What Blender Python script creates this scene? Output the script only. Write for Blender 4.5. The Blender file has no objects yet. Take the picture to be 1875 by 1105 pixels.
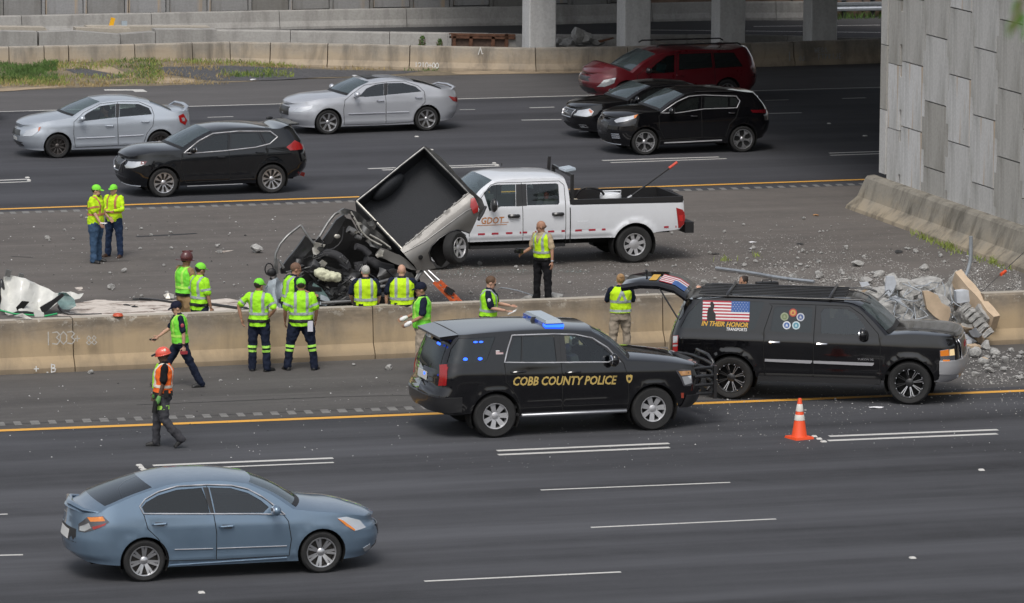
import bpy, bmesh, math, random
from mathutils import Vector, Matrix, geometry, noise
R = math.radians
PI = math.pi
C = bpy.context.scene.collection
S = bpy.context.scene
# ------------------------------------------------------------------ camera, sky, sun, exposure
CAM_H, CAM_F, CAM_PITCH, CAM_YAW, CAM_ROLL = 15.848, 9548.04, .146335, .286026, .006258
def cam_axes():
    f = Vector((math.sin(CAM_YAW)*math.cos(CAM_PITCH), math.cos(CAM_YAW)*math.cos(CAM_PITCH), -math.sin(CAM_PITCH)))
    r = Vector((math.cos(CAM_YAW), -math.sin(CAM_YAW), 0))
    u = r.cross(f)
    c, s = math.cos(CAM_ROLL), math.sin(CAM_ROLL)
    return r*c+u*s, u*c-r*s, f
_r, _u, _f = cam_axes()
cd = bpy.data.cameras.new('camera'); cam = bpy.data.objects.new('camera', cd); C.objects.link(cam)
cam.matrix_world = Matrix.Translation((0, 0, CAM_H)) @ Matrix(((_r.x, _u.x, -_f.x, 0), (_r.y, _u.y, -_f.y, 0), (_r.z, _u.z, -_f.z, 0), (0, 0, 0, 1)))
cd.sensor_width = 36; cd.lens = CAM_F/1875*36; cd.clip_start = .5; cd.clip_end = 4000
cd.dof.use_dof = True; cd.dof.focus_distance = 99; cd.dof.aperture_fstop = 8.0
S.camera = cam
w = bpy.data.worlds.new('World'); S.world = w; w.use_nodes = True
nt = w.node_tree; nt.nodes.clear()
sky = nt.nodes.new('ShaderNodeTexSky'); sky.sky_type = 'NISHITA'; sky.sun_disc = False
SUN_EL, SUN_AZ = R(56), R(205)
sky.sun_elevation = SUN_EL; sky.sun_rotation = SUN_AZ; sky.air_density = 1.0; sky.dust_density = 3.5; sky.ozone_density = 1.0
hs = nt.nodes.new('ShaderNodeHueSaturation'); hs.inputs['Saturation'].default_value = .38
bg = nt.nodes.new('ShaderNodeBackground'); bg.inputs['Strength'].default_value = .14
wo = nt.nodes.new('ShaderNodeOutputWorld')
nt.links.new(sky.outputs[0], hs.inputs['Color']); nt.links.new(hs.outputs[0], bg.inputs['Color']); nt.links.new(bg.outputs[0], wo.inputs['Surface'])
sd = bpy.data.lights.new('sun', 'SUN'); sd.energy = 1.3; sd.angle = R(22); sd.color = (1, .965, .92)
sun = bpy.data.objects.new('sun', sd); C.objects.link(sun)
# light comes from the camera's side, high, a little from the left
_sdir = Vector((math.sin(SUN_AZ)*math.cos(SUN_EL), math.cos(SUN_AZ)*math.cos(SUN_EL), math.sin(SUN_EL)))
sun.rotation_euler = _sdir.to_track_quat('Z', 'Y').to_euler()
S.view_settings.view_transform = 'Standard'; S.view_settings.look = 'None'; S.view_settings.gamma = 1
S.view_settings.exposure = 0.08; S.view_settings.use_curve_mapping = False

# ------------------------------------------------------------------ helpers
def at(px, py, h=0.0):
    """world point at height h that the photograph shows at (px, py)"""
    d = _r*((px-937.5)/CAM_F) + _u*((552.5-py)/CAM_F) + _f
    t = (h-CAM_H)/d.z
    return Vector((d.x*t, d.y*t, h))
def node_mat(name):
    m = bpy.data.materials.new(name); m.use_nodes = True
    nt = m.node_tree; b = nt.nodes['Principled BSDF']
    return m, nt, b
def rgb(c): return (c[0], c[1], c[2], 1)
def mat(name, col, rough=.6, metal=0, coat=0, var=0, vscale=8, emis=None, estr=0, bump=0, bscale=60, spec=.5):
    m, nt, b = node_mat(name)
    b.inputs['Base Color'].default_value = rgb(col); b.inputs['Roughness'].default_value = rough
    b.inputs['Metallic'].default_value = metal; b.inputs['Coat Weight'].default_value = coat
    b.inputs['Coat Roughness'].default_value = .04; b.inputs['Specular IOR Level'].default_value = spec
    if emis: b.inputs['Emission Color'].default_value = rgb(emis); b.inputs['Emission Strength'].default_value = estr
    tc = nt.nodes.new('ShaderNodeTexCoord')
    if var:
        n = nt.nodes.new('ShaderNodeTexNoise'); n.inputs['Scale'].default_value = vscale; n.inputs['Detail'].default_value = 5; n.inputs['Roughness'].default_value = .62
        nt.links.new(tc.outputs['Object'], n.inputs['Vector'])
        mx = nt.nodes.new('ShaderNodeMix'); mx.data_type = 'RGBA'
        mx.inputs['A'].default_value = rgb([v*(1-var) for v in col]); mx.inputs['B'].default_value = rgb([min(1, v*(1+var)) for v in col])
        rp = nt.nodes.new('ShaderNodeMapRange'); rp.inputs['From Min'].default_value = .3; rp.inputs['From Max'].default_value = .7
        nt.links.new(n.outputs['Fac'], rp.inputs['Value']); nt.links.new(rp.outputs[0], mx.inputs['Factor']); nt.links.new(mx.outputs['Result'], b.inputs['Base Color'])
    if bump:
        n2 = nt.nodes.new('ShaderNodeTexNoise'); n2.inputs['Scale'].default_value = bscale; n2.inputs['Detail'].default_value = 4
        nt.links.new(tc.outputs['Object'], n2.inputs['Vector'])
        bp = nt.nodes.new('ShaderNodeBump'); bp.inputs['Strength'].default_value = bump; bp.inputs['Distance'].default_value = .02
        nt.links.new(n2.outputs['Fac'], bp.inputs['Height']); nt.links.new(bp.outputs[0], b.inputs['Normal'])
    return m
class G:
    """tiny shader-graph builder"""
    def __init__(s, m): s.nt = m.node_tree; s.l = s.nt.links
    def n(s, t, **k):
        o = s.nt.nodes.new('ShaderNode'+t)
        for a, v in k.items():
            if hasattr(o, a): setattr(o, a, v)
            else: o.inputs[a].default_value = v
        return o
    def coord(s, which='Object', scale=(1, 1, 1), rot=(0, 0, 0)):
        t = s.n('TexCoord'); mp = s.n('Mapping'); mp.inputs['Scale'].default_value = scale; mp.inputs['Rotation'].default_value = rot
        s.l.new(t.outputs[which], mp.inputs['Vector']); return mp.outputs[0]
    def noise(s, vec, scale, detail=4, rough=.6, dist=0):
        o = s.n('TexNoise'); o.inputs['Scale'].default_value = scale; o.inputs['Detail'].default_value = detail; o.inputs['Roughness'].default_value = rough; o.inputs['Distortion'].default_value = dist
        s.l.new(vec, o.inputs['Vector']); return o.outputs['Fac']
    def rng(s, v, a, b, c=0, d=1):
        o = s.n('MapRange'); o.inputs[1].default_value = a; o.inputs[2].default_value = b; o.inputs[3].default_value = c; o.inputs[4].default_value = d
        s.l.new(v, o.inputs[0]); return o.outputs[0]
    def mix(s, f, a, b, blend='MIX'):
        o = s.n('Mix'); o.data_type = 'RGBA'; o.blend_type = blend
        for nm, v in (('Factor', f), ('A', a), ('B', b)):
            if isinstance(v, (tuple, list)): o.inputs[nm].default_value = rgb(v)
            elif isinstance(v, (int, float)): o.inputs[nm].default_value = v
            else: s.l.new(v, o.inputs[nm])
        return o.outputs['Result']
    def math(s, op, a, b=0):
        o = s.n('Math'); o.operation = op
        for i, v in enumerate((a, b)):
            if isinstance(v, (int, float)): o.inputs[i].default_value = v
            else: s.l.new(v, o.inputs[i])
        return o.outputs[0]
    def sep(s, vec):
        o = s.n('SeparateXYZ'); s.l.new(vec, o.inputs[0]); return o.outputs
    def bump(s, h, strength=.3, dist=.02):
        o = s.n('Bump'); o.inputs['Strength'].default_value = strength; o.inputs['Distance'].default_value = dist
        s.l.new(h, o.inputs['Height']); return o.outputs[0]

class MB:
    """mesh collector: boxes, tubes, prisms, lathes, all ending in ONE mesh object"""
    def __init__(s): s.v = []; s.f = []; s.m = []; s.cur = 0
    def add(s, vs, fs):
        o = len(s.v); s.v += [tuple(v) for v in vs]; s.f += [tuple(i+o for i in f) for f in fs]; s.m += [s.cur]*len(fs); return s
    def box(s, c, d, M=None, taper=1.0):
        x, y, z = d[0]/2, d[1]/2, d[2]/2
        vs = [Vector((sx*x*(taper if sz > 0 else 1), sy*y*(taper if sz > 0 else 1), sz*z)) for sz in (-1, 1) for sy in (-1, 1) for sx in (-1, 1)]
        if M is not None: vs = [M @ v for v in vs]
        vs = [v+Vector(c) for v in vs]
        return s.add(vs, [(0, 2, 3, 1), (4, 5, 7, 6), (0, 1, 5, 4), (2, 6, 7, 3), (0, 4, 6, 2), (1, 3, 7, 5)])
    def bar(s, a, b, w, h=None, up=(0, 0, 1)):
        a, b = Vector(a), Vector(b); h = h or w; t = (b-a).normalized(); u = Vector(up)
        if abs(t.dot(u)) > .98: u = Vector((1, 0, 0))
        x = t.cross(u).normalized(); y = x.cross(t)
        vs = [p+x*(sx*w/2)+y*(sy*h/2) for p in (a, b) for sx, sy in ((-1, -1), (1, -1), (1, 1), (-1, 1))]
        return s.add(vs, [(3, 2, 1, 0), (4, 5, 6, 7), (0, 1, 5, 4), (1, 2, 6, 5), (2, 3, 7, 6), (3, 0, 4, 7)])
    def tube(s, pts, r, n=8, closed=False, cap=True, flat=1.0):
        pts = [Vector(p) for p in pts]; k = len(pts); rr = r if isinstance(r, (list, tuple)) else [r]*k
        vs = []; px = None
        for i, p in enumerate(pts):
            if closed: t = pts[(i+1) % k]-pts[i-1]
            else: t = pts[min(i+1, k-1)]-pts[max(i-1, 0)]
            if t.length < 1e-9: t = Vector((0, 0, 1))
            t.normalize()
            if px is None:
                px = t.cross(Vector((0, 0, 1)))
                if px.length < .05: px = t.cross(Vector((0, 1, 0)))
            px = (px-t*px.dot(t))
            if px.length < 1e-6: px = t.orthogonal()
            px.normalize(); py = t.cross(px)
            vs += [p+(px*math.cos(2*PI*j/n)+py*math.sin(2*PI*j/n)*flat)*rr[i] for j in range(n)]
        fs = []
        for i in range(k if closed else k-1):
            a, b = i*n, ((i+1) % k)*n
            fs += [(a+j, a+(j+1) % n, b+(j+1) % n, b+j) for j in range(n)]
        if cap and not closed: fs += [tuple(range(n-1, -1, -1)), tuple((k-1)*n+j for j in range(n))]
        return s.add(vs, fs)
    def lathe(s, prof, n=24, M=None, c=(0, 0, 0), cap=True):
        """prof: (radius, height) list, turned about z"""
        vs = []
        for r_, z in prof: vs += [Vector((r_*math.cos(2*PI*j/n), r_*math.sin(2*PI*j/n), z)) for j in range(n)]
        if M is not None: vs = [M @ v for v in vs]
        vs = [v+Vector(c) for v in vs]
        fs = []
        for i in range(len(prof)-1): fs += [(i*n+j, i*n+(j+1) % n, (i+1)*n+(j+1) % n, (i+1)*n+j) for j in range(n)]
        if cap and prof[0][0] > 1e-4: fs.append(tuple(range(n-1, -1, -1)))
        if cap and prof[-1][0] > 1e-4: fs.append(tuple((len(prof)-1)*n+j for j in range(n)))
        return s.add(vs, fs)
    def prism(s, poly, a, b, f=None):
        """poly: 2D list; f(u,v,w)->point, w runs a..b"""
        f = f or (lambda u, v, w: (u, w, v)); n = len(poly)
        vs = [f(u, v, a) for u, v in poly]+[f(u, v, b) for u, v in poly]
        return s.add(vs, [tuple(range(n)), tuple(range(2*n-1, n-1, -1))]+[(i, i+n, (i+1) % n+n, (i+1) % n) for i in range(n)])
    def ell(s, c, r, M=None, n=12, k=8):
        vs = [Vector((0, 0, -1))]; fs = []
        for i in range(1, k):
            a = -PI/2+PI*i/k
            vs += [Vector((math.cos(a)*math.cos(2*PI*j/n), math.cos(a)*math.sin(2*PI*j/n), math.sin(a))) for j in range(n)]
        vs.append(Vector((0, 0, 1)))
        fs += [(0, 1+(j+1) % n, 1+j) for j in range(n)]
        for i in range(k-2): fs += [(1+i*n+j, 1+i*n+(j+1) % n, 1+(i+1)*n+(j+1) % n, 1+(i+1)*n+j) for j in range(n)]
        l = len(vs)-1; fs += [(l, l-n+j, l-n+(j+1) % n) for j in range(n)]
        vs = [Vector((v.x*r[0], v.y*r[1], v.z*r[2])) for v in vs]
        if M is not None: vs = [M @ v for v in vs]
        return s.add([v+Vector(c) for v in vs], fs)
    def mesh(s, name, mats, smooth=None, fixn=True):
        me = bpy.data.meshes.new(name); me.from_pydata(s.v, [], s.f)
        for m in (mats if isinstance(mats, (list, tuple)) else [mats]): me.materials.append(m)
        if any(s.m): me.polygons.foreach_set('material_index', s.m)
        if fixn:
            bm = bmesh.new(); bm.from_mesh(me); bmesh.ops.recalc_face_normals(bm, faces=bm.faces); bm.to_mesh(me); bm.free()
        if smooth is not None: shade(me, smooth)
        return me
    def build(s, name, mats, parent=None, smooth=None, fixn=True):
        return link(name, s.mesh(name, mats, smooth, fixn), parent)
def shade(me, ang):
    me.polygons.foreach_set('use_smooth', [True]*len(me.polygons)); me.set_sharp_from_angle(angle=R(ang)); me.update()
def link(name, me, parent=None):
    o = bpy.data.objects.new(name, me); C.objects.link(o)
    if parent: o.parent = parent
    return o
def tag(o, label=None, cat=None, group=None, kind=None):
    if label: o['label'] = label
    if cat: o['category'] = cat
    if group: o['group'] = group
    if kind: o['kind'] = kind
    return o
def empty(name, loc, label, cat, group=None, rz=0):
    o = bpy.data.objects.new(name, None); C.objects.link(o); o.location = loc; o.rotation_euler = (0, 0, rz); o.empty_display_size = .2
    return tag(o, label, cat, group)
def copy_of(o, parent=None):
    c = o.copy(); C.objects.link(c)
    if parent: c.parent = parent
    return c
def eval_mesh(me, mods, name):
    o = bpy.data.objects.new('tmp', me); C.objects.link(o)
    for t, kw in mods:
        m = o.modifiers.new(t, t)
        for k, v in kw.items(): setattr(m, k, v)
    dg = bpy.context.evaluated_depsgraph_get(); out = bpy.data.meshes.new_from_object(o.evaluated_get(dg)); out.name = name
    bpy.data.objects.remove(o); bpy.data.meshes.remove(me)
    return out
def text_mesh(txt, size, bold=0, shear=0, spacing=1.0, xs=1.0):
    """flat text: list of (x, y) vertices and faces, left-bottom at the origin"""
    cu = bpy.data.curves.new('t', 'FONT'); cu.body = txt; cu.size = size; cu.offset = bold; cu.shear = shear; cu.space_character = spacing; cu.resolution_u = 2
    o = bpy.data.objects.new('t', cu); C.objects.link(o)
    dg = bpy.context.evaluated_depsgraph_get(); me = bpy.data.meshes.new_from_object(o.evaluated_get(dg))
    bpy.data.objects.remove(o); bpy.data.curves.remove(cu)
    vs = [(v.co.x*xs, v.co.y) for v in me.vertices]; fs = [tuple(p.vertices) for p in me.polygons]; bpy.data.meshes.remove(me)
    x0 = min(v[0] for v in vs); y0 = min(v[1] for v in vs); x1 = max(v[0] for v in vs); y1 = max(v[1] for v in vs)
    return [(x-x0, y-y0) for x, y in vs], fs, x1-x0, y1-y0
def stroke_mesh(strokes, w):
    """hand-written strokes -> quads"""
    vs = []; fs = []
    for st in strokes:
        for (x0, y0), (x1, y1) in zip(st, st[1:]):
            d = math.hypot(x1-x0, y1-y0) or 1; nx, ny = -(y1-y0)/d*w/2, (x1-x0)/d*w/2; ex, ey = (x1-x0)/d*w*.4, (y1-y0)/d*w*.4
            o = len(vs); vs += [(x0+nx-ex, y0+ny-ey), (x0-nx-ex, y0-ny-ey), (x1-nx+ex, y1-ny+ey), (x1+nx+ex, y1+ny+ey)]; fs.append((o, o+1, o+2, o+3))
    return vs, fs
# ------------------------------------------------------------------ setting materials
def asphalt(name, col, spec=.02, streak=.25, light=(.3, .29, .27), lightamt=.0, rough=.88, tint=None, dust=False):
    m, nt, b = node_mat(name); g = G(m)
    v = g.coord('Object'); vs = g.coord('Object', (.035, .55, 1)); vw = g.coord('Object', (.25, 1.2, 1))
    n1 = g.noise(v, 1.2, 6, .7); n2 = g.noise(v, 38, 3, .7); n3 = g.noise(vs, 1.0, 5, .6); n4 = g.noise(vw, 1.0, 5, .65)
    dark = [c*(1-streak*1.6) for c in col]; lt = [c*(1+streak) for c in col]
    c = g.mix(g.rng(n3, .34, .66), dark, lt)
    c = g.mix(g.rng(n4, .4, .75, 0, .5), c, [x*.72 for x in col])
    c = g.mix(g.rng(n1, .35, .7, 0, .3), c, [x*1.25 for x in (tint or col)])
    n10 = g.noise(g.coord('Object', (.5, 1, 1)), .33, 7, .72, .6); n11 = g.noise(g.coord('Object', (.12, 2.6, 1)), 1.0, 4, .6)
    c = g.mix(g.rng(n10, .56, .70, 0, .38), c, [x*.55 for x in col]); c = g.mix(g.rng(n11, .60, .72, 0, .30), c, [x*1.6 for x in col]); c = g.mix(g.rng(n10, .30, .42, .3, 0), c, [x*1.35 for x in col])
    c = g.mix(g.rng(n2, .58, .74, 0, .55), c, [min(1, x*2.1) for x in col])
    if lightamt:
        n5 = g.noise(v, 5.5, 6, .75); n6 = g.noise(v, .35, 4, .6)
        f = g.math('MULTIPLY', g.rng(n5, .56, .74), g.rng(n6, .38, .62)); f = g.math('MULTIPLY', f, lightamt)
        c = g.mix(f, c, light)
    if dust:                                     # pale concrete dust thrown from the broken barrier
        o = g.sep(v); dx = g.math('DIVIDE', g.math('SUBTRACT', o[0], 38.5), 9.5); dy = g.math('DIVIDE', g.math('SUBTRACT', o[1], 98.5), 6.5)
        d = g.math('SQRT', g.math('ADD', g.math('MULTIPLY', dx, dx), g.math('MULTIPLY', dy, dy))); d = g.math('ADD', d, g.rng(n1, .2, .8, -.45, .45))
        n7 = g.noise(v, 3.2, 6, .75); c = g.mix(g.math('MULTIPLY', g.rng(d, .25, 1.25, .8, 0), g.rng(n7, .35, .7, .25, 1)), c, (.23, .22, .205))
    nt.links.new(c, b.inputs['Base Color']); b.inputs['Roughness'].default_value = rough; b.inputs['Specular IOR Level'].default_value = .3
    nt.links.new(g.bump(n2, .35, .01), b.inputs['Normal'])
    return m
def concrete(name, base, low=None, dirt=(.09, .08, .07), dirtamt=.6, zlow=(.25, .7), rough=.85, streaks=True, rand=0):
    """cast concrete; tan lower part, dirty upper part, run-down streaks"""
    m, nt, b = node_mat(name); g = G(m)
    v = g.coord('Object'); vv = g.coord('Object', (1.3, 1.3, .2))
    n1 = g.noise(v, 1.1, 6, .65); n2 = g.noise(v, 14, 5, .7); n3 = g.noise(vv, 1.5, 5, .65, .3); n5 = g.noise(g.coord('Object', (.5, .5, 6)), 1.2, 4, .6)
    c = g.mix(g.rng(n2, .3, .7), [x*.86 for x in base], [min(1, x*1.12) for x in base])
    if low:
        z = g.sep(g.coord('Object'))[2]
        zz = g.math('ADD', z, g.rng(n1, .3, .7, -.25, .25)); f = g.rng(zz, zlow[0], zlow[1], 1, 0)
        c = g.mix(g.math('MULTIPLY', f, .85), c, low)
        c = g.mix(g.rng(n5, .55, .75, 0, .35), c, [x*.7 for x in low])
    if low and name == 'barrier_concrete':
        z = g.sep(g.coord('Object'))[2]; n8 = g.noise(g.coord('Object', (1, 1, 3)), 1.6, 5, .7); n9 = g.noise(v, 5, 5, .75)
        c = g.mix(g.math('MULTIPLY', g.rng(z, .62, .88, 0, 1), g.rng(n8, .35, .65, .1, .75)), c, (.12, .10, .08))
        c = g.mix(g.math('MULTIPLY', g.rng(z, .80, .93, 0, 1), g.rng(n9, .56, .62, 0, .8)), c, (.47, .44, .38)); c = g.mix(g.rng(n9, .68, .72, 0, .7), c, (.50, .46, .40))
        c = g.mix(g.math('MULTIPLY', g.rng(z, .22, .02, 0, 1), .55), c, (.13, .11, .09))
    if streaks: c = g.mix(g.rng(n3, .47, .72, 0, dirtamt), c, dirt)
    c = g.mix(g.rng(n1, .5, .75, 0, dirtamt*.6), c, [x*1.6 for x in dirt])
    if rand:
        oi = g.n('ObjectInfo'); c2 = g.mix(g.rng(oi.outputs['Random'], 0, 1, 0, 1), (.72-rand*.3, .7-rand*.3, .66-rand*.25), (1, 1, 1.04))
        c = g.mix(1.0, c, c2, 'MULTIPLY')
        st = g.noise(g.coord('Object', (2, 2.6, .12)), 2.0, 3, .5)
        f = g.math('MULTIPLY', g.rng(st, .58, .66), g.rng(oi.outputs['Random'], .74, .78)); c = g.mix(g.math('MULTIPLY', f, .65), c, (.46, .34, .22))
    nt.links.new(c, b.inputs['Base Color']); b.inputs['Roughness'].default_value = rough; b.inputs['Specular IOR Level'].default_value = .25
    nt.links.new(g.bump(n2, .3, .012), b.inputs['Normal'])
    return m
M = {}
M['road'] = asphalt('road_asphalt', (.064, .0655, .072), streak=.42)
M['farroad'] = asphalt('far_road_asphalt', (.060, .061, .068), streak=.25)
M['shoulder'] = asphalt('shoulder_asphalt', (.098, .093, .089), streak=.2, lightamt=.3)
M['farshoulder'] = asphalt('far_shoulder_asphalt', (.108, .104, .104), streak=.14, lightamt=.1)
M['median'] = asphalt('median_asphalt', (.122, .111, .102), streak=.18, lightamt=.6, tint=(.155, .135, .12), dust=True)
M['ramp'] = asphalt('ramp_asphalt', (.06, .06, .062), streak=.1)
M['dirt'] = mat('dirt_ground', (.14, .12, .08), .95, var=.4, vscale=1.5)
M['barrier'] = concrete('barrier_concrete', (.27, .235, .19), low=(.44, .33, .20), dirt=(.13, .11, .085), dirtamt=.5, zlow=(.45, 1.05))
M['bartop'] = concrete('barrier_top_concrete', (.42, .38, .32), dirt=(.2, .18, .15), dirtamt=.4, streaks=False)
M['farbarrier'] = concrete('far_barrier_concrete', (.33, .30, .255), low=(.42, .34, .245), dirt=(.11, .10, .085), dirtamt=.75)
M['grey_concrete'] = concrete('grey_concrete', (.36, .35, .33), dirt=(.15, .14, .13), dirtamt=.55)
M['column'] = concrete('column_concrete', (.64, .64, .63), dirt=(.3, .29, .28), dirtamt=.3)
M['deck'] = concrete('deck_concrete', (.36, .35, .33), dirt=(.15, .14, .13), dirtamt=.4)
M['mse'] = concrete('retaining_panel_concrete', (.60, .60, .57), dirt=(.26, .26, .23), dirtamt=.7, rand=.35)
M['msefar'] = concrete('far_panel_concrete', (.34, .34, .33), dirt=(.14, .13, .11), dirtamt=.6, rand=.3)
M['joint'] = mat('dark_joint', (.02, .02, .02), .9)
M['broken'] = mat('broken_concrete', (.36, .355, .34), .9, var=.35, vscale=5, bump=.8, bscale=18)
M['broken_tan'] = mat('tan_cast_face', (.52, .40, .28), .85, var=.18, vscale=3)
M['broken_light'] = mat('light_concrete_face', (.50, .53, .57), .8, var=.15, vscale=4)
def worn_paint(name, col, wear=.35):
    m, nt, b = node_mat(name); g = G(m); v = g.coord('Object')
    n = g.noise(v, 22, 5, .7); n2 = g.noise(v, 1.3, 3, .6)
    f = g.math('MULTIPLY', g.rng(n, .55, .72), g.rng(n2, .3, .7, wear*.5, wear*1.6))
    c = g.mix(f, col, (.1, .1, .1)); c = g.mix(g.rng(n2, .3, .7, 0, .25), c, [x*.7 for x in col])
    nt.links.new(c, b.inputs['Base Color']); b.inputs['Roughness'].default_value = .7
    return m
M['white_line'] = worn_paint('white_line_paint', (.60, .59, .56), .6)
M['old_line'] = worn_paint('worn_line_paint', (.50, .50, .48), .6)
M['yellow_line'] = worn_paint('yellow_line_paint', (.78, .40, .06), .25)
M['rumble'] = mat('milled_asphalt', (.20, .195, .185), .9, var=.25, vscale=9)
M['black_line'] = mat('tar_line', (.018, .018, .02), .7)

# ------------------------------------------------------------------ ground, roads, markings
def sheet(name, x0, x1, y0, y1, z, m, nx=1, ny=1, kind='structure', parent=None):
    b = MB(); vs = [(x0+(x1-x0)*i/nx, y0+(y1-y0)*j/ny, z) for j in range(ny+1) for i in range(nx+1)]
    b.add(vs, [(j*(nx+1)+i, j*(nx+1)+i+1, (j+1)*(nx+1)+i+1, (j+1)*(nx+1)+i) for j in range(ny) for i in range(nx)])
    o = b.build(name, m, parent, fixn=False)
    if kind and not parent: tag(o, kind=kind)
    return o
sheet('ground', -1500, 1500, -1500, 1500, -.05, M['dirt'])
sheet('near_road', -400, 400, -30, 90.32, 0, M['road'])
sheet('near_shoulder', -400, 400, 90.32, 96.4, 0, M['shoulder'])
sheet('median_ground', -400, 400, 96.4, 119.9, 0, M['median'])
sheet('far_road', -400, 400, 119.9, 141.1, 0, M['farroad'])
sheet('far_shoulder', -400, 400, 141.1, 149.6, 0, M['farshoulder'])
sheet('ramp_road', -400, 400, 149.6, 163.2, 0, M['ramp'])
def strip(a, b, w, m, name='lane_line', z=.004, kind='structure', parent=None):
    a, b = Vector(a), Vector(b); d = (b-a).normalized(); n = Vector((-d.y, d.x, 0))*w/2
    k = max(1, int((b-a).length/3)); q = MB()
    vs = []
    for i in range(k+1):
        p = a.lerp(b, i/k); vs += [(p.x-n.x, p.y-n.y, z), (p.x+n.x, p.y+n.y, z)]
    q.add(vs, [(2*i, 2*i+2, 2*i+3, 2*i+1) for i in range(k)])
    o = q.build(name, m, parent, fixn=False)
    if not parent: tag(o, kind=kind)
    return o
def pstrip(p0, p1, w, m, name='lane_line', **k): return strip(at(*p0), at(*p1), w, m, name, **k)
a = at(0, 789); bb = at(1875, 716); d = (bb-a).normalized()
strip(a-d*60, bb+d*60, .21, M['yellow_line'], 'yellow_edge_line')
a = at(0, 383.5); bb = at(1605, 328.5); d = (bb-a).normalized()
strip(a-d*60, bb+d*60, .20, M['yellow_line'], 'yellow_edge_line')
strip(a-d*60+Vector((0, -.13, 0)), bb+d*60+Vector((0, -.13, 0)), .07, M['black_line'], 'tar_line')
a = at(0, 205); bb = at(1100, 174.5); d = (bb-a).normalized()
strip(a-d*60, bb+d*90, .12, M['white_line'], 'white_edge_line')
for p0, p1, w in [((910, 826), (1225, 812.5), .145), ((912, 833.5), (1226, 820), .145), ((280, 853), (610, 839.5), .145), ((278, 861.5), (611, 847.5), .10),
                  ((1518, 799.5), (1827, 787.5), .145), ((1516, 807.5), (1826, 795), .145), ((990, 898), (1337, 884), .075), ((1082, 966.5), (1421, 951), .08),
                  ((777, 1065), (1137, 1048), .09), ((-60, 1019), (42, 1016.5), .09), ((-60, 945), (14, 942), .08),
                  ((674, 309.5), (912, 301.5), .145), ((700, 312), (914, 304.5), .145), ((1103, 294.5), (1316, 288), .145), ((1118, 298.5), (1330, 291), .12),
                  ((1518, 281), (1700, 275), .145), ((1520, 285), (1702, 279), .145), ((-150, 337), (54, 328.5), .145), ((-150, 341), (56, 333), .12)]:
    pstrip(p0, p1, w, M['white_line'])
for p0, p1, w in [((955, 220.5), (1028, 219.5), .145), ((1403, 208.5), (1468, 207), .145), ((380, 215.5), (427, 214), .11), ((970, 198), (1015, 196.7), .145), ((1401, 184.5), (1444, 183.2), .10),
                  ((1542, 181), (1585, 179.6), .145), ((842, 201.5), (870, 201), .09), ((1060, 242), (1085, 241.5), .10)]:
    pstrip(p0, p1, w, M['old_line'])
# cracks and tar lines in the shoulders
for p0, p1, w in [((250, 742), (620, 727), .03), ((620, 727), (760, 724), .025), ((0, 778), (760, 745), .02), ((250, 434), (360, 428), .145), ((20, 470), (60, 472), .05), ((180, 480), (240, 478), .03)]:
    pstrip(p0, p1, w, M['black_line'], 'tar_line')
# small raised reflective lane markers by the ends of the double lines
mk = MB().box((0, 0, .012), (.10, .10, .022), taper=.7).mesh('lane_marker', M['white_line'])
for i, (px, py) in enumerate([(255, 853), (259, 857), (263, 861), (1491, 800), (1500, 804.5), (1508, 809.5), (50, 326), (53, 331), (905, 299.5), (910, 303), (763, 251), (1671, 1022.5), (369, 1086), (1797, 861.5), (1518, 227), (1584, 249.5), (790, 275)]):
    o = link('lane_marker', mk); o.location = at(px, py, .001); o.rotation_euler.z = random.Random(i).uniform(-.2, .2)
    tag(o, kind='structure')
# milled rumble strips: shallow pale slots beside both yellow lines
rm = MB(); rm.add([(-.09, -.2, 0), (.06, -.2, 0), (.10, .2, 0), (-.05, .2, 0)], [(0, 1, 2, 3)]); rme = rm.mesh('rumble_groove', M['rumble'], fixn=False)
ra = link('rumble_strip', sheet('t', 0, .01, 0, .01, 0, M['rumble'], kind=None).data); tag(ra, kind='structure')
bpy.data.objects.remove(bpy.data.objects['t'])
a0 = at(0, 777); b0 = at(1290, 727)
a1 = at(0, 391); b1 = at(1600, 337)
for a, b, st in ((a0, b0, .31), (a1, b1, .305)):
    n = int((b-a).length/st)
    for i in range(n):
        p = a.lerp(b, i/n); o = link('rumble_groove', rme, ra); o.location = (p.x, p.y, .004); rn = random.Random(i); o.scale = (rn.uniform(.85, 1.1), rn.uniform(.8, 1.05), 1)
# a partly visible white turn arrow on the far shoulder lane
pa = [at(*p, .005) for p in ((190, 164), (262, 164), (270, 168.5), (247, 168.8), (243, 166.2), (192, 166.3))]
q = MB(); q.add(pa, [tuple(range(6))]); tag(q.build('arrow_marking', M['white_line'], fixn=False), kind='structure')

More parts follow.
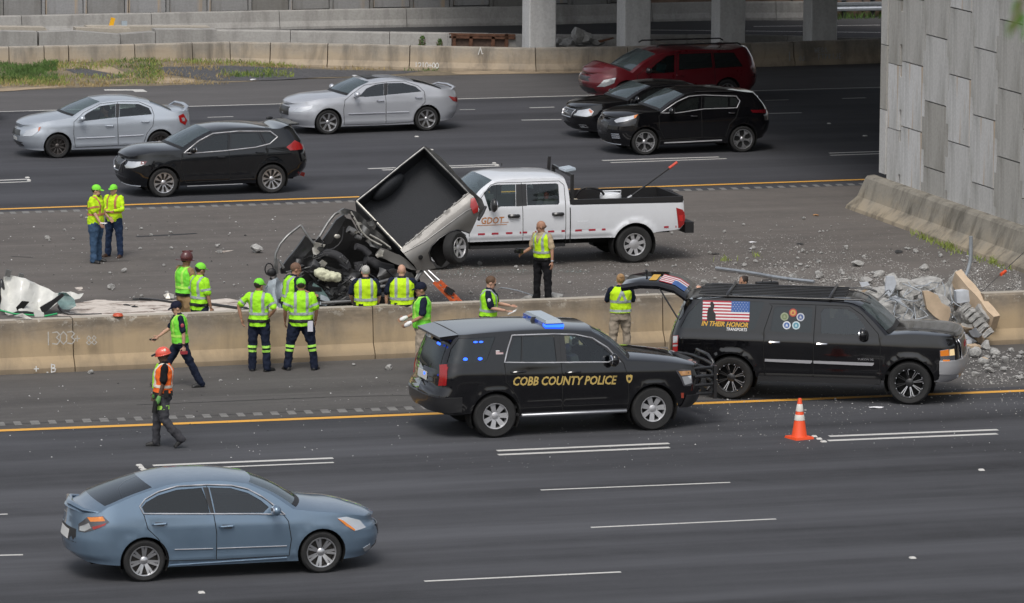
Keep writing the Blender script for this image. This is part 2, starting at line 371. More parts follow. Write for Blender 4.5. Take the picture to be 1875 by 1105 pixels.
# ------------------------------------------------------------------ concrete barriers
def barrier(name, label, pts, joints, prof, m, gap=.02, topm=None, secname='barrier_section'):
    """pts: base line of the near face; joints: lengths along it where sections meet"""
    root = empty(name, pts[0], label, 'barrier'); base = Vector(pts[0])
    seg = [(Vector(b)-Vector(a)).length for a, b in zip(pts, pts[1:])]; tot = sum(seg)
    def P(s):
        i = 0
        while i < len(seg)-1 and s > seg[i]: s -= seg[i]; i += 1
        a, b = Vector(pts[i]), Vector(pts[i+1]); d = (b-a).normalized(); return a+d*s, d
    js = [0]+[j for j in joints if 0 < j < tot]+[tot]
    for a, b in zip(js, js[1:]):
        k = max(2, int((b-a)/1.5)); q = MB(); n = len(prof); rr = random.Random(int(a*100))
        for i in range(k+1):
            s = a+gap/2+(b-a-gap)*i/k; p, d = P(s); nn = Vector((-d.y, d.x, 0)); jit = rr.uniform(-.006, .006)
            q.v += [tuple(p+nn*(y+jit)+Vector((0, 0, z*(1+jit)))-base) for y, z in prof]
        for i in range(k):
            for j in range(n-1):
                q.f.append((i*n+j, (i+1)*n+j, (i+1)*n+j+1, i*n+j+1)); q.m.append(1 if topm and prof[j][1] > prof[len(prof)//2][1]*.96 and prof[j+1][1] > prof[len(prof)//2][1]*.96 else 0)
        q.f += [tuple(range(n)), tuple(k*n+j for j in range(n-1, -1, -1))]; q.m += [0, 0]
        q.build(secname, [m, topm] if topm else m, root)
    return root
NP = [(0, 0), (0, .09), (.13, .30), (.19, .955), (.22, 1.0), (.46, 1.0), (.49, .955), (.55, .30), (.68, .09), (.68, 0)]
x0 = at(150, 690); xs = x0.x
nb0 = at(-400, 704); nb1 = at(1560, 621); nd = (nb1-nb0).normalized(); nl = (nb1-nb0).length
off = (x0-nb0).dot(nd)
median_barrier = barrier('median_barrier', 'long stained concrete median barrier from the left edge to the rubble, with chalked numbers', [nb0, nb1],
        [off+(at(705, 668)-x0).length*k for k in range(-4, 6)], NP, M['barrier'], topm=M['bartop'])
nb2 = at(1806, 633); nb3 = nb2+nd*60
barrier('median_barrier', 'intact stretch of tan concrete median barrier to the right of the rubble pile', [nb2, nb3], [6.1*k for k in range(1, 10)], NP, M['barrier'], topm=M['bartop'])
FP = [(0, 0), (0, .08), (.09, .24), (.14, .67), (.17, .71), (.33, .71), (.36, .67), (.36, 0)]
fpx = [(-300, 136), (0, 131), (200, 127), (430, 121.5), (600, 125), (960, 133), (1130, 131), (1330, 125), (1615, 116), (1900, 107)]
fpts = [at(*p) for p in fpx]
def bankz(p):
    """height of the grassy bank that laps the far barrier at the left"""
    for a, b in zip(fpts, fpts[1:]):
        if a.x <= p.x <= b.x: yb = a.y+(b.y-a.y)*(p.x-a.x)/(b.x-a.x); break
    else: return 0
    hb = .23*max(0, min(1, (fpts[4].x-p.x)/5)); return hb*max(0, min(1, 1-(yb-p.y)/4.5))
def along(pts, q):
    s = 0; best = None
    for a, b in zip(pts, pts[1:]):
        d = (b-a).normalized(); t = max(0, min((b-a).length, (q-a).dot(d))); e = (a+d*t-q).length
        if best is None or e < best[0]: best = (e, s+t)
        s += (b-a).length
    return best[1]
barrier('far_barrier', 'weathered concrete barrier along the far shoulder with the white number painted low on it', fpts,
        sorted(along(fpts, at(px, 122)) for px in (-150, -60, 4, 70, 116, 240, 351, 424, 495, 604, 760, 963, 1122, 1290, 1460, 1640)), FP, M['farbarrier'], gap=.03, topm=M['bartop'])
# second barrier on the ramp's near side, third one in front of the retaining wall
b2 = [at(px, py, .85) for px, py in ((-200, 44), (0, 44), (400, 46.5), (600, 49), (1015, 55.5), (1400, 56), (1530, 61), (1800, 60))]
b2 = [Vector((p.x, p.y-.17, 0)) for p in b2]
l2 = sum((b-a).length for a, b in zip(b2, b2[1:]))
barrier('ramp_barrier', 'grey concrete barrier behind the columns on the near side of the ramp', b2, [3.05*k for k in range(1, int(l2/3.05)+1)], FP, M['grey_concrete'])
b3 = [at(px, py, .0) for px, py in ((-200, 69), (0, 65), (600, 52.5), (1000, 46), (1270, 38), (1480, 37.5))]
l3 = sum((b-a).length for a, b in zip(b3, b3[1:]))
barrier('wall_barrier', 'concrete barrier at the foot of the far retaining wall, lit at its right end', b3, [4.2*k for k in range(1, int(l3/4.2)+1)],
        [(0, 0), (0, .08), (.08, .25), (.12, .57), (.14, .60), (.3, .60), (.3, 0)], M['grey_concrete'])
# ------------------------------------------------------------------ far retaining wall
def cross_panel(w, h, d, t, chamfer=.015):
    """interlocking retaining-wall panel outline: wide through its middle half, narrow at the ends"""
    g = chamfer
    o = [(-w/2+d+g, 0+g), (w/2-d-g, g), (w/2-d-g, h*.25), (w/2+d-g, h*.25), (w/2+d-g, h*.75), (w/2-d-g, h*.75), (w/2-d-g, h-g), (-w/2+d+g, h-g), (-w/2+d+g, h*.75), (-w/2-d+g, h*.75), (-w/2-d+g, h*.25), (-w/2+d+g, h*.25)]
    return o
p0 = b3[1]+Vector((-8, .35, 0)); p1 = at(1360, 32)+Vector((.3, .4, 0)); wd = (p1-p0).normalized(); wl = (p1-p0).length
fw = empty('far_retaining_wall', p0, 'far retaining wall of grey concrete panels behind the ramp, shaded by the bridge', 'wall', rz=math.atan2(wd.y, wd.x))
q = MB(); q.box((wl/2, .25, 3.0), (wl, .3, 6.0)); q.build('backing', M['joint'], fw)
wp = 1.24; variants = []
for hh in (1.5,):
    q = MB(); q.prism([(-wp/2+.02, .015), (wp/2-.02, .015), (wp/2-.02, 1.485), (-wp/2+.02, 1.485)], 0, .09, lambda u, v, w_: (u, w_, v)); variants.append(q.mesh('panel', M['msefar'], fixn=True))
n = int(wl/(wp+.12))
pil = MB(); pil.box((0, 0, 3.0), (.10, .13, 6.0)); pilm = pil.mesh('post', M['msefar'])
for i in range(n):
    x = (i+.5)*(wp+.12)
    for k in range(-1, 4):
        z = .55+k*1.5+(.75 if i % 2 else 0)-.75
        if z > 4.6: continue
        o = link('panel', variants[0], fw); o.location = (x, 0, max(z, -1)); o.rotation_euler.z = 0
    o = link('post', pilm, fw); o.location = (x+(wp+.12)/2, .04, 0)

# ------------------------------------------------------------------ big retaining wall on the right (an abutment), with its concrete base
WX, WY1, WY0 = 42.95, 115.25, 92.0
aw = empty('retaining_wall', (WX, WY1, 0), 'tall retaining wall of interlocking pale grey concrete panels at the right edge', 'wall')
q = MB(); q.box((18+.16, (WY0-WY1)/2, 4.6), (36, WY1-WY0-.04, 9.2)); q.build('backing', M['joint'], aw)  # carried far back out of view to block light under the deck
PW, PH, PD = 1.52, 1.53, .075
sh = cross_panel(PW, PH, PD, .1, .015)
q = MB(); q.prism(sh, 0, .14, lambda u, v, w_: (w_, -u, v)); q.v = [(v[0], v[1], v[2]) for v in q.v]
pan = q.mesh('panel', M['mse'])
# edge column beside the corner
q = MB(); q.prism([(-.2, .01), (.2, .01), (.2, 1.52), (-.2, 1.52)], -.01, .14, lambda u, v, w_: (w_, u, v)); edge = q.mesh('panel', M['mse'])
q = MB(); q.prism([(-.85+PD, .01), (.0, .01), (0, 1.52), (-.85+PD, 1.52)], 0, .14, lambda u, v, w_: (w_, u, v)); half = q.mesh('panel', M['mse'])
ztop = 9.1
zc = [z for z in [.56-1.53*2+1.53*k for k in range(0, 9)]]
for k, z in enumerate(zc):
    if z+1.53 < .6 or z > ztop-1: continue
    o = link('panel', edge, aw); o.location = (-.02, -.24, z+.35)
    o = link('panel', half, aw); o.location = (.0, -.47, z-.05)
for i in range(14):
    y = -1.32-PW/2-i*PW+.02
    for z in zc:
        zz = z+(PH/2 if i % 2 else 0)+.08
        if zz+PH < .6 or zz > ztop-1: continue
        o = link('panel', pan, aw); o.location = (0, y, zz)
# sloping base barrier along the foot
q = MB(); prof = [(-.62, 0), (-.60, .08), (-.36, .30), (-.22, .74), (-.17, .80), (.0, .82), (.0, 0)]
k = 24; n = len(prof)
for i in range(k+1):
    y = .35+(WY0-WY1-.6)*i/k; fl = 1.0 if i else .82
    q.v += [(a*1.0, y+(.28*(1-b/.82) if i == 0 else 0), b) for a, b in prof]
for i in range(k):
    for j in range(n-1): q.f.append((i*n+j, (i+1)*n+j, (i+1)*n+j+1, i*n+j+1)); q.m.append(0)
q.f += [tuple(range(n)), tuple(k*n+j for j in range(n-1, -1, -1))]; q.m += [0, 0]
M['basec'] = concrete('base_barrier_concrete', (.27, .25, .21), low=(.36, .30, .215), dirt=(.06, .055, .045), dirtamt=.9, zlow=(.0, .5))
q.build('base_barrier', M['basec'], aw)

# ------------------------------------------------------------------ overpass: deck above the frame, girders, columns in view
ov = empty('overpass', (42.7, 104, 6.6), 'concrete overpass deck carried over the far lanes', 'bridge')
q = MB(); q.prism([(0, -4), (36, -4), (28, 42), (13.5, 52), (12.2, 60), (12.2, 96), (0, 96)], .13, .48, lambda u, v, w_: (u, v, w_))  # right side widened out of view to deepen the shade below
q.box((.1, 33, .95), (.25, 126, 1.0)); q.box((12.1, 33, .95), (.25, 126, 1.0)); q.build('deck', M['deck'], ov)
for k in range(6):
    q = MB(); x = .8+k*2.1; q.box((x, 33, -.4), (.25, 126, 1.0)); q.box((x, 33, -.95), (.6, 126, .15)); q.build('girder', M['deck'], ov)
q = MB(); q.box((6.1, 45.6, -1.7), (12.4, 1.3, 1.3)); q.build('bent_cap', M['deck'], ov)
for i, px in enumerate((987, 1160, 1333, 1501)):
    p = at(px+3, 126); yy = 149.0
    bsx = at(px-4, 96, 0); P = at(px, 86, .84); sc = yy/P.y
    x = P.x*sc
    o = empty('bridge_column', (x, yy, 0), ['square concrete bridge column nearest the left, beside the rusty frames', 'second bridge column from the left, between the rubble heap and the minivan', 'third bridge column from the left, above the minivan', 'rightmost bridge column, beside the bright gap and guardrail'][i], 'column', 'columns under the overpass')
    q = MB(); q.box((0, 0, 2.4), (.84, .78, 4.8)); ob = q.build('shaft', M['column'], o)
    bm = bmesh.new(); bm.from_mesh(ob.data); bmesh.ops.bevel(bm, geom=[e for e in bm.edges if abs(e.verts[0].co.z-e.verts[1].co.z) > 1], offset=.03, segments=1, affect='EDGES'); bm.to_mesh(ob.data); bm.free()
    q = MB(); q.box((0, 0, .1), (1.2, 1.1, .2)); q.build('footing', M['grey_concrete'], o)

# ------------------------------------------------------------------ beyond the bridge: guardrail, lit lane, brown wall, grass bank
M['galv'] = mat('galvanised_steel', (.48, .51, .55), .38, metal=.75, var=.15, vscale=12)
M['brown'] = mat('brown_fence', (.20, .135, .10), .9, var=.3, vscale=2)
gr = empty('guardrail', at(1520, 34), 'silver double-beam guardrail beyond the bridge at the top right', 'guardrail')
ga = at(1520, 34)-gr.location; gb = at(1700, 31)-gr.location; gd = (gb-ga).normalized()
wprof = [(0, -.155), (.04, -.13), (.04, -.06), (0, -.01), (0, .01), (.04, .06), (.04, .13), (0, .155)]
for z0 in (.38, .74):
    q = MB()
    for i in range(2):
        b = ga+gd*(gb-ga).length*i; q.v += [(b.x, b.y-y, z0+z) for y, z in wprof]
    q.f += [(j, 8+j, 9+j, 1+j) for j in range(7)]; q.m += [0]*7; q.build('rail', M['galv'], gr, fixn=False)
for i in range(9):
    b = ga+gd*(.5+1.0*i); q = MB(); q.box((b.x, b.y+.09, .42), (.12, .14, .86)); q.build('post', M['joint'], gr)
q = MB(); y0 = at(1560, 0, 1.3).y
bw = empty('brown_wall', (at(1350, 8, 1).x, y0+8, 0), 'dull brown wall far beyond the guardrail at the top right', 'wall')
for i in range(12):
    q = MB(); q.box((i*2.5, 0, 1.6), (2.42, .25, 3.2)); q.build('panel', M['brown'], bw)
sheet('grass_bank', at(1490, 36).x, 90, at(1490, 35).y+.1, 169, -.02, M['dirt'])
pstrip((1380, 49), (1612, 46.5), .12, M['white_line']); pstrip((1140, 55), (1612, 60), .12, M['white_line'])
# painted numbers on the barriers
M['chalk'] = mat('faded_white_paint', (.42, .40, .36), .9, var=.25, vscale=20)
M['bright_paint'] = mat('white_paint', (.66, .66, .64), .8, var=.2, vscale=20)
def on_face(vs, fs, p_at, u, v, name, m, parent, off=.004):
    """lay a flat lettering mesh on a surface: origin p_at, right u, up v"""
    n = u.cross(v).normalized(); q = MB(); q.add([p_at+u*x+v*y+n*(off+.0005*(i//4)) for i, (x, y) in enumerate(vs)], fs)
    o = q.build(name, m, fixn=False)
    if parent: o.parent = parent; o.matrix_parent_inverse = parent.matrix_basis.inverted()
    return o
def face_pt(px, py, yf):
    d = _r*((px-937.5)/CAM_F)+_u*((552.5-py)/CAM_F)+_f; t = yf/d.y
    return Vector((0, 0, CAM_H))+d*t
DIG = {'1': [[(.3, 0), (.3, 1)]], '3': [[(.05, .95), (.4, 1), (.6, .8), (.35, .55), (.62, .3), (.4, .02), (.02, .08)]], '0': [[(.3, 0), (.05, .3), (.08, .75), (.32, 1), (.58, .7), (.55, .25), (.3, 0)]],
       '+': [[(.3, .2), (.3, .8)], [(.05, .5), (.6, .5)]], '2': [[(.05, .8), (.3, 1), (.55, .8), (.5, .55), (.05, 0), (.6, 0)]], '8': [[(.3, .52), (.08, .75), (.3, 1), (.52, .75), (.3, .52), (.02, .25), (.3, 0), (.58, .25), (.3, .52)]],
       'B': [[(.1, 0), (.1, 1), (.5, .9), (.5, .6), (.1, .52), (.6, .4), (.55, .08), (.1, 0)]], '.': [[(.25, .0), (.35, .0)]], '_': [[(-.1, -.25), (.8, -.25)]], 'A': [[(0, 0), (.3, 1), (.55, .1), (.7, .1)]], 'E': [[(.5, 1), (.1, 1), (.1, 0), (.5, 0)], [(.1, .5), (.45, .5)]],
       'W': [[(0, 1), (.1, 0), (.3, .7), (.5, 0), (.6, 1)]], 'G': [[(.55, .85), (.3, 1), (.05, .6), (.1, .1), (.5, .1), (.5, .5), (.3, .5)]], 'I': [[(.3, 0), (.3, 1)]], 'F': [[(.5, 1), (.1, 1), (.1, 0)], [(.1, .5), (.4, .5)]], 'P': [[(.1, 0), (.1, 1), (.5, .8), (.1, .5)]],
       'J': [[(.45, 1), (.45, .2), (.2, 0), (.05, .2)]], 'L': [[(.1, 1), (.1, 0), (.5, 0)]], 'T': [[(0, 1), (.6, 1)], [(.3, 1), (.3, 0)]], 'R': [[(.1, 0), (.1, 1), (.5, .8), (.1, .5), (.5, 0)]], ' ': []}
def scrawl(txt, h, adv=.8, w=.16):
    vs = []; fs = []
    for i, ch in enumerate(txt):
        a, b = stroke_mesh([[(x+i*adv, y) for x, y in s] for s in DIG[ch]], w); fs += [tuple(k+len(vs) for k in f) for f in b]; vs += a
    return [(x*h, y*h) for x, y in vs], fs
yf = nb0.y
ud = nd
def wr(txt, px, py, h, m, yy, par, adv=.8, w=.14, lean=.16, name='painted_number', dx=(1, 0, 0)):
    p = face_pt(px, py, yy); vs, fs = scrawl(txt, h, adv, w)
    return on_face(vs, fs, p, Vector(dx).normalized(), Vector((0, lean, 1)).normalized(), name, m, par)
wr('1303', 82, 632, .24, M['chalk'], yf+.125, median_barrier, .60, .09, .09)
wr('+', 137, 628, .16, M['chalk'], yf+.125, median_barrier, .95, .12, .09)
wr('88', 158, 632, .17, M['chalk'], yf+.125, median_barrier, .6, .1, .09)
wr('+ .B', 62, 683, .15, M['bright_paint'], yf-.012, median_barrier, .72, .14, .0)
wr('_', 84, 684, .15, M['bright_paint'], yf-.012, median_barrier, .8, .2, .0)
fb = bpy.data.objects['far_barrier']
def fbw(txt, px, py, h, m, **k):
    s = along(fpts, at(px, 125)); 
    acc = 0
    for a, b in zip(fpts, fpts[1:]):
        L = (b-a).length
        if acc+L > s: break
        acc += L
    d = (b-a).normalized(); nn = Vector((-d.y, d.x, 0)); z = (lambda t: t)(h)
    base = a+d*(s-acc)
    # height on the face from the row
    zz = max(.05, min(.8, (at(px, 125).y*0+ (base_row(px)-py)/56.0)))
    p = base+nn*(.075 if zz > .26 else .03)+Vector((0, 0, zz))
    vs, fs = scrawl(txt, h, k.get('adv', .8), k.get('w', .16))
    return on_face(vs, fs, p-nn*.02, d, Vector((nn.x*.09, nn.y*.09, 1)).normalized(), 'painted_number', m, fb)
def base_row(px):
    for (x0, y0), (x1, y1) in zip(fpx, fpx[1:]):
        if x0 <= px <= x1: return y0+(y1-y0)*(px-x0)/(x1-x0)
    return 120
fbw('1210+00', 765, 125, .16, M['bright_paint'], adv=.66, w=.15)
fbw('A', 885, 103, .2, M['bright_paint'], adv=.78, w=.12)
M['dimchalk'] = mat('dim_chalk', (.33, .34, .33), .9)
fbw('WEGA', 1514, 98, .14, M['dimchalk'], adv=.75, w=.14)
fbw('FTPRIJE', 1520, 109, .15, M['dimchalk'], adv=.75, w=.14)
fbw('0J', 1480, 112, .14, M['dimchalk'], adv=.75, w=.14)
fbw('I', 1456, 112, .26, M['dimchalk'], adv=.75, w=.14)
wr('12100', 611, 47, .12, M['dimchalk'], at(611, 50).y-.2, bpy.data.objects['wall_barrier'], .8, .14, .1)

# ------------------------------------------------------------------ vehicle builder
def paint(name, col, metal=.0, rough=.32, coat=1.0, dust=.03):
    m, nt, b = node_mat(name); g = G(m); v = g.coord('Object')
    n = g.noise(v, 3.0, 5, .6); n2 = g.noise(v, 90, 2, .5)
    c = g.mix(g.rng(n, .35, .75, 0, dust), col, (.28, .26, .24))
    nt.links.new(c, b.inputs['Base Color']); b.inputs['Metallic'].default_value = metal; b.inputs['Coat Weight'].default_value = coat; b.inputs['Coat Roughness'].default_value = .05
    nt.links.new(g.rng(n, .3, .75, rough*.85, rough*1.35), b.inputs['Roughness']); b.inputs['Specular IOR Level'].default_value = .3 if rough < .15 else .5
    return m
def glass(name, tint, body=.0, rough=.02, ior=1.62, bcol=(.03, .035, .035)):
    """thin window glass: tinted see-through plus a sharp reflection"""
    m = bpy.data.materials.new(name); m.use_nodes = True; g = G(m); nt = m.node_tree; nt.nodes.clear()
    t = g.n('BsdfTransparent'); t.inputs[0].default_value = rgb(tint)
    gl = g.n('BsdfGlossy'); gl.inputs['Roughness'].default_value = rough; gl.inputs[0].default_value = (.9, .95, 1, 1)
    fr = g.n('Fresnel'); fr.inputs[0].default_value = ior
    d = g.n('BsdfDiffuse'); d.inputs[0].default_value = rgb(bcol)
    m1 = g.n('MixShader'); m1.inputs[0].default_value = body; g.l.new(t.outputs[0], m1.inputs[1]); g.l.new(d.outputs[0], m1.inputs[2])
    mx = g.n('MixShader'); g.l.new(fr.outputs[0], mx.inputs[0]); g.l.new(m1.outputs[0], mx.inputs[1]); g.l.new(gl.outputs[0], mx.inputs[2])
    o = g.n('OutputMaterial'); g.l.new(mx.outputs[0], o.inputs[0]); return m
M['tyre'] = mat('tyre_rubber', (.018, .018, .018), .82, var=.3, vscale=6)
M['black'] = mat('black_plastic', (.012, .012, .013), .5)
M['satin'] = mat('satin_black', (.02, .02, .021), .35, coat=.3)
M['well'] = mat('wheel_well', (.006, .006, .006), .95)
M['chrome'] = mat('chrome', (.75, .75, .77), .12, metal=1)
M['bright'] = mat('bright_trim', (.55, .55, .57), .3, metal=.45)
M['alloy'] = mat('alloy_wheel', (.56, .56, .57), .3, metal=.85)
M['darkalloy'] = mat('dark_alloy', (.10, .09, .085), .4, metal=.7)
M['steel'] = mat('silver_steel_wheel', (.52, .52, .53), .42, metal=.6)
M['brake'] = mat('brake_disc', (.05, .045, .04), .6, metal=.3)
M['seat'] = mat('dark_seat', (.035, .035, .038), .85)
M['greyseat'] = mat('grey_seat', (.20, .20, .20), .85)
M['cabin'] = mat('cabin_trim', (.06, .06, .06), .8)
M['lamp'] = mat('clear_lamp', (.62, .64, .66), .1, metal=.55, coat=1)
M['lampdark'] = mat('dark_lamp', (.09, .09, .1), .12, metal=.4, coat=1)
M['red'] = mat('red_lamp', (.32, .012, .012), .15, coat=1)
M['darkred'] = mat('dark_red_lamp', (.10, .005, .008), .15, coat=1)
M['amber'] = mat('amber_lamp', (.75, .22, .02), .2, coat=1)
M['warm_lamp'] = mat('warm_lamp', (.8, .62, .35), .2, coat=1, emis=(1, .7, .35), estr=.35)
M['rubber'] = mat('door_seam', (.006, .006, .006), .8)
M['plate'] = mat('licence_plate', (.62, .62, .60), .5)
M['gl_light'] = glass('light_glass', (.62, .72, .69))
M['gl_mid'] = glass('tinted_glass', (.22, .26, .26), .12, ior=1.75, bcol=(.05, .06, .06))
M['gl_dark'] = glass('dark_glass', (.05, .055, .06), .3)
M['gl_black'] = glass('privacy_glass', (.012, .013, .015), .5)
M['gl_wind'] = glass('windscreen_glass', (.5, .62, .58), .3, ior=2.1, bcol=(.16, .21, .22))  # pale diffuse body stands in for the sky's reflection

def lerp_tab(t, x):
    if x <= t[0][0]: return t[0][1]
    for (a, b), (c, d) in zip(t, t[1:]):
        if x <= c: return b+(d-b)*(x-a)/(c-a) if c > a else d
    return t[-1][1]
def catmull(p, step=.06):
    if len(p) < 3: 
        q = list(p)
    out = []
    P = [Vector(a) for a in p]
    for i in range(len(P)-1):
        a, b = P[i], P[i+1]; pa = P[i-1] if i else a-(b-a); pb = P[i+2] if i+2 < len(P) else b+(b-a)
        n = max(1, int((b-a).length/step))
        for k in range(n):
            t = k/n; out.append(.5*((2*a)+(b-pa)*t+(2*pa-5*a+4*b-pb)*t*t+(3*a-pa-3*b+pb)*t**3))
    out.append(P[-1]); return [tuple(v) for v in out]
def resample(poly, step=.07, closed=True):
    o = []; n = len(poly)
    for i in range(n if closed else n-1):
        a, b = Vector(poly[i][:2]), Vector(poly[(i+1) % n][:2]); k = max(1, int((b-a).length/step+.5))
        o += [tuple(a.lerp(b, j/k)) for j in range(k)]
    if not closed: o.append(tuple(poly[-1]))
    return o
def inside(poly, x, y):
    c = False; j = len(poly)-1
    for i in range(len(poly)):
        a, b = poly[i], poly[j]
        if (a[1] > y) != (b[1] > y) and x < (b[0]-a[0])*(y-a[1])/(b[1]-a[1])+a[0]: c = not c
        j = i
    return c
def round_poly(p, r=.05, n=3):
    o = []; k = len(p)
    for i in range(k):
        a, b, c = Vector(p[i-1]), Vector(p[i]), Vector(p[(i+1) % k])
        ra = min(r, (a-b).length*.45); rc = min(r, (c-b).length*.45); s = b+(a-b).normalized()*ra; e = b+(c-b).normalized()*rc
        for j in range(n+1):
            t = j/n; o.append(tuple(s*(1-t)**2+b*2*t*(1-t)+e*t*t))
    return o
def cdt(loops, lattice):
    vs = []; es = []
    for L in loops:
        o = len(vs); n = len(L); vs += [Vector(p) for p in L]; es += [(o+i, o+(i+1) % n) for i in range(n)]
    vs += [Vector(p) for p in lattice]
    r = geometry.delaunay_2d_cdt(vs, es, [], 0, 1e-5, False)
    V = [(v.x, v.y) for v in r[0]]; T = []
    for f in r[2]:
        for k in range(1, len(f)-1):
            a, b, c = V[f[0]], V[f[k]], V[f[k+1]]; ar = (b[0]-a[0])*(c[1]-a[1])-(c[0]-a[0])*(b[1]-a[1])
            if abs(ar) < 1e-7: continue
            T.append((f[0], f[k], f[k+1]) if ar > 0 else (f[0], f[k+1], f[k]))
    return V, T
class Car:
    def __init__(s, name, label, cat, cr, cf, wb, W, front, rear, body, crop=(0, 0, 1), group=None, Lf=.9, Lr=.7, n=2.6, tum=.3, belt=((-2, .95), (2, .9)), sill=.24, zr=.3, zf=.22, r=.32, Ra=None, flare=.012, tw=.21, lowt=.05, wellz=None, loc=None):
        s.crop = crop; s.wb, s.W = wb, W; s.front, s.rear = front, rear; s.Lf, s.Lr, s.n, s.tum, s.belt = Lf, Lr, n, tum, belt
        s.sill, s.zr, s.zf, s.r = sill, zr, zf, r; s.Ra = Ra or r+.055; s.flare = flare; s.tw = tw; s.lowt = lowt; s.body = body
        s.cr = (crop[0]+cr[0]/crop[2], crop[1]+cr[1]/crop[2]); s.cf = (crop[0]+cf[0]/crop[2], crop[1]+cf[1]/crop[2])
        pr, pf = at(*s.cr), at(*s.cf); d = (pf-pr).normalized(); s.dir = 1 if s.cf[0] > s.cr[0] else -1
        s.near = -s.dir                         # the side (y sign) that faces the camera
        c = (pr+pf)/2+Vector((-d.y, d.x, 0))*(-s.near)*(W/2-tw/2-.02)
        s.root = empty(name, (c.x, c.y, 0), label, cat, group, math.atan2(d.y, d.x))
        s.tabF = sorted([(z, x) for x, z in front]); s.tabR = sorted([(z, x) for x, z in rear])
        s.wx = (-wb/2, wb/2); rel = CAM_YAW+((s.cr[0]+s.cf[0])/2-937.5)/CAM_F+math.atan2(d.y*s.dir, d.x*s.dir)
        s.kx = math.tan(rel); s.sz = CAM_F/(c-Vector((0, 0, CAM_H))).length*.985
        s.th = None
    def hw0(s, x, z):
        b = lerp_tab(s.belt, x); hw = s.W/2
        if z > b: dz = z-b; hw -= .022+s.tum*dz*(dz/(dz+.05))
        else:
            q = min(1, (b-z)/(b-s.sill)); hw -= s.lowt*q*q*q; hw -= .022*max(0, 1-(b-z)/.13)**2      # shoulder crease
            t = (z-s.sill-.10)/.045; hw += .013*math.exp(-t*t) if abs(x) < s.wb/2-s.Ra else 0          # lower body crease
        for wx in s.wx:
            d = math.hypot(x-wx, z-s.r)-s.Ra
            if abs(d) < .25 and z < b: hw += s.flare*math.exp(-(d/.07)**2)
        return hw
    def S(s, t): return 1.0 if t >= 1 else (0.0 if t <= 0 else (1-(1-t)**s.n)**(1/s.n))
    def f(s, x, z):
        return s.hw0(x, z)*s.S((lerp_tab(s.tabF, z)-x)/s.Lf)*s.S((x-lerp_tab(s.tabR, z))/s.Lr)
    def P(s, x, z, side, off=0):
        y = s.f(x, z); p = Vector((x, side*y, z))
        if off: p += s.N(x, z, side)*off
        return p
    def N(s, x, z, side):
        e = .012; fx = (s.f(x+e, z)-s.f(x-e, z))/(2*e); fz = (s.f(x, z+e)-s.f(x, z-e))/(2*e)
        v = Vector((-max(-6, min(6, fx)), 1, -fz)); v.y *= side; return v.normalized()
    def PE(s, y, z, end, off=0):
        xm = lerp_tab(s.tabF if end > 0 else s.tabR, z); L = s.Lf if end > 0 else s.Lr; xq = xm-end*L*.5
        q = min(.999, abs(y)/s.hw0(xq, z)); t = 1-(1-q**s.n)**(1/s.n); x = xm-end*L*t
        return Vector((x+end*off, y*(1+off*.5), z))
    def tr(s, pts, corr=True):
        """crop pixels -> local (x, z) on the camera-facing side"""
        o = []
        for px, py in pts:
            X = s.crop[0]+px/s.crop[2]; Y = s.crop[1]+py/s.crop[2]
            u = (X-s.cr[0])/(s.cf[0]-s.cr[0]); x0 = -s.wb/2+u*s.wb; z0 = (s.cr[1]+(s.cf[1]-s.cr[1])*u-Y)/s.sz
            x, z = x0, z0
            if corr:
                for _ in range(12):
                    d = s.W/2-.1-s.f(x, z); nx = x0+s.dir*s.kx*d; nz = z0-.17*d; x += .4*(nx-x); z += .4*(nz-z)
            o.append((x, z))
        return o
    # ---- shell
    def shell(s, top, offs, windows=(), doors=(), wind_u=.9, p=2.3, q=1.15):
        """top: list of (kind, [(x, z)...]) from nose to tail along the edge between side and top"""
        R_, body = s.root, s.body
        E = []; segs = []
        for kind, pts in top:
            c = catmull(pts, .07); segs.append((kind, c)); E += c if not E else c[1:]
        # dense samples close to rounded ends
        def dense(c, first, last):
            o = list(c)
            if first:
                xm = lerp_tab(s.tabF, o[0][1]); a, b = o[0], o[1]; new = [o[0]]
                for k in range(1, 6):
                    x = xm-s.Lf*(1-math.cos(k*PI/2/9))**1.0*.55
                    if x > b[0]+.005 and x < a[0]-.003: t = (x-a[0])/(b[0]-a[0]); new.append((x, a[1]+(b[1]-a[1])*t))
                o = new+o[1:]
            if last:
                a, b = o[-2], o[-1]; new = []
                for k in range(6, 0, -1):
                    x = b[0]+s.Lr*(1-math.cos(k*PI/2/9))*.55
                    if b[0]+.003 < x < a[0]-.005: t = (x-a[0])/(b[0]-a[0]); new.append((x, a[1]+(b[1]-a[1])*t))
                o = o[:-1]+new+[o[-1]]
            return o
        segs = [(k, dense(c, i == 0, i == len(segs)-1)) for i, (k, c) in enumerate(segs)]
        E = []
        for k, c in segs: E += c if not E else c[1:]
        s.E = E
        # outline
        o = []
        def arch(wx, z0, z1):
            a0 = math.asin(max(-1, (z0-s.r)/s.Ra)); a1 = math.asin(max(-1, (z1-s.r)/s.Ra))
            A = PI-a0; B = a1; return [(wx+s.Ra*math.cos(A+(B-A)*k/18), s.r+s.Ra*math.sin(A+(B-A)*k/18)) for k in range(19)]
        bot = [s.rear[0]]+arch(s.wx[0], s.zr, s.sill)+arch(s.wx[1], s.sill, s.zf)+[s.front[0]]
        fr = [pt for pt in s.front if pt[1] < E[0][1]-.01]; re = [pt for pt in s.rear if pt[1] < E[-1][1]-.01]
        out = resample(bot+fr[1:]+[E[0]], .09, False)[:-1]+list(E)+resample([E[-1]]+re[::-1], .09, False)[1:-1]
        s.out = out
        lat = []
        zs = [s.sill-.02+.085*k for k in range(int((max(e[1] for e in E)-s.sill)/.085)+1)]
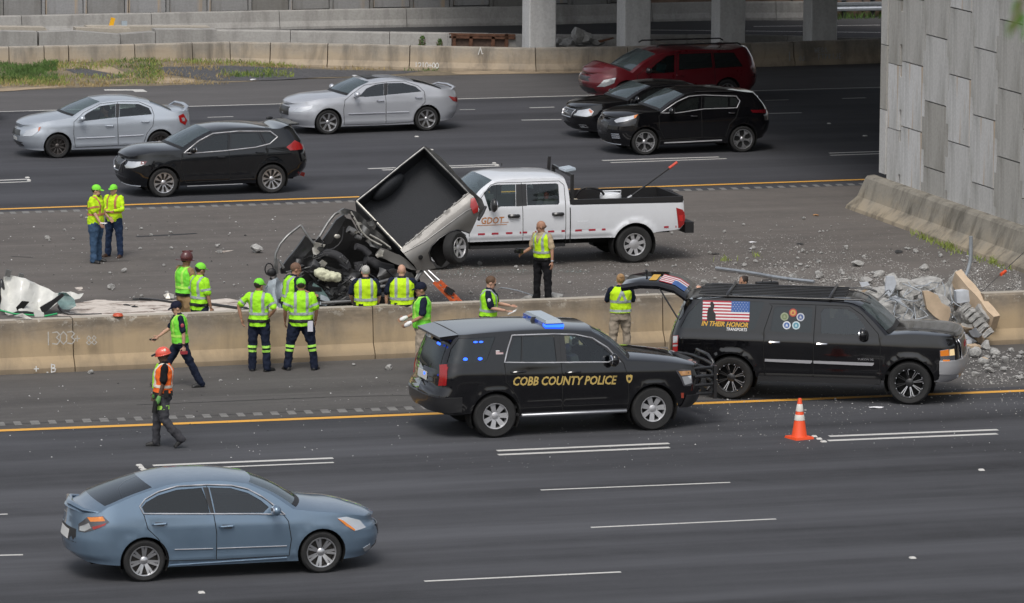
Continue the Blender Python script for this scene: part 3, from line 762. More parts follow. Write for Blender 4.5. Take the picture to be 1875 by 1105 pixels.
        for z in zs:
            xf, xr = lerp_tab(s.tabF, z), lerp_tab(s.tabR, z)
            xs = [xf-s.Lf*(1-math.cos(k*PI/2/10)) for k in range(1, 9)]+[xr+s.Lr*(1-math.cos(k*PI/2/10)) for k in range(1, 9)]
            k = xr+s.Lr*.8
            while k < xf-s.Lf*.8: xs.append(k); k += .1
            lat += [(x, z) for x in xs if inside(out, x, z)]
        W_ = [w[0] for w in windows]; D_ = [d for d in doors]
        V, T = cdt([out]+[resample(w, .1) for w in W_]+[resample(d, .1) for d in D_], lat)
        cls = []
        for t in T:
            cx = sum(V[i][0] for i in t)/3; cz = sum(V[i][1] for i in t)/3
            if not inside(out, cx, cz) or any(inside(w, cx, cz) for w in W_): cls.append(-1); continue
            k = 0
            for i, d in enumerate(D_):
                if inside(d, cx, cz): k = i+1; break
            cls.append(k)
        s.doors = {}
        for side in (1, -1):
            for k in range(len(D_)+1):
                idx = {}; vs = []; ns = []; fs = []
                for t, c in zip(T, cls):
                    if c != k: continue
                    g = []
                    for i in t:
                        if i not in idx: idx[i] = len(vs); x, z = V[i]; vs.append(tuple(s.P(x, z, side))); ns.append(s.N(x, z, side))
                        g.append(idx[i])
                    fs.append(tuple(g) if side < 0 else tuple(reversed(g)))
                if not fs: continue
                me = bpy.data.meshes.new('door' if k else 'body_side'); me.from_pydata(vs, [], fs); me.materials.append(body)
                me.polygons.foreach_set('use_smooth', [True]*len(fs)); me.normals_split_custom_set_from_vertices(ns)
                ob = link('door' if k else 'body_side', me, R_)
                if k: s.doors[(side, k-1)] = ob
            for k, d in enumerate(D_):
                q2 = MB(); q2.tube([s.P(x, z, side, .0) for x, z in resample(d, .08)], .0065, 5, closed=True); q2.build('door_seam', M['rubber'], s.doors.get((side, k), R_))
            for w in windows:
                s.patch(w[0], side, 'window', w[1], off=-.012, parent=R_, skirt=0)
        # top surfaces
        us = [math.sin(PI/2*k/9) for k in range(0, 10)]; us[-1] = 1
        for i, (kind, c) in enumerate(segs):
            (ax, az), (bx, bz) = offs[i], offs[i+1]; n = len(c)
            def row(j, ua):
                t = j/(n-1); e = c[j]
                if i == 0: tt = math.sin(t*PI/2)**.6
                elif i == len(segs)-1 and kind == 'deck': tt = 1-math.sin((1-t)*PI/2)**.6
                else: tt = t
                dx, dz = ax+(bx-ax)*tt, az+(bz-az)*tt; h = s.f(e[0], e[1])
                o_ = []
                for u in ua:
                    g_ = max(0, 1-abs(u)**p)**(1/q); o_.append(Vector((e[0]+dx*g_, u*h, e[1]+dz*g_)))
                return o_
            full = [-u for u in reversed(us)]+us[1:]
            def grid(name, ua, m, j0=0, j1=None, off=0, parent=R_):
                j1 = n-1 if j1 is None else j1; q3 = MB(); w_ = len(ua)
                for j in range(j0, j1+1): q3.v += [tuple(v+Vector((0, 0, off))) for v in row(j, ua)]
                for j in range(j1-j0):
                    q3.f += [(j*w_+a, j*w_+a+1, (j+1)*w_+a+1, (j+1)*w_+a) for a in range(w_-1)]
                q3.m = [0]*len(q3.f); return q3.build(name, m, parent, smooth=50, fixn=False)
            ua_in = [-wind_u+2*wind_u*k/12 for k in range(13)]
            if kind in ('hood', 'roof', 'deck'): s.top_obj = grid({'hood': 'hood', 'roof': 'roof', 'deck': 'boot_lid'}[kind], full, body)
            elif kind in ('wind', 'rear'):
                ed = [wind_u+(1-wind_u)*k/4 for k in range(5)]; grid('window_pillar', ed, body); grid('window_pillar', [-e for e in reversed(ed)], body)
                gm = s.gw if kind == 'wind' else s.gr; grid('windscreen' if kind == 'wind' else 'rear_window', ua_in, gm)
                if kind == 'wind': grid('cowl', ua_in, M['black'], 0, 1, .006)
            elif kind == 'open':
                ed = [.93+.07*k/4 for k in range(5)]; grid('bed_rail', ed, s.rail if hasattr(s, 'rail') else body); grid('bed_rail', [-e for e in reversed(ed)], s.rail if hasattr(s, 'rail') else body)
            elif kind == 'back':
                grid('cab_back', full, body)
        # wheel wells and underbody
        for wx in s.wx:
            for side in (1, -1):
                q4 = MB(); N_ = 16; a0, a1 = PI+.5, -.5; pts = [(wx+(s.Ra)*math.cos(a0+(a1-a0)*k/N_), s.r+(s.Ra)*math.sin(a0+(a1-a0)*k/N_)) for k in range(N_+1)]
                q4.v = [(x, side*(min(s.f(x, max(z, s.sill))-.004, s.W/2)), z) for x, z in pts]+[(x, side*(s.W/2-.42), z) for x, z in pts]
                q4.f = [(k, k+1, N_+2+k, N_+1+k) for k in range(N_)]+[tuple(range(N_+1, 2*N_+2))]; q4.m = [0]*len(q4.f); q4.build('wheel_well', M['well'], R_, fixn=False)
        q5 = MB(); xr, xf = s.rear[0][0], s.front[0][0]; hwm = s.W/2-.16
        q5.box(((s.wx[0]+s.wx[1])/2, 0, s.sill+.06), (s.wb-2*s.Ra-.04, 2*hwm, .14)); q5.box(((xf+xr)/2, 0, s.sill+.08), (xf-xr-.35, s.W-.95, .12)); q5.build('underbody', M['well'], R_)
    # ---- pieces laid on the skin
    def _fill(s, poly, f, name, m, parent, skirt, step=.07, smooth=45):
        poly = resample(poly, step); xs = [p_[0] for p_ in poly]; ys = [p_[1] for p_ in poly]; lat = []
        x = min(xs)+step
        while x < max(xs):
            y = min(ys)+step
            while y < max(ys):
                if inside(poly, x, y): lat.append((x, y))
                y += step
            x += step
        V, T = cdt([poly], lat); q_ = MB(); q_.v = [tuple(f(x, y, 0)) for x, y in V]
        for t in T:
            cx = sum(V[i][0] for i in t)/3; cy = sum(V[i][1] for i in t)/3
            if inside(poly, cx, cy): q_.f.append(t)
        if skirt:
            n = len(poly); o = len(q_.v); q_.v += [tuple(f(x, y, 0)) for x, y in poly]+[tuple(f(x, y, -skirt)) for x, y in poly]
            q_.f += [(o+i, o+(i+1) % n, o+n+(i+1) % n, o+n+i) for i in range(n)]
        q_.m = [0]*len(q_.f); return q_.build(name, m, parent, smooth=smooth)
    def patch(s, poly, side, name, m, off=.004, parent=None, skirt=.015, step=.08):
        return s._fill(poly, lambda x, z, k: s.P(x, z, side, off+k), name, m, parent or s.root, skirt, step)
    def patch2(s, poly, name, m, off=.004, parent=None, skirt=.015, step=.08):
        return [s.patch(poly, sd, name, m, off, parent, skirt, step) for sd in (s.near, -s.near)]
    def pend(s, poly, end, name, m, off=.004, parent=None, skirt=.015, step=.09):
        return s._fill(poly, lambda y, z, k: s.PE(y, z, end, off+k), name, m, parent or s.root, skirt, step)
    def line(s, pts, side, name, m, r=.009, off=.004, closed=False, parent=None, n=6, res=.08):
        q_ = MB(); q_.tube([s.P(x, z, side, off) for x, z in resample(pts, res, closed)], r, n, closed=closed); return q_.build(name, m, parent or s.root, smooth=60)
    def line2(s, pts, name, m, **k): return [s.line(pts, sd, name, m, **k) for sd in (s.near, -s.near)]
    def lineE(s, pts, end, name, m, r=.01, off=.004, closed=False, parent=None):
        q_ = MB(); q_.tube([s.PE(y, z, end, off) for y, z in resample(pts, .06, closed)], r, 6, closed=closed); return q_.build(name, m, parent or s.root, smooth=60)
    def band(s, z0, z1, xback, end, name, m, off=.02, rows=3, parent=None):
        """a bumper-like band that follows the rounded end from one flank to the other"""
        q_ = MB(); cols = None
        for r_ in range(rows+3):
            z = z0+(z1-z0)*min(max(r_-1, 0), rows)/rows; o_ = off if 0 < r_ < rows+2 else -.01
            xm = lerp_tab(s.tabF if end > 0 else s.tabR, z); L = s.Lf if end > 0 else s.Lr; xs = []
            xe = xm-end*L*.9; xs = [xback+(xe-xback)*j/5 for j in range(5)]
            xs += [xm-end*L*(1-math.cos(j*PI/2/10)) for j in range(9, -1, -1)]
            pts = []
            for x in xs:
                n_ = s.N(x-end*.002, z, 1); pts.append(Vector((x, s.f(x, z), z))+n_*o_)
            pts[-1] = Vector((xm+end*o_, 0, z)); row = pts+[Vector((p_.x, -p_.y, p_.z)) for p_ in reversed(pts[:-1])]
            q_.v += [tuple(v) for v in row]; cols = len(row)
        q_.f = [(i*cols+j, i*cols+j+1, (i+1)*cols+j+1, (i+1)*cols+j) for i in range(rows+2) for j in range(cols-1)]; q_.m = [0]*len(q_.f)
        return q_.build(name, m, parent or s.root, smooth=40)
    def handle(s, pt, m, side=None, L=.2, k=0, h=.03):
        for sd in ((side,) if side else (1, -1)):
            p_ = s.P(pt[0], pt[1], sd); q_ = MB(); q_.tube([p_+Vector((-L/2, 0, 0)), p_+Vector((-L/2+.02, sd*.035, .004)), p_+Vector((L/2-.02, sd*.035, .008)), p_+Vector((L/2, 0, .006))], [h*.5, h*.55, h*.55, h*.5], 6)
            q_.build('handle', m, s.doors.get((sd, k), s.root), smooth=50)
    def mirror(s, pt, m, k=0, size=(.16, .22, .17), arm=.1):
        for sd in (1, -1):
            p_ = s.P(pt[0], pt[1], sd); c = p_+Vector((0, sd*(arm+size[1]/2-.03), .05)); q_ = MB()
            q_.ell(c, (size[0]/2, size[1]/2, size[2]/2), n=12, k=8); q_.bar(p_+Vector((0, -sd*.01, 0)), c, .07, .05)
            q_.cur = 1; q_.ell(c+Vector((-size[0]*.32, 0, 0)), (.03, size[1]*.42, size[2]*.40), n=10, k=6); q_.build('wing_mirror', [m, M['chrome']], s.doors.get((sd, k), s.root), smooth=50)
    def text(s, txt, pt, size, m, side=None, bold=0, shear=0, xs=1, parent=None, name='lettering', off=.004, width=None, slope=0):
        side = side or s.near; vs, fs, w_, h_ = text_mesh(txt, size, bold, shear)
        kx = xs if not width else width/w_; dr = 1 if side < 0 else -1; q_ = MB()
        for x, y in vs: q_.v.append(tuple(s.P(pt[0]+dr*x*kx, pt[1]+y+slope*x*kx, side, off)))
        q_.f = fs; q_.m = [0]*len(fs); return q_.build(name, m, parent or s.root, fixn=False)
    # ---- wheels
    def wheels(s, style, tyre_r=None, rim=None):
        r = tyre_r or s.r; rim = rim or r*.68
        key = repr((style, r, rim, s.tw))
        if key not in WHEELS: WHEELS[key] = wheel_meshes(r, s.tw, rim, style)
        tm, rm_, hm = WHEELS[key]
        for i, wx in enumerate(s.wx):
            for sd in (1, -1):
                o = link('wheel', tm, s.root); o.location = (wx, sd*(s.W/2-s.tw/2-.02), r); o.rotation_euler = (0, 0, 0 if sd > 0 else PI)
                rr = link('rim', rm_, o); hh = link('hub_cap', hm, o); rr.rotation_euler.y = hh.rotation_euler.y = random.Random(i+sd+len(s.root.name)).uniform(0, 1)
    def cabin(s, x_dash, x_front, x_rear, z0=.45, h=.62, seatm=None, rows=2, right_driver=False):
        seatm = seatm or M['seat']; W_ = s.W-.5
        q_ = MB(); q_.box(((x_dash+x_rear-.4)/2, 0, s.sill+.12), (x_dash-x_rear+.9, s.W-.34, .06)); q_.build('floor', M['cabin'], s.root)
        q_ = MB(); q_.box((x_dash+.12, 0, z0+.30), (.4, s.W-.32, .28)); q_.build('dashboard', M['cabin'], s.root)
        q_ = MB(); q_.tube([(x_dash-.12+.06*math.sin(a), .36+.17*math.cos(a), z0+.42+.16*math.sin(a)) for a in [2*PI*k/14 for k in range(14)]], .016, 6, closed=True)
        q_.bar((x_dash-.1, .36, z0+.42), (x_dash+.05, .36, z0+.36), .05); q_.bar((x_dash-.12, .2, z0+.42), (x_dash-.12, .52, z0+.42), .03); q_.build('steering_wheel', M['cabin'], s.root, smooth=60)
        xs = [x_front+(x_rear-x_front)*k/max(1, rows-1) for k in range(rows)]
        for i, x in enumerate(xs):
            for y, w_ in (((.38, .5), (-.38, .5)) if i == 0 else ((0, W_),)):
                q_ = MB(); q_.box((x+.15, y, z0+.04), (.5, w_, .14)); q_.box((x-.14, y, z0+.34), (.14, w_, .6), Matrix.Rotation(R(-12), 3, 'Y'))
                for hy in ((y,) if i == 0 else (-.38, .38)): q_.ell((x-.24, hy, z0+.74), (.06, .12, .09), n=8, k=6)
                q_.build('seat', seatm, s.root, smooth=40)
WHEELS = {}
def wheel_meshes(r, w, rim, st):
    RX = Matrix.Rotation(R(-90), 3, 'X')            # turned axis -> +y is outboard
    q = MB(); h = w/2
    q.lathe([(rim*.98, -h*.9), (rim*1.02, -h), (r*.90, -h), (r*.985, -h*.78), (r, -h*.5), (r, 0), (r, h*.5), (r*.985, h*.78), (r*.90, h), (rim*1.04, h*.96), (rim*.98, h*.86), (rim*.95, h*.3)], 36, RX, cap=False)
    for a in (-.45, 0, .45): q.lathe([(r*1.002, h*a-.006), (r*1.003, h*a), (r*1.002, h*a+.006)], 36, RX, cap=False)
    tm = q.mesh('wheel', M['tyre'], 40)
    q = MB(); q.lathe([(rim*.90, -h*.6), (rim*.93, h*.2), (rim*.94, h*.78), (rim*1.0, h*.92), (rim*.985, h*1.0), (rim*.93, h*.97), (rim*.90, h*.80)], 36, RX, cap=False)
    n, kind = st['n'], st.get('kind', 'spoke'); dish = st.get('dish', .35)
    yo = h*(.82); y_in = h*(.82-dish)
    def pt(rr, a, y): return Vector((rr*math.cos(a), y, rr*math.sin(a)))
    for i in range(n):
        a = 2*PI*i/n
        for da in (st['pair'] if 'pair' in st else (0,)):
            w0, w1 = st.get('w0', .05), st.get('w1', .035); r0, r1 = rim*.16, rim*.94; vs = []
            for rr, ww, y, aa in ((r0, w0, y_in, a+da*st.get('in', .6)), (rim*.55, (w0+w1)/2*st.get('mid', 1), (y_in+yo)/2+.004, a+da), (r1, w1, yo, a+da*st.get('out', 1))):
                t = Vector((-math.sin(aa), 0, math.cos(aa))); c = pt(rr, aa, y)
                vs += [c-t*ww/2+Vector((0, 0, 0)), c+t*ww/2, c+t*ww*.4+Vector((0, -.03, 0)), c-t*ww*.4+Vector((0, -.03, 0))]
            q.add(vs, [(0, 1, 5, 4), (4, 5, 9, 8), (1, 2, 6, 5), (5, 6, 10, 9), (3, 0, 4, 7), (7, 4, 8, 11), (8, 9, 10, 11)])
            if 'fork' in st:
                for sgn in (-1, 1):
                    a2 = a+da+sgn*st['fork']; c0, c1 = pt(rim*.5, a+da, (y_in+yo)/2+.004), pt(rim*.94, a2, yo); q.bar(c0, c1, w1*.8, .02, up=(0, 1, 0))
    q.cur = 1; q.lathe([(.001, -.02), (rim*.88, -.02), (rim*.88, h*.15), (.001, h*.15)], 24, RX)
    if kind == 'bolts':
        q.cur = 2
        for i in range(n*2): q.ell(pt(rim*.93, 2*PI*(i+.5)/(n*2), h*.97), (.011, .011, .011), n=6, k=4)
    if 'lip' in st: q.m[:7*36] = [3]*(7*36)
    rm_ = q.mesh('rim', [st.get('m', M['alloy']), st.get('back', M['brake']), M['chrome'], st.get('lip', M['alloy'])], 35)
    q = MB(); hr = st.get('hub', .055); q.lathe([(hr*1.15, y_in-.03), (hr*1.1, y_in+.01), (hr*.8, y_in+.022), (.001, y_in+.026)], 16, RX)
    for i in range(5): q.cur = 1; q.ell(pt(hr*1.15+.018, 2*PI*i/5, y_in+.004), (.009, .009, .009), n=6, k=4)
    return tm, rm_, q.mesh('hub_cap', [st.get('hm', st.get('m', M['alloy'])), M['black']], 40)
# ------------------------------------------------------------------ blue sedan in the near lane
M['blue'] = paint('steel_blue_paint', (.165, .24, .325), metal=.55, rough=.36)
c = Car('parked_car', 'steel-blue four-door sedan driving alone in the near lanes at the bottom left', 'car', (520, 657), (1497, 608), 2.775, 1.80,
        front=[(2.28, .20), (2.42, .34), (2.46, .52), (2.43, .66), (2.34, .74)], rear=[(-2.30, .30), (-2.44, .42), (-2.47, .62), (-2.42, .86), (-2.40, 1.06)],
        body=M['blue'], crop=(80, 840, 2.9297), Lf=.85, Lr=.65, n=2.5, tum=.34, belt=((-2.5, .98), (2.4, .84)), r=.325, sill=.21, zr=.27, zf=.20)
c.root.name = 'sedan_car'
c.gw, c.gr = M['gl_wind'], M['gl_mid']
T = c.tr
E_w = T([(1345, 272), (1225, 196), (1090, 139)]); E_r = T([(1090, 139), (970, 127), (850, 127), (700, 140), (580, 170)]); E_b = T([(580, 170), (450, 217), (325, 270)])
hood = [(2.34, .74), (2.15, .82), (1.7, .92), (1.3, .965), E_w[0]]
deck = [E_b[-1], (-2.05, 1.09), (-2.40, 1.06)]
wf = T([(882, 160), (1000, 163), (1095, 188), (1165, 226), (1210, 262), (1180, 292), (914, 295), (900, 230)])
wr_ = T([(838, 162), (700, 174), (600, 204), (535, 240), (512, 266), (526, 296), (884, 295), (868, 230)])
fd = T([(865, 150), (1000, 152), (1110, 176), (1200, 228), (1290, 300), (1318, 335), (1335, 430), (1322, 518), (920, 541), (922, 400), (905, 300)])
rd = T([(865, 150), (700, 160), (600, 190), (530, 228), (502, 264), (524, 310), (545, 380), (600, 430), (640, 490), (655, 547), (920, 541), (922, 400), (905, 300)])
OFFS = [(0, 0), (.24, .06), (.16, .045), (-.08, .045), (-.10, .04), (0, 0)]
c.shell([('hood', hood), ('wind', E_w), ('roof', E_r), ('rear', E_b), ('deck', deck)], OFFS, [(wf, M['gl_mid']), (wr_, M['gl_dark'])], [fd, rd])
c.line2(T([(1300, 300), (1230, 246), (1170, 205), (1090, 166), (1000, 148), (860, 146), (700, 156), (600, 185), (530, 224), (500, 262), (520, 301), (700, 300), (900, 299), (1100, 298)]), 'window_trim', M['bright'], r=.011, off=.008, closed=True)
c.patch2(T([(845, 160), (876, 160), (908, 295), (888, 295)]), 'door_pillar', M['satin'], off=.005)
c.line2(T([(690, 488), (900, 482)]), 'side_moulding', M['alloy'], r=.009, off=.006); c.line2(T([(925, 481), (1308, 466)]), 'side_moulding', M['alloy'], r=.009, off=.006)
c.handle(T([(976, 365)])[0], M['blue'], k=0, L=.22, h=.035); c.handle(T([(608, 355)])[0], M['blue'], k=1, L=.22, h=.035)
c.patch2(T([(952, 356), (1008, 356), (1004, 376), (960, 376)]), 'handle_recess', M['darkalloy'], off=.002, skirt=0); c.patch2(T([(584, 346), (638, 346), (633, 366), (592, 366)]), 'handle_recess', M['darkalloy'], off=.002, skirt=0)
c.mirror(T([(1235, 285)])[0], M['blue'])
c.patch2(T([(1588, 318), (1640, 310), (1715, 328), (1750, 368), (1690, 385), (1655, 362), (1620, 338)]), 'headlight', M['lamp'], off=.008)
c.patch2(T([(1592, 320), (1622, 330), (1690, 378), (1684, 384), (1640, 360)]), 'side_marker', M['amber'], off=.011)
tl = T([(165, 358), (215, 320), (300, 314), (335, 346), (255, 385), (200, 402), (165, 396)])
c.patch2(tl, 'tail_light', M['lampdark'], off=.008)
c.patch2(T([(215, 322), (298, 317), (312, 340), (232, 345)]), 'indicator_lens', M['amber'], off=.013)
c.patch2(T([(240, 372), (318, 350), (312, 362), (250, 386)]), 'brake_lens', M['red'], off=.013)
c.patch2(T([(172, 372), (222, 352), (236, 378), (200, 396), (172, 392)]), 'reversing_lens', M['lamp'], off=.013)
c.pend([(-.26, .62), (.26, .62), (.26, .76), (-.26, .76)], -1, 'licence_plate', M['plate']); c.pend([(-.55, .60), (.55, .60), (.5, .80), (-.5, .80)], -1, 'plate_recess', M['satin'], off=.001)
c.pend([(-.45, .50), (.45, .50), (.52, .66), (-.52, .66)], 1, 'grille', M['satin']); c.pend([(-.5, .26), (.5, .26), (.5, .40), (-.5, .40)], 1, 'lower_grille', M['satin'])
c.patch2(T([(1735, 478), (1775, 455), (1778, 480), (1745, 498)]), 'fog_light', M['lamp'], off=.006)
# boot spoiler
q = MB(); q.tube([(-2.02, -.76, 1.08), (-2.26, -.62, 1.115), (-2.36, 0, 1.13), (-2.26, .62, 1.115), (-2.02, .76, 1.08)], [.03, .05, .06, .05, .03], 8, flat=.55); q.build('spoiler', M['blue'], c.root, smooth=60)
q = MB(); q.bar((1.08, -.3, 1.06), (.86, .35, 1.14), .02); q.bar((1.14, .25, 1.05), (.96, .75, 1.1), .02); q.build('wiper', M['black'], c.root)
c.line2(T([(660, 572), (1310, 528)]), 'sill_trim', M['blue'], r=.014, off=.006)
c.wheels(dict(n=7, pair=(-.13, .13), w0=.035, w1=.038, dish=.3, **{'in': .9}), rim=.235)
c.cabin(.75, .05, -.85, z0=.42, h=.6)
M['redmark'] = mat('marker_lens', (.55, .16, .07), .2, coat=1)
M['silver'] = paint('silver_paint', (.50, .545, .60), metal=.55, rough=.38)
M['silver2'] = paint('light_silver_paint', (.56, .58, .62), metal=.5, rough=.38)
M['blackpaint'] = paint('black_paint', (.004, .004, .005), rough=.09, dust=.008)
M['greyblack'] = paint('dark_grey_black_paint', (.006, .007, .009), metal=.2, rough=.12, dust=.01)
M['maroon'] = paint('maroon_paint', (.13, .008, .014), metal=.25, rough=.3)
M['white'] = paint('white_paint_truck', (.72, .74, .77), rough=.35, dust=.1)
def wagon(c, hood, wi, ro, offs=None, **k):
    """body whose tail closes itself below the roof: hood, windscreen, roof"""
    c.shell([('hood', hood), ('wind', wi), ('roof', ro)], offs or [(0, 0), (.22, .09), (.13, .08), (0, 0)], **k)

# ------------------------------------------------------------------ silver compact sedan, far lanes, left
def driver(c, x, y=.38, shirt=(.1, .3, .32), z0=.5, skin=None):
    """a seated driver, head and shoulders behind the glass"""
    sk = mat('driver_skin', (.36, .22, .16), .6); sh = mat('driver_shirt', shirt, .8)
    o = c.root; e = empty('person', (0, 0, 0), None, None); 
    q = MB(); q.tube([(x, y, z0), (x-.04, y, z0+.2), (x-.07, y, z0+.42), (x-.07, y, z0+.47)], [.15, .17, .18, .06], 10, flat=1.0)
    for sg in (-1, 1): q.tube([(x-.06, y+sg*.17, z0+.42), (x+.02, y+sg*.22, z0+.18), (x+.30, y+sg*.12, z0+.24)], [.055, .045, .03], 8)
    q.tube([(x-.07, y, z0+.44), (x-.05, y, z0+.54)], .05, 8); q.ell((x-.04, y, z0+.65), (.10, .08, .125), n=12, k=9); q.ell((x+.06, y, z0+.63), (.025, .015, .02), n=6, k=4)
    b = MB(); b.add(q.v, q.f); me = b.mesh('person', [sk], 60); me.materials.append(sh)
    for p_ in me.polygons: p_.material_index = 1 if p_.center.z < z0+.46 and not p_.center.x > x+.12 else 0
    bpy.data.objects.remove(e)
    pr = link('person', me); pr.matrix_world = Matrix.Translation(c.root.location) @ Matrix.Rotation(c.root.rotation_euler.z, 4, 'Z')
    hb = MB(); hb.ell((x-.065, y, z0+.69), (.105, .09, .10), n=12, k=8); h = hb.build('hair', mat('driver_hair', (.03, .02, .015), .8), pr, smooth=60)
    return pr
c = Car('sedan_car', 'silver compact sedan with dark steel wheels in the far lanes at the left', 'car', (803, 784), (292, 800), 2.685, 1.79,
        front=[(2.14, .22), (2.25, .36), (2.28, .55), (2.24, .68), (2.16, .78)], rear=[(-2.16, .30), (-2.27, .45), (-2.30, .65), (-2.27, .9), (-2.25, 1.08)],
        body=M['silver'], crop=(0, 0, 2.763), Lf=.8, Lr=.6, tum=.32, belt=((-2.3, 1.0), (2.2, .88)), r=.312, sill=.21, zr=.27, zf=.20)
c.gw, c.gr = M['gl_wind'], M['gl_mid']; T = c.tr
Ew = T([(383, 598), (440, 560), (518, 522)]); Er = T([(518, 522), (600, 512), (680, 512), (755, 528)]); Eb = T([(755, 528), (810, 548), (862, 570)])
hood = [(2.16, .78), (2.0, .86), (1.7, .93), (1.45, .97), Ew[0]]; deck = [Eb[-1], (-2.0, 1.11), (-2.25, 1.08)]
wf = T([(398, 618), (440, 578), (505, 542), (583, 530), (582, 599), (440, 616)]); wr_ = T([(606, 530), (700, 531), (750, 551), (766, 583), (602, 597)])
fd = T([(376, 622), (425, 574), (508, 530), (594, 520), (592, 604), (596, 738), (382, 748), (374, 680)]); rd = T([(594, 520), (700, 520), (762, 547), (776, 586), (770, 640), (740, 678), (722, 733), (596, 738), (592, 604)])
c.shell([('hood', hood), ('wind', Ew), ('roof', Er), ('rear', Eb), ('deck', deck)], OFFS, [(wf, M['gl_light']), (wr_, M['gl_light'])], [fd, rd])
c.patch2(T([(584, 530), (605, 530), (600, 598), (583, 600)]), 'door_pillar', M['satin'], off=.005)
c.line2(T([(388, 703), (580, 695)]), 'side_moulding', M['silver2'], r=.014, off=.006); c.line2(T([(600, 693), (722, 686)]), 'side_moulding', M['silver2'], r=.014, off=.006)
c.handle(T([(553, 642)])[0], M['silver'], k=0); c.handle(T([(732, 620)])[0], M['silver'], k=1); c.mirror(T([(408, 612)])[0], M['silver'])
c.patch2(T([(120, 690), (140, 662), (212, 644), (205, 664), (170, 690)]), 'headlight', M['lamp'], off=.008); c.patch2(T([(201, 648), (212, 645), (205, 664), (198, 670)]), 'side_marker', M['redmark'], off=.010)
c.patch2(T([(898, 590), (922, 578), (942, 612), (932, 636), (905, 622)]), 'tail_light', M['red'], off=.008); c.patch2(T([(912, 600), (926, 598), (930, 615), (918, 618)]), 'reversing_lens', M['lamp'], off=.012)
c.pend([(-.42, .56), (.42, .56), (.36, .70), (-.36, .70)], 1, 'grille', M['satin']); c.pend([(-.45, .28), (.45, .28), (.5, .40), (-.5, .40)], 1, 'lower_grille', M['satin']); c.pend([(-.16, .42), (.16, .42), (.16, .5), (-.16, .5)], 1, 'licence_plate', M['plate'])
c.line2(T([(235, 700), (240, 760)]), 'mud_flap', M['silver'], r=.01) if False else None
q = MB(); q.tube([(-1.98, -.74, 1.11), (-2.12, -.6, 1.21), (-2.16, 0, 1.23), (-2.12, .6, 1.21), (-1.98, .74, 1.11)], [.03, .05, .055, .05, .03], 8, flat=.55); q.build('spoiler', M['silver'], c.root, smooth=60)
c.wheels(dict(n=10, w0=.02, w1=.03, dish=.3, m=M['darkalloy']), rim=.215); c.cabin(.72, .0, -.85, z0=.42, seatm=M['greyseat'])
tag(driver(c, .02, .38, (.12, .16, .12)), 'driver in a dark green top behind the window of the silver compact sedan', 'person')

# ------------------------------------------------------------------ silver luxury sedan, far lanes, centre
c = Car('sedan_car', 'silver sedan with bright seven-spoke alloy wheels and a dark sunroof, in the far lanes', 'car', (770, 662), (275, 680), 2.78, 1.82,
        front=[(2.24, .22), (2.36, .36), (2.39, .55), (2.36, .68), (2.28, .77)], rear=[(-2.30, .28), (-2.44, .45), (-2.48, .65), (-2.44, .9), (-2.40, 1.04)],
        body=M['silver2'], crop=(500, 0, 2.763), Lf=.9, Lr=.7, tum=.34, belt=((-2.4, .98), (2.3, .86)), r=.33, sill=.20, zr=.26, zf=.19)
c.gw, c.gr = M['gl_wind'], M['gl_dark']; T = c.tr
Ew = T([(388, 492), (430, 455), (495, 421)]); Er = T([(495, 421), (570, 410), (640, 409), (708, 420)]); Eb = T([(708, 420), (780, 436), (848, 458)])
hood = [(2.28, .77), (2.1, .85), (1.75, .92), (1.45, .96), Ew[0]]; deck = [Eb[-1], (-2.1, 1.08), (-2.40, 1.05)]
wf = T([(432, 494), (470, 452), (512, 433), (556, 426), (556, 488), (470, 495)]); wr_ = T([(578, 425), (650, 423), (715, 441), (748, 467), (640, 478), (576, 484)])
fd = T([(362, 512), (400, 478), (460, 435), (570, 419), (566, 490), (568, 628), (360, 634), (356, 560)]); rd = T([(570, 419), (660, 414), (730, 438), (762, 468), (766, 520), (722, 565), (704, 618), (568, 628), (566, 490)])
c.shell([('hood', hood), ('wind', Ew), ('roof', Er), ('rear', Eb), ('deck', deck)], OFFS, [(wf, M['gl_mid']), (wr_, M['gl_mid'])], [fd, rd])
c.patch2(T([(557, 426), (577, 425), (575, 484), (557, 488)]), 'door_pillar', M['satin'], off=.005)
c.line2(T([(380, 581), (565, 575)]), 'side_moulding', M['chrome'], r=.016, off=.006); c.line2(T([(572, 573), (682, 569)]), 'side_moulding', M['silver2'], r=.016, off=.006)
c.handle(T([(540, 514)])[0], M['chrome'], k=0); c.handle(T([(732, 498)])[0], M['chrome'], k=1); c.mirror(T([(412, 490)])[0], M['silver2'])
c.patch2(T([(98, 566), (125, 547), (205, 538), (196, 556), (150, 570)]), 'headlight', M['lamp'], off=.008)
c.patch2(T([(885, 490), (932, 487), (934, 516), (908, 514)]), 'tail_light', M['red'], off=.008)
c.pend([(-.4, .50), (.4, .50), (.36, .72), (-.36, .72)], 1, 'grille', M['satin']); c.pend([(-.5, .28), (.5, .28), (.5, .38), (-.5, .38)], 1, 'lower_grille', M['satin'])
q = MB(); q.box((-.18, 0, lerp_tab(sorted(Er), -.18)+.047), (.62, .8, .012)); q.build('sunroof', M['satin'], c.root)
q = MB(); q.tube([(-2.1, -.76, 1.07), (-2.26, -.6, 1.13), (-2.32, 0, 1.15), (-2.26, .6, 1.13), (-2.1, .76, 1.07)], [.03, .045, .05, .045, .03], 8, flat=.5); q.build('spoiler', M['silver2'], c.root, smooth=60)
c.wheels(dict(n=7, w0=.045, w1=.06, dish=.25, hub=.045), rim=.245); c.cabin(.7, -.05, -.9, z0=.40, seatm=M['greyseat'])

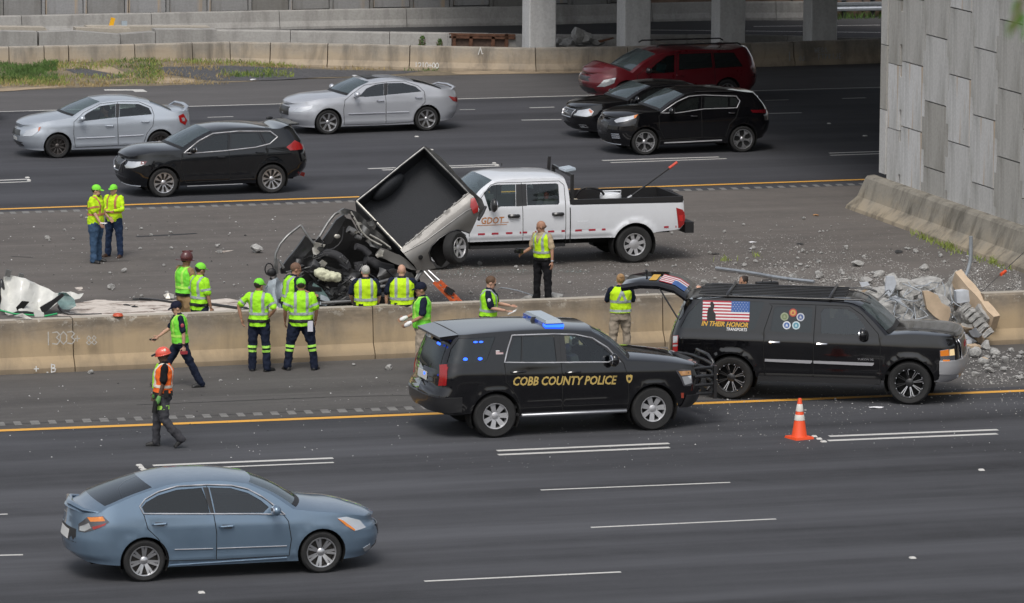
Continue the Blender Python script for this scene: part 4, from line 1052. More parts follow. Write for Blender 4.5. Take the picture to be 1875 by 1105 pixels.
# ------------------------------------------------------------------ black crossover, far lanes, left
c = Car('suv_car', 'black crossover with chrome window trim, in the far lanes behind the two talking workers', 'car', (1370, 978), (825, 998), 2.706, 1.84,
        front=[(2.12, .28), (2.24, .42), (2.28, .62), (2.26, .8), (2.16, .90)], rear=[(-2.20, .40), (-2.36, .55), (-2.40, .75), (-2.34, 1.0), (-2.26, 1.2), (-2.10, 1.45), (-2.02, 1.60)],
        body=M['greyblack'], crop=(0, 0, 2.763), Lf=.75, Lr=.55, n=2.7, tum=.26, belt=((-2.3, 1.1), (2.2, .98)), r=.355, sill=.27, zr=.36, zf=.26)
c.gw, c.gr = M['gl_wind'], M['gl_dark']; T = c.tr
Ew = T([(926, 766), (1000, 712), (1072, 672)]); Er = T([(1072, 672), (1180, 655), (1300, 650), (1400, 656), (1448, 664)])
hood = [(2.16, .90), (2.0, 1.0), (1.7, 1.08), (1.4, 1.12), Ew[0]]; roof = Er[:-1]+[(-1.8, 1.62), (-2.02, 1.60)]
wf = T([(978, 771), (1040, 713), (1090, 690), (1152, 682), (1149, 761)]); w2 = T([(1170, 680), (1303, 677), (1332, 736), (1166, 757)]); w3 = T([(1320, 677), (1362, 678), (1390, 700), (1350, 729)])
fd = T([(920, 785), (1000, 720), (1070, 681), (1158, 671), (1155, 765), (1163, 905), (1160, 915), (938, 926), (915, 860)]); rd = T([(1158, 671), (1310, 668), (1345, 740), (1350, 800), (1310, 838), (1285, 905), (1163, 912), (1155, 765)])
wagon(c, hood, Ew, roof, windows=[(wf, M['gl_dark']), (w2, M['gl_black']), (w3, M['gl_black'])], doors=[fd, rd])
c.line2(T([(930, 779), (1005, 718), (1075, 681), (1200, 669), (1365, 669), (1402, 697), (1362, 732), (1290, 750), (1150, 766), (990, 780)]), 'window_trim', M['bright'], r=.014, off=.008, closed=True)
c.handle(T([(1115, 800)])[0], M['greyblack'], k=0); c.handle(T([(1313, 776)])[0], M['greyblack'], k=1); c.mirror(T([(968, 770)])[0], M['blackpaint'])
c.patch2(T([(632, 840), (650, 818), (745, 822), (735, 836), (680, 853), (640, 852)]), 'headlight', M['lamp'], off=.008); c.patch2(T([(715, 821), (745, 822), (735, 836), (712, 838)]), 'side_marker', M['darkred'], off=.011)
c.patch2(T([(1446, 748), (1488, 713), (1535, 735), (1528, 757), (1465, 765)]), 'tail_light', M['red'], off=.010); c.patch2(T([(1505, 870), (1545, 868), (1540, 888), (1508, 890)]), 'rear_reflector', M['red'], off=.01)
c.pend([(-.36, .56), (.36, .56), (.42, .88), (-.42, .88)], 1, 'grille', M['satin']); c.lineE([(-.40, .88), (-.2, .60), (.2, .60), (.40, .88)], 1, 'grille_trim', M['chrome'], r=.016, off=.012); c.pend([(-.6, .30), (.6, .30), (.6, .44), (-.6, .44)], 1, 'lower_grille', M['black'])
c.lineE([(-.75, .27), (.75, .27)], 1, 'bumper_trim', M['chrome'], r=.015, off=.01); c.line2(T([(945, 944), (1225, 932)]), 'sill_trim', M['alloy'], r=.012, off=.008)
c.pend([(-.6, 1.12), (.6, 1.12), (.5, 1.5), (-.5, 1.5)], -1, 'rear_window', M['gl_black'], off=.006); q = MB(); q.box((-2.0, 0, 1.635), (.26, 1.15, .03)); q.ell((-1.55, 0, 1.74), (.09, .02, .04)); q.build('spoiler', M['greyblack'], c.root)
c.wheels(dict(n=5, pair=(-.3, .3), w0=.022, w1=.024, fork=.13, dish=.3), rim=.25); c.cabin(.75, .05, -.85, z0=.55)

# ------------------------------------------------------------------ black crossover, far lanes, right
c = Car('suv_car', 'glossy black crossover with large machined alloy wheels beside the dark sedan near the overpass', 'car', (932, 770), (440, 785), 2.67, 1.855,
        front=[(2.08, .26), (2.20, .40), (2.25, .62), (2.22, .82), (2.12, .93)], rear=[(-2.08, .38), (-2.20, .52), (-2.25, .75), (-2.20, 1.0), (-2.10, 1.2), (-1.92, 1.42), (-1.82, 1.52)],
        body=M['blackpaint'], crop=(1020, 0, 2.763), Lf=.75, Lr=.55, n=2.7, tum=.28, belt=((-2.2, 1.08), (2.1, .98)), r=.345, sill=.26, zr=.34, zf=.24)
c.gw, c.gr = M['gl_wind'], M['gl_dark']; T = c.tr
Ew = T([(522, 570), (575, 525), (640, 485)]); Er = T([(640, 485), (720, 468), (830, 464), (930, 472)])
hood = [(2.12, .93), (1.95, 1.0), (1.65, 1.06), (1.4, 1.09), Ew[0]]; roof = Er[:-1]+[(-1.55, 1.54), (-1.82, 1.52)]
wf = T([(578, 569), (620, 526), (665, 502), (714, 494), (706, 557)]); w2 = T([(740, 492), (860, 492), (860, 545), (737, 552)]); w3 = T([(868, 492), (904, 501), (911, 520), (899, 539), (868, 544)])
fd = T([(512, 592), (600, 515), (660, 487), (728, 480), (724, 560), (730, 698), (544, 710), (515, 650)]); rd = T([(728, 480), (890, 484), (922, 515), (912, 560), (900, 600), (868, 632), (848, 698), (730, 698), (724, 560)])
wagon(c, hood, Ew, roof, windows=[(wf, M['gl_dark']), (w2, M['gl_black']), (w3, M['gl_black'])], doors=[fd, rd])
c.line2(T([(520, 577), (600, 521), (660, 493), (730, 486), (900, 491), (919, 515), (904, 550), (740, 556), (600, 577)]), 'window_trim', M['bright'], r=.011, off=.008, closed=True)
c.handle(T([(690, 592)])[0], M['chrome'], k=0, L=.17); c.handle(T([(880, 576)])[0], M['chrome'], k=1, L=.17); c.mirror(T([(566, 572)])[0], M['blackpaint'])
c.patch2(T([(288, 612), (320, 598), (407, 584), (395, 602), (340, 620), (298, 624)]), 'headlight', M['lamp'], off=.008); c.patch2(T([(388, 589), (407, 584), (395, 602), (386, 604)]), 'side_marker', M['amber'], off=.011)
c.patch2(T([(972, 560), (1052, 554), (1052, 573), (985, 574)]), 'tail_light', M['darkred'], off=.010)
c.pend([(-.38, .58), (.38, .58), (.46, .84), (-.46, .84)], 1, 'grille', M['satin']); c.pend([(-.5, .32), (.5, .32), (.5, .48), (-.5, .48)], 1, 'lower_grille', M['black']); c.lineE([(-.7, .27), (.7, .27)], 1, 'bumper_trim', M['chrome'], r=.013, off=.01)
for k in range(3): c.lineE([(.58, .44+.05*k), (.78, .45+.05*k)], 1, 'fog_light', M['chrome'], r=.012, off=.015)
c.line2(T([(540, 725), (830, 711)]), 'sill_trim', M['bright'], r=.018, off=.008); c.pend([(-.58, 1.08), (.58, 1.08), (.5, 1.40), (-.5, 1.40)], -1, 'rear_window', M['gl_black'], off=.006)
c.line2(T([(690, 470), (900, 466)]), 'roof_rail', M['satin'], r=.014, off=.03)
c.wheels(dict(n=5, w0=.045, w1=.035, fork=.3, dish=.2, mid=1.1, back=M['tyre']), rim=.262); c.cabin(.72, .02, -.85, z0=.55, seatm=M['seat'])
tag(driver(c, .0, .38, (.42, .30, .10), z0=.62), 'driver in a tan top behind the window of the glossy black crossover', 'person')

# ------------------------------------------------------------------ maroon minivan
c = Car('minivan', 'maroon minivan with roof rails in the far lanes, behind the dark sedan and black crossover', 'van', (856, 518), (345, 534), 3.03, 1.965,
        front=[(2.32, .28), (2.45, .42), (2.50, .60), (2.46, .75), (2.38, .84)], rear=[(-2.42, .35), (-2.55, .5), (-2.58, .75), (-2.54, 1.0), (-2.46, 1.25), (-2.35, 1.45), (-2.28, 1.54)],
        body=M['maroon'], crop=(1020, 0, 2.763), Lf=.9, Lr=.5, n=2.7, tum=.24, belt=((-2.3, 1.08), (2.3, .98)), r=.335, sill=.25, zr=.3, zf=.24)
c.gw, c.gr = M['gl_wind'], M['gl_dark']; T = c.tr
Ew = T([(378, 374), (440, 322), (505, 283)]); Er = T([(505, 283), (600, 262), (720, 255), (860, 257)])
hood = [(2.38, .84), (2.2, .95), (1.95, 1.03), (1.75, 1.09), Ew[0]]; roof = Er+[(-2.05, 1.55), (-2.28, 1.53)]
wf = T([(450, 376), (500, 325), (548, 292), (588, 282), (588, 370), (520, 376)]); w2 = T([(612, 278), (774, 272), (783, 346), (612, 360)]); w3 = T([(786, 272), (890, 270), (938, 340), (797, 350)])
fd = T([(400, 388), (500, 310), (598, 270), (600, 370), (602, 480), (425, 490)]); rd = T([(598, 270), (780, 264), (793, 350), (800, 440), (770, 478), (602, 480), (600, 370)])
wagon(c, hood, Ew, roof, windows=[(wf, M['gl_mid']), (w2, M['gl_black']), (w3, M['gl_black'])], doors=[fd, rd])
c.handle(T([(617, 386)])[0], M['maroon'], k=1); c.mirror(T([(450, 368)])[0], M['satin'])
c.patch2(T([(198, 440), (235, 408), (296, 397), (286, 425), (240, 441)]), 'headlight', M['lamp'], off=.008); c.patch2(T([(985, 345), (1002, 350), (998, 395), (985, 390)]), 'tail_light', M['darkred'], off=.008)
c.pend([(-.42, .66), (.42, .66), (.38, .78), (-.38, .78)], 1, 'grille', M['satin']); c.pend([(-.6, .34), (.6, .34), (.6, .48), (-.6, .48)], 1, 'lower_grille', M['satin'])
c.patch(T([(150, 415), (160, 398), (196, 378), (200, 385), (172, 405)]), c.near, 'bonnet_trim', M['maroon'], off=.002) if False else c.pend([(-.78, .70), (-.52, .70), (-.5, .82), (-.72, .80)], 1, 'headlight', M['lamp'], off=.008)
for sg in (-1, 1):
    q = MB(); q.tube([(.55, sg*.72, 1.60), (.45, sg*.72, 1.655), (-1.9, sg*.70, 1.655), (-2.0, sg*.70, 1.60)], .022, 6); q.build('roof_rail', M['satin'], c.root, smooth=60)
for x in (.1, -1.1): q = MB(); q.bar((x, -.72, 1.65), (x, .72, 1.65), .05, .02); q.build('cross_bar', M['satin'], c.root)
c.wheels(dict(n=7, w0=.035, w1=.045, dish=.25), rim=.21); c.cabin(1.0, .3, -1.4, z0=.6, rows=3, seatm=M['seat'])
tag(driver(c, .3, .42, (.02, .30, .34), z0=.66), 'driver in a turquoise top at the wheel of the maroon minivan', 'person')

# ------------------------------------------------------------------ dark sedan beside the black crossover, and the one leaving at the left edge
def dark_sedan(cr, cf, crop, label):
    c = Car('sedan_car', label, 'car', cr, cf, 2.745, 1.80,
        front=[(2.22, .22), (2.36, .36), (2.40, .55), (2.37, .68), (2.28, .77)], rear=[(-2.30, .28), (-2.44, .45), (-2.47, .65), (-2.44, .9), (-2.40, 1.04)],
        body=M['blackpaint'], crop=crop, Lf=.8, Lr=.65, tum=.34, belt=((-2.4, .96), (2.3, .86)), r=.325, sill=.20, zr=.26, zf=.19)
    c.gw, c.gr = M['gl_wind'], M['gl_dark']
    hood = [(2.28, .77), (2.1, .85), (1.75, .92), (1.4, .96), (.98, 1.0)]; Ew = [(.98, 1.0), (.65, 1.2), (.28, 1.36)]; Er = [(.28, 1.36), (0, 1.39), (-.4, 1.395), (-.8, 1.36)]; Eb = [(-.8, 1.36), (-1.2, 1.24), (-1.65, 1.08)]; deck = [(-1.65, 1.08), (-2.0, 1.06), (-2.40, 1.04)]
    wf = [(.80, 1.0), (.5, 1.19), (.2, 1.30), (-.28, 1.33), (-.30, .98)]; wr_ = [(-.38, 1.33), (-.75, 1.30), (-1.15, 1.17), (-1.30, 1.03), (-.38, .985)]
    fd = [(.98, .98), (.55, 1.25), (.2, 1.345), (-.33, 1.365), (-.34, .9), (-.34, .25), (.93, .25), (1.0, .6)]; rd = [(-.33, 1.365), (-.78, 1.34), (-1.25, 1.18), (-1.40, 1.02), (-1.3, .8), (-1.08, .6), (-.98, .3), (-.34, .25), (-.34, .9)]
    c.shell([('hood', hood), ('wind', Ew), ('roof', Er), ('rear', Eb), ('deck', deck)], OFFS, [(wf, M['gl_dark']), (wr_, M['gl_black'])], [fd, rd])
    c.handle((-.22, .86), M['blackpaint'], k=0); c.handle((-1.2, .9), M['blackpaint'], k=1); c.mirror((.75, 1.0), M['blackpaint'])
    c.patch2([(1.92, .74), (2.0, .82), (2.24, .74), (2.34, .62), (2.1, .60), (1.98, .64)], 'headlight', M['lamp'], off=.008); c.patch2([(1.94, .74), (2.0, .80), (2.03, .78), (1.99, .65)], 'side_marker', M['redmark'], off=.011)
    c.patch2([(-2.08, .92), (-2.3, .94), (-2.4, .78), (-2.2, .76)], 'tail_light', M['red'], off=.008)
    c.pend([(-.34, .56), (.34, .56), (.40, .74), (-.40, .74)], 1, 'grille', M['satin']); c.lineE([(-.4, .75), (-.34, .55), (.34, .55), (.40, .75)], 1, 'grille_trim', M['chrome'], r=.018, off=.012, closed=True); c.lineE([(-.12, .64), (.12, .64)], 1, 'badge', M['chrome'], r=.03, off=.016)
    c.pend([(-.5, .26), (.5, .26), (.5, .38), (-.5, .38)], 1, 'lower_grille', M['black']); c.pend([(-.74, .30), (-.58, .30), (-.58, .38), (-.74, .38)], 1, 'fog_light', M['lamp']); c.pend([(.58, .30), (.74, .30), (.74, .38), (.58, .38)], 1, 'fog_light', M['lamp'])
    c.pend([(-.26, .62), (.26, .62), (.26, .76), (-.26, .76)], -1, 'licence_plate', M['plate'])
    c.wheels(dict(n=5, w0=.05, w1=.05, dish=.3), rim=.22); c.cabin(.7, -.05, -.9, z0=.40); return c
c = dark_sedan((765, 686), (283, 702), (1020, 0, 2.763), 'dark sedan mostly hidden between the maroon minivan and the black crossover')
dark_sedan((-72, 226), (-246, 231), (0, 0, 1), 'tail of a dark car just leaving the picture at the left edge')
# ------------------------------------------------------------------ black police SUV in the near shoulder
M['gold'] = mat('gold_lettering', (.50, .36, .11), .5)
M['blue_led'] = mat('blue_light', (.02, .08, .6), .3, emis=(.02, .10, 1), estr=3)
M['white_led'] = mat('white_light', (.8, .8, .9), .3, emis=(.75, .7, 1), estr=1.6)
M['lightbar'] = mat('lightbar_top', (.36, .42, .47), .25, coat=.6)
M['bluelens'] = mat('lightbar_lens', (.015, .05, .25), .15, coat=1, emis=(.04, .15, 1), estr=.12)
M['runner'] = mat('aluminium_step', (.42, .43, .45), .35, metal=.8)
M['fwhite'] = mat('decal_white', (.72, .72, .72), .6); M['fred'] = mat('decal_red', (.42, .03, .05), .6); M['fblue'] = mat('decal_blue', (.05, .12, .34), .6)
c = Car('police_suv', 'black police SUV with gold lettering and a blue-lit roof bar parked across the yellow line', 'police car', (543, 765), (1475, 721), 2.946, 2.04,
        front=[(2.30, .34), (2.46, .48), (2.54, .66), (2.55, .9), (2.48, 1.06)], rear=[(-2.42, .42), (-2.60, .52), (-2.62, .78), (-2.54, .95), (-2.53, 1.10), (-2.47, 1.35), (-2.34, 1.68), (-2.29, 1.80)],
        body=M['blackpaint'], crop=(730, 560, 3.178), Lf=.5, Lr=.42, n=2.9, tum=.24, belt=((-2.6, 1.26), (2.4, 1.14)), r=.395, Ra=.455, sill=.40, zr=.46, zf=.42, tw=.27, flare=.02)
c.gw, c.gr = M['gl_wind'], M['gl_dark']; T = c.tr
Ew = T([(1322, 322), (1215, 224), (1105, 160)]); Er = T([(1105, 160), (900, 150), (640, 156), (330, 180)])
hood = [(2.48, 1.06), (2.35, 1.12), (1.95, 1.19), (1.5, 1.24), Ew[0]]; roof = Er+[(-2.12, 1.80), (-2.30, 1.80)]
wf = T([(951, 181), (1050, 183), (1120, 206), (1185, 250), (1262, 318), (1262, 326), (968, 329)]); w2 = T([(658, 187), (888, 181), (906, 329), (616, 331)]); w3 = T([(330, 200), (546, 189), (500, 318), (482, 334), (262, 342), (285, 260)])
fd = T([(922, 172), (1030, 172), (1130, 200), (1228, 262), (1303, 334), (1330, 420), (1336, 520), (1322, 616), (944, 630), (940, 400), (934, 336)]); rd = T([(636, 178), (922, 172), (934, 336), (940, 400), (944, 630), (700, 638), (690, 560), (650, 490), (612, 450), (600, 336)])
c.shell([('hood', hood), ('wind', Ew), ('roof', roof)], [(0, 0), (.20, .08), (.12, .07), (0, 0)], windows=[(wf, M['gl_light']), (w2, M['gl_black']), (w3, M['gl_black'])], doors=[fd, rd], p=3.0, q=1.3)
c.line2(T([(600, 335), (618, 260), (642, 180), (880, 171), (1010, 172), (1115, 192), (1205, 246), (1286, 330), (1100, 331), (935, 334), (760, 336)]), 'window_trim', M['bright'], r=.013, off=.008, closed=True)
c.patch2(T([(890, 182), (950, 181), (966, 329), (908, 329)]), 'door_pillar', M['satin'], off=.005)
c.patch2(T([(700, 186), (706, 186), (704, 330), (698, 330)]), 'window_divider', M['satin'], off=.004, skirt=0)
c.handle(T([(1005, 390)])[0], M['blackpaint'], k=0, L=.26, h=.04); c.handle(T([(682, 390)])[0], M['blackpaint'], k=1, L=.26, h=.04)
c.mirror(T([(1228, 325)])[0], M['blackpaint'], size=(.18, .22, .24))
p0, p1 = T([(652, 466), (1265, 458)], ); t0, t1 = T([(652, 468)])[0], T([(1265, 458)])[0]
slope = (t1[1]-t0[1])/(t1[0]-t0[0]); c.text('COBB COUNTY POLICE', (t0[0], t0[1]), .215, M['gold'], bold=.006, shear=.25, width=t1[0]-t0[0], slope=slope, off=.006)
# shield badge ahead of the lettering, flag sticker on the rear pillar
bc = T([(1337, 425)])[0]
c.patch([(bc[0]+x*.06, bc[1]+y*.075) for x, y in ((-1, .8), (-.4, 1), (0, .85), (.4, 1), (1, .8), (.9, -.2), (.5, -.8), (0, -1.05), (-.5, -.8), (-.9, -.2))], c.near, 'badge', M['gold'], off=.005, skirt=.004, step=.04)
c.patch([(bc[0]+.028*math.cos(a), bc[1]+.03*math.sin(a)) for a in [2*PI*k/10 for k in range(10)]], c.near, 'badge', M['satin'], off=.0065, skirt=0, step=.03)
fa, fb_ = T([(550, 290)])[0], T([(591, 265)])[0]; fx0, fx1, fz0, fz1 = fa[0], fb_[0], fa[1], fb_[1]
c.patch([(fx0, fz0), (fx1, fz0), (fx1, fz1), (fx0, fz1)], c.near, 'flag_sticker', M['fwhite'], off=.005, skirt=0)
for k in range(3): z = fz0+(fz1-fz0)*(k*2+.5)/7; c.patch([(fx0, z), (fx1, z), (fx1, z+.008), (fx0, z+.008)], c.near, 'flag_stripe', M['mutered'] if 'mutered' in M else M['red'], off=.0065, skirt=0)
c.patch([((fx0+fx1)/2, (fz0+fz1)/2), (fx1, (fz0+fz1)/2), (fx1, fz1), ((fx0+fx1)/2, fz1)], c.near, 'flag_canton', M['satin'], off=.008, skirt=0)
# lamps
c.patch2(T([(1612, 376), (1650, 368), (1702, 372), (1716, 450), (1700, 464), (1662, 466), (1640, 420)]), 'headlight', M['lampdark'], off=.01)
c.patch2(T([(1628, 380), (1700, 376), (1704, 400), (1645, 405)]), 'indicator_lens', mat('dull_amber_lens', (.45, .24, .10), .2, coat=1), off=.014)
c.patch2(T([(1650, 412), (1704, 404), (1708, 448), (1668, 458)]), 'headlight_lens', M['lamp'], off=.014)
c.patch2(T([(1645, 505), (1662, 505), (1662, 535), (1648, 535)]), 'side_marker', mat('dim_marker', (.3, .05, .03), .3), off=.01)
c.patch2(T([(222, 350), (265, 348), (262, 468), (215, 472)]), 'tail_light', M['red'], off=.012)
for sg in (-1, 1): c.pend([(sg*.93, 1.02), (sg*.80, 1.02), (sg*.80, 1.30), (sg*.90, 1.30)][::sg], -1, 'tail_light', M['red'], off=.012)
c.pend([(-.74, 1.22), (.74, 1.22), (.66, 1.66), (-.66, 1.66)], -1, 'rear_window', M['gl_black'], off=.006)
c.pend([(-.26, .98), (.26, .98), (.26, 1.12), (-.26, 1.12)], -1, 'licence_plate', M['plate'], off=.012)
c.band(.50, .76, -2.1, -1, 'rear_bumper', M['satin'], off=.03)
vs, fs, w_, h_ = text_mesh('POLICE', .12, .003); q = MB(); q.add([c.PE(.86-x*.9, .80+y, -1, .014) for x, y in vs], fs); q.build('lettering', M['gold'], c.root, fixn=False)
# spoiler over the rear window with its blue lamps
q = MB(); q.add([(-2.1, -.78, 1.845), (-2.1, .78, 1.845), (-2.43, .70, 1.80), (-2.43, -.70, 1.80), (-2.1, -.78, 1.76), (-2.1, .78, 1.76), (-2.40, .70, 1.745), (-2.40, -.70, 1.745)], [(0, 1, 2, 3), (7, 6, 5, 4), (0, 3, 7, 4), (1, 5, 6, 2), (2, 6, 7, 3)]); q.build('spoiler', M['blackpaint'], c.root)
for y, z in ((-.62, 1.70), (-.52, 1.70)): q = MB(); q.ell((-2.40, y, z-.03), (.02, .035, .022), n=8, k=6); q.build('warning_light', M['blue_led'], c.root)
q = MB(); q.ell((-2.66, -.55, 1.15), (.015, .03, .03), n=8, k=6); q.build('warning_light', M['blue_led'], c.root)
for i, px in enumerate([(372, 318), (458, 315), (430, 220), (462, 219)]):
    a = T([px])[0]; rr_ = (.042, .026) if i < 2 else (.04, .016)
    c.patch([(a[0]+rr_[0]*math.cos(t), a[1]+rr_[1]*math.sin(t)) for t in [2*PI*k/12 for k in range(12)]], c.near, 'warning_light', M['blue_led'], off=.006, skirt=.004, step=.03)
# light bar across the roof
lx = T([(905, 150)])[0][0]+.02
q = MB(); q.box((lx, 0, 1.985), (.30, 1.28, .05), taper=.9); q.build('lightbar_cover', M['lightbar'], c.root)
bar = MB(); bar.box((lx, 0, 1.925), (.33, 1.34, .07)); bo = bar.build('lightbar', M['bluelens'], c.root)
q = MB(); q.box((lx, -.60, 1.915), (.34, .16, .05)); q.build('lightbar_lens', M['blue_led'], bo)
q = MB(); q.box((lx+.04, -.55, 1.885), (.12, .2, .04)); q.box((lx+.04, .55, 1.885), (.12, .2, .04)); q.build('lightbar_bracket', M['white_led'], c.root)  # both brackets are given a white glow of their own
q = MB(); q.add([(-.55, -.035, 1.86), (-.25, -.02, 1.86), (-.25, .02, 1.86), (-.55, .035, 1.86), (-.50, -.01, 1.99), (-.42, -.01, 1.99), (-.42, .01, 1.99), (-.50, .01, 1.99)], [(0, 1, 5, 4), (1, 2, 6, 5), (2, 3, 7, 6), (3, 0, 4, 7), (4, 5, 6, 7)]); q.build('antenna_fin', M['satin'], c.root)
q = MB(); q.box((-.5, .45, 1.90), (.05, .05, .07)); q.build('warning_light', M['bluelens'], c.root)
q = MB(); q.ell((1.02, .86, 1.50), (.09, .08, .09), n=12, k=8); q.bar((1.0, .80, 1.42), (1.02, .86, 1.5), .03); q.build('spotlight', M['satin'], c.root, smooth=60)
for sg in (-1, 1):
    q = MB(); x0, x1 = T([(705, 645)])[0][0], T([(1320, 632)])[0][0]
    q.tube([(x0-.03, sg*.84, .38), (x0, sg*.99, .385), (x1, sg*.99, .385), (x1+.03, sg*.84, .38)], .035, 8); q.build('running_board', M['runner'], c.root, smooth=60)
    q = MB()
    for x in (x0+.15, (x0+x1)/2, x1-.15): q.box((x, sg*.93, .40), (.08, .14, .03))
    q.build('step_bracket', M['satin'], c.root)
# push guard of black tubes
for i, (z, y_) in enumerate(((.62, .92), (.78, .96), (.94, .97), (1.08, .92), (1.20, .60))):
    q = MB(); q.tube([(2.25, -y_, z), (2.60, -y_*.95, z), (2.74, -y_*.6, z), (2.78, 0, z), (2.74, y_*.6, z), (2.60, y_*.95, z), (2.25, y_, z)] if i < 4 else [(2.62, -.6, .62), (2.80, -.52, .8), (2.78, -.46, 1.12), (2.74, -.3, 1.22), (2.74, .3, 1.22), (2.78, .46, 1.12), (2.80, .52, .8), (2.62, .6, .62)], .030, 8); q.build('push_guard_bar', M['satin'], c.root, smooth=60)
for sg in (-1, 1): q = MB(); q.box((2.78, sg*.38, .80), (.05, .10, .70)); q.box((2.70, sg*.80, .80), (.06, .05, .60)); q.build('push_guard_upright', M['satin'], c.root)
c.pend([(-.62, .70), (.62, .70), (.62, 1.02), (-.62, 1.02)], 1, 'grille', M['black']); c.band(.40, .62, 2.12, 1, 'front_bumper', M['satin'], off=.02)
c.wheels(dict(n=7, w0=.07, w1=.10, dish=.2, m=M['steel'], hub=.06, back=M['tyre']), rim=.235); c.cabin(.98, .3, -.75, z0=.72, seatm=M['greyseat'])
police = c

# ------------------------------------------------------------------ long black SUV used as a hearse, tailgate raised
c = Car('long_suv', 'long black SUV with a flag and service seals on its windows and its tailgate raised', 'car', (448, 719), (1440, 749), 3.302, 2.0,
        front=[(2.38, .42), (2.55, .50), (2.62, .68), (2.60, .9), (2.58, 1.12), (2.52, 1.22)], rear=[(-2.76, .5), (-2.90, .6), (-2.90, .85), (-2.86, 1.1), (-2.80, 1.30), (-2.66, 1.65), (-2.56, 1.82)],
        body=M['blackpaint'], crop=(1200, 500, 3.125), Lf=.42, Lr=.35, n=3.0, tum=.20, belt=((-2.8, 1.22), (2.5, 1.18)), r=.405, Ra=.47, sill=.44, zr=.50, zf=.46, tw=.29, flare=.03)
c.gw, c.gr = M['gl_wind'], M['gl_dark']; T = c.tr
Ew = T([(1300, 362), (1225, 275), (1150, 205)]); Er = T([(1150, 205), (1080, 184), (900, 172), (640, 160), (400, 150)])
hood = [(2.52, 1.22), (2.4, 1.27), (2.1, 1.30), (1.6, 1.31), Ew[0]]; roof = Er+[(-2.3, 1.84), (-2.56, 1.82)]
wf = T([(962, 207), (1085, 212), (1132, 240), (1180, 300), (1204, 352), (1190, 358), (945, 349), (942, 230)]); w2 = T([(700, 196), (880, 200), (897, 212), (890, 345), (672, 338), (664, 325), (682, 212)]); w3 = T([(270, 162), (622, 170), (628, 180), (575, 320), (560, 330), (160, 314), (200, 235)])
fd = T([(915, 188), (1100, 196), (1170, 245), (1262, 352), (1275, 420), (1272, 638), (905, 612), (905, 360)]); rd = T([(655, 181), (915, 188), (905, 360), (905, 612), (640, 602), (628, 500), (628, 330), (672, 195)])
c.shell([('hood', hood), ('wind', Ew), ('roof', roof)], [(0, 0), (.16, .05), (.10, .06), (0, 0)], windows=[(wf, M['gl_mid']), (w2, M['gl_black']), (w3, M['gl_black'])], doors=[fd, rd], p=3.4, q=1.3)
c.handle(T([(948, 410)])[0], M['chrome'], k=0, L=.2, h=.04); c.handle(T([(685, 400)])[0], M['chrome'], k=1, L=.2, h=.04); c.mirror(T([(1180, 365)])[0], M['blackpaint'], size=(.18, .24, .24))
for a, b in (((635, 500), (898, 518)), ((906, 511), (1240, 532))):
    (xa, za), (xb, zb) = T([a, b]); c.patch2([(xa, za-.02), (xb-.03, za-.035), (xb, za-.01), (xb, za+.02), (xa, za+.025)], 'side_moulding', M['bright'], off=.02, skirt=.025)
for sg in (-1, 1):
    (xa, za), (xb, zb) = T([(600, 625), (1280, 660)]); q = MB(); q.box(((xa+xb)/2, sg*.93, .42), (xb-xa, .2, .09)); q.build('running_board', M['satin'], c.root)
# windows' decals: flag, lettering and five round seals
L0, R0 = T([(283, 283)])[0], T([(545, 283)])[0]; z1 = T([(545, 180)])[0][1]; z0 = T([(540, 283)])[0][1]; x0, x1 = L0[0], R0[0]; z1 = z0+(x1-x0)*.42; z0 += .0
def dq(a, b, cc, d, m, nm='flag_stripe', off=.004): c.patch([(a, cc), (b, cc), (b, d), (a, d)], c.near, nm, m, off=off, skirt=0, step=.2)
for k in range(13):
    za, zb = z0+(z1-z0)*k/13, z0+(z1-z0)*(k+1)/13; dq(x0, x1, za, zb, M['fred'] if k % 2 == 0 else M['fwhite'])
xc = x0+(x1-x0)*.61; zc_ = z0+(z1-z0)*6/13; dq(xc, x1, zc_, z1, M['fblue'], 'flag_canton', .0055)
q = MB()
for r_ in range(5):
    for k in range(6-(r_ % 2)):
        a, b = xc+(x1-xc)*(k+.6+.5*(r_ % 2))/6.3, zc_+(z1-zc_)*(r_+.55)/5.1; p_ = c.P(a, b, c.near, .007); q.add([p_+Vector((.010*math.cos(t), 0, .010*math.sin(t))) for t in [PI/2+2*PI*j/5*2 for j in range(5)]], [(0, 1, 2, 3, 4)])
tag(q.build('flag_stars', M['fwhite'], c.root, fixn=False), kind='stuff')
sol = [(0, 0), (.30, 0), (.29, .35), (.2, .5), (.24, .75), (.22, .85), (.17, .95), (.1, .93), (.09, .8), (.12, .72), (.03, .62), (.0, .4)]
c.patch([(x0+(x1-x0)*(.10+a*.62), z0+(z1-z0)*b*1.0) for a, b in sol], c.near, 'figure_silhouette', M['black'], off=.0075, skirt=0, step=.05)
M['ygold'] = mat('yellow_lettering', (.62, .36, .05), .6)
hx = T([(278, 300)])[0][0]; c.text('IN THEIR HONOR', (hx, z0-.095), .12, M['ygold'], bold=.004, shear=.3, width=(x1-hx)*.98, slope=-.015, off=.005)
c.text('TRANSPORTS', (x0+(x1-x0)*.52, z0-.17), .075, M['fwhite'], bold=.002, shear=.2, width=(x1-x0)*.44, off=.005, slope=-.015)
seals = [((788, 232), (.40, .06, .05), (.55, .35, .1)), ((741, 254), (.30, .33, .22), (.16, .20, .1)), ((830, 257), (.5, .52, .55), (.06, .10, .25)), ((754, 303), (.62, .64, .66), (.05, .12, .35)), ((806, 304), (.5, .6, .62), (.08, .25, .33))]
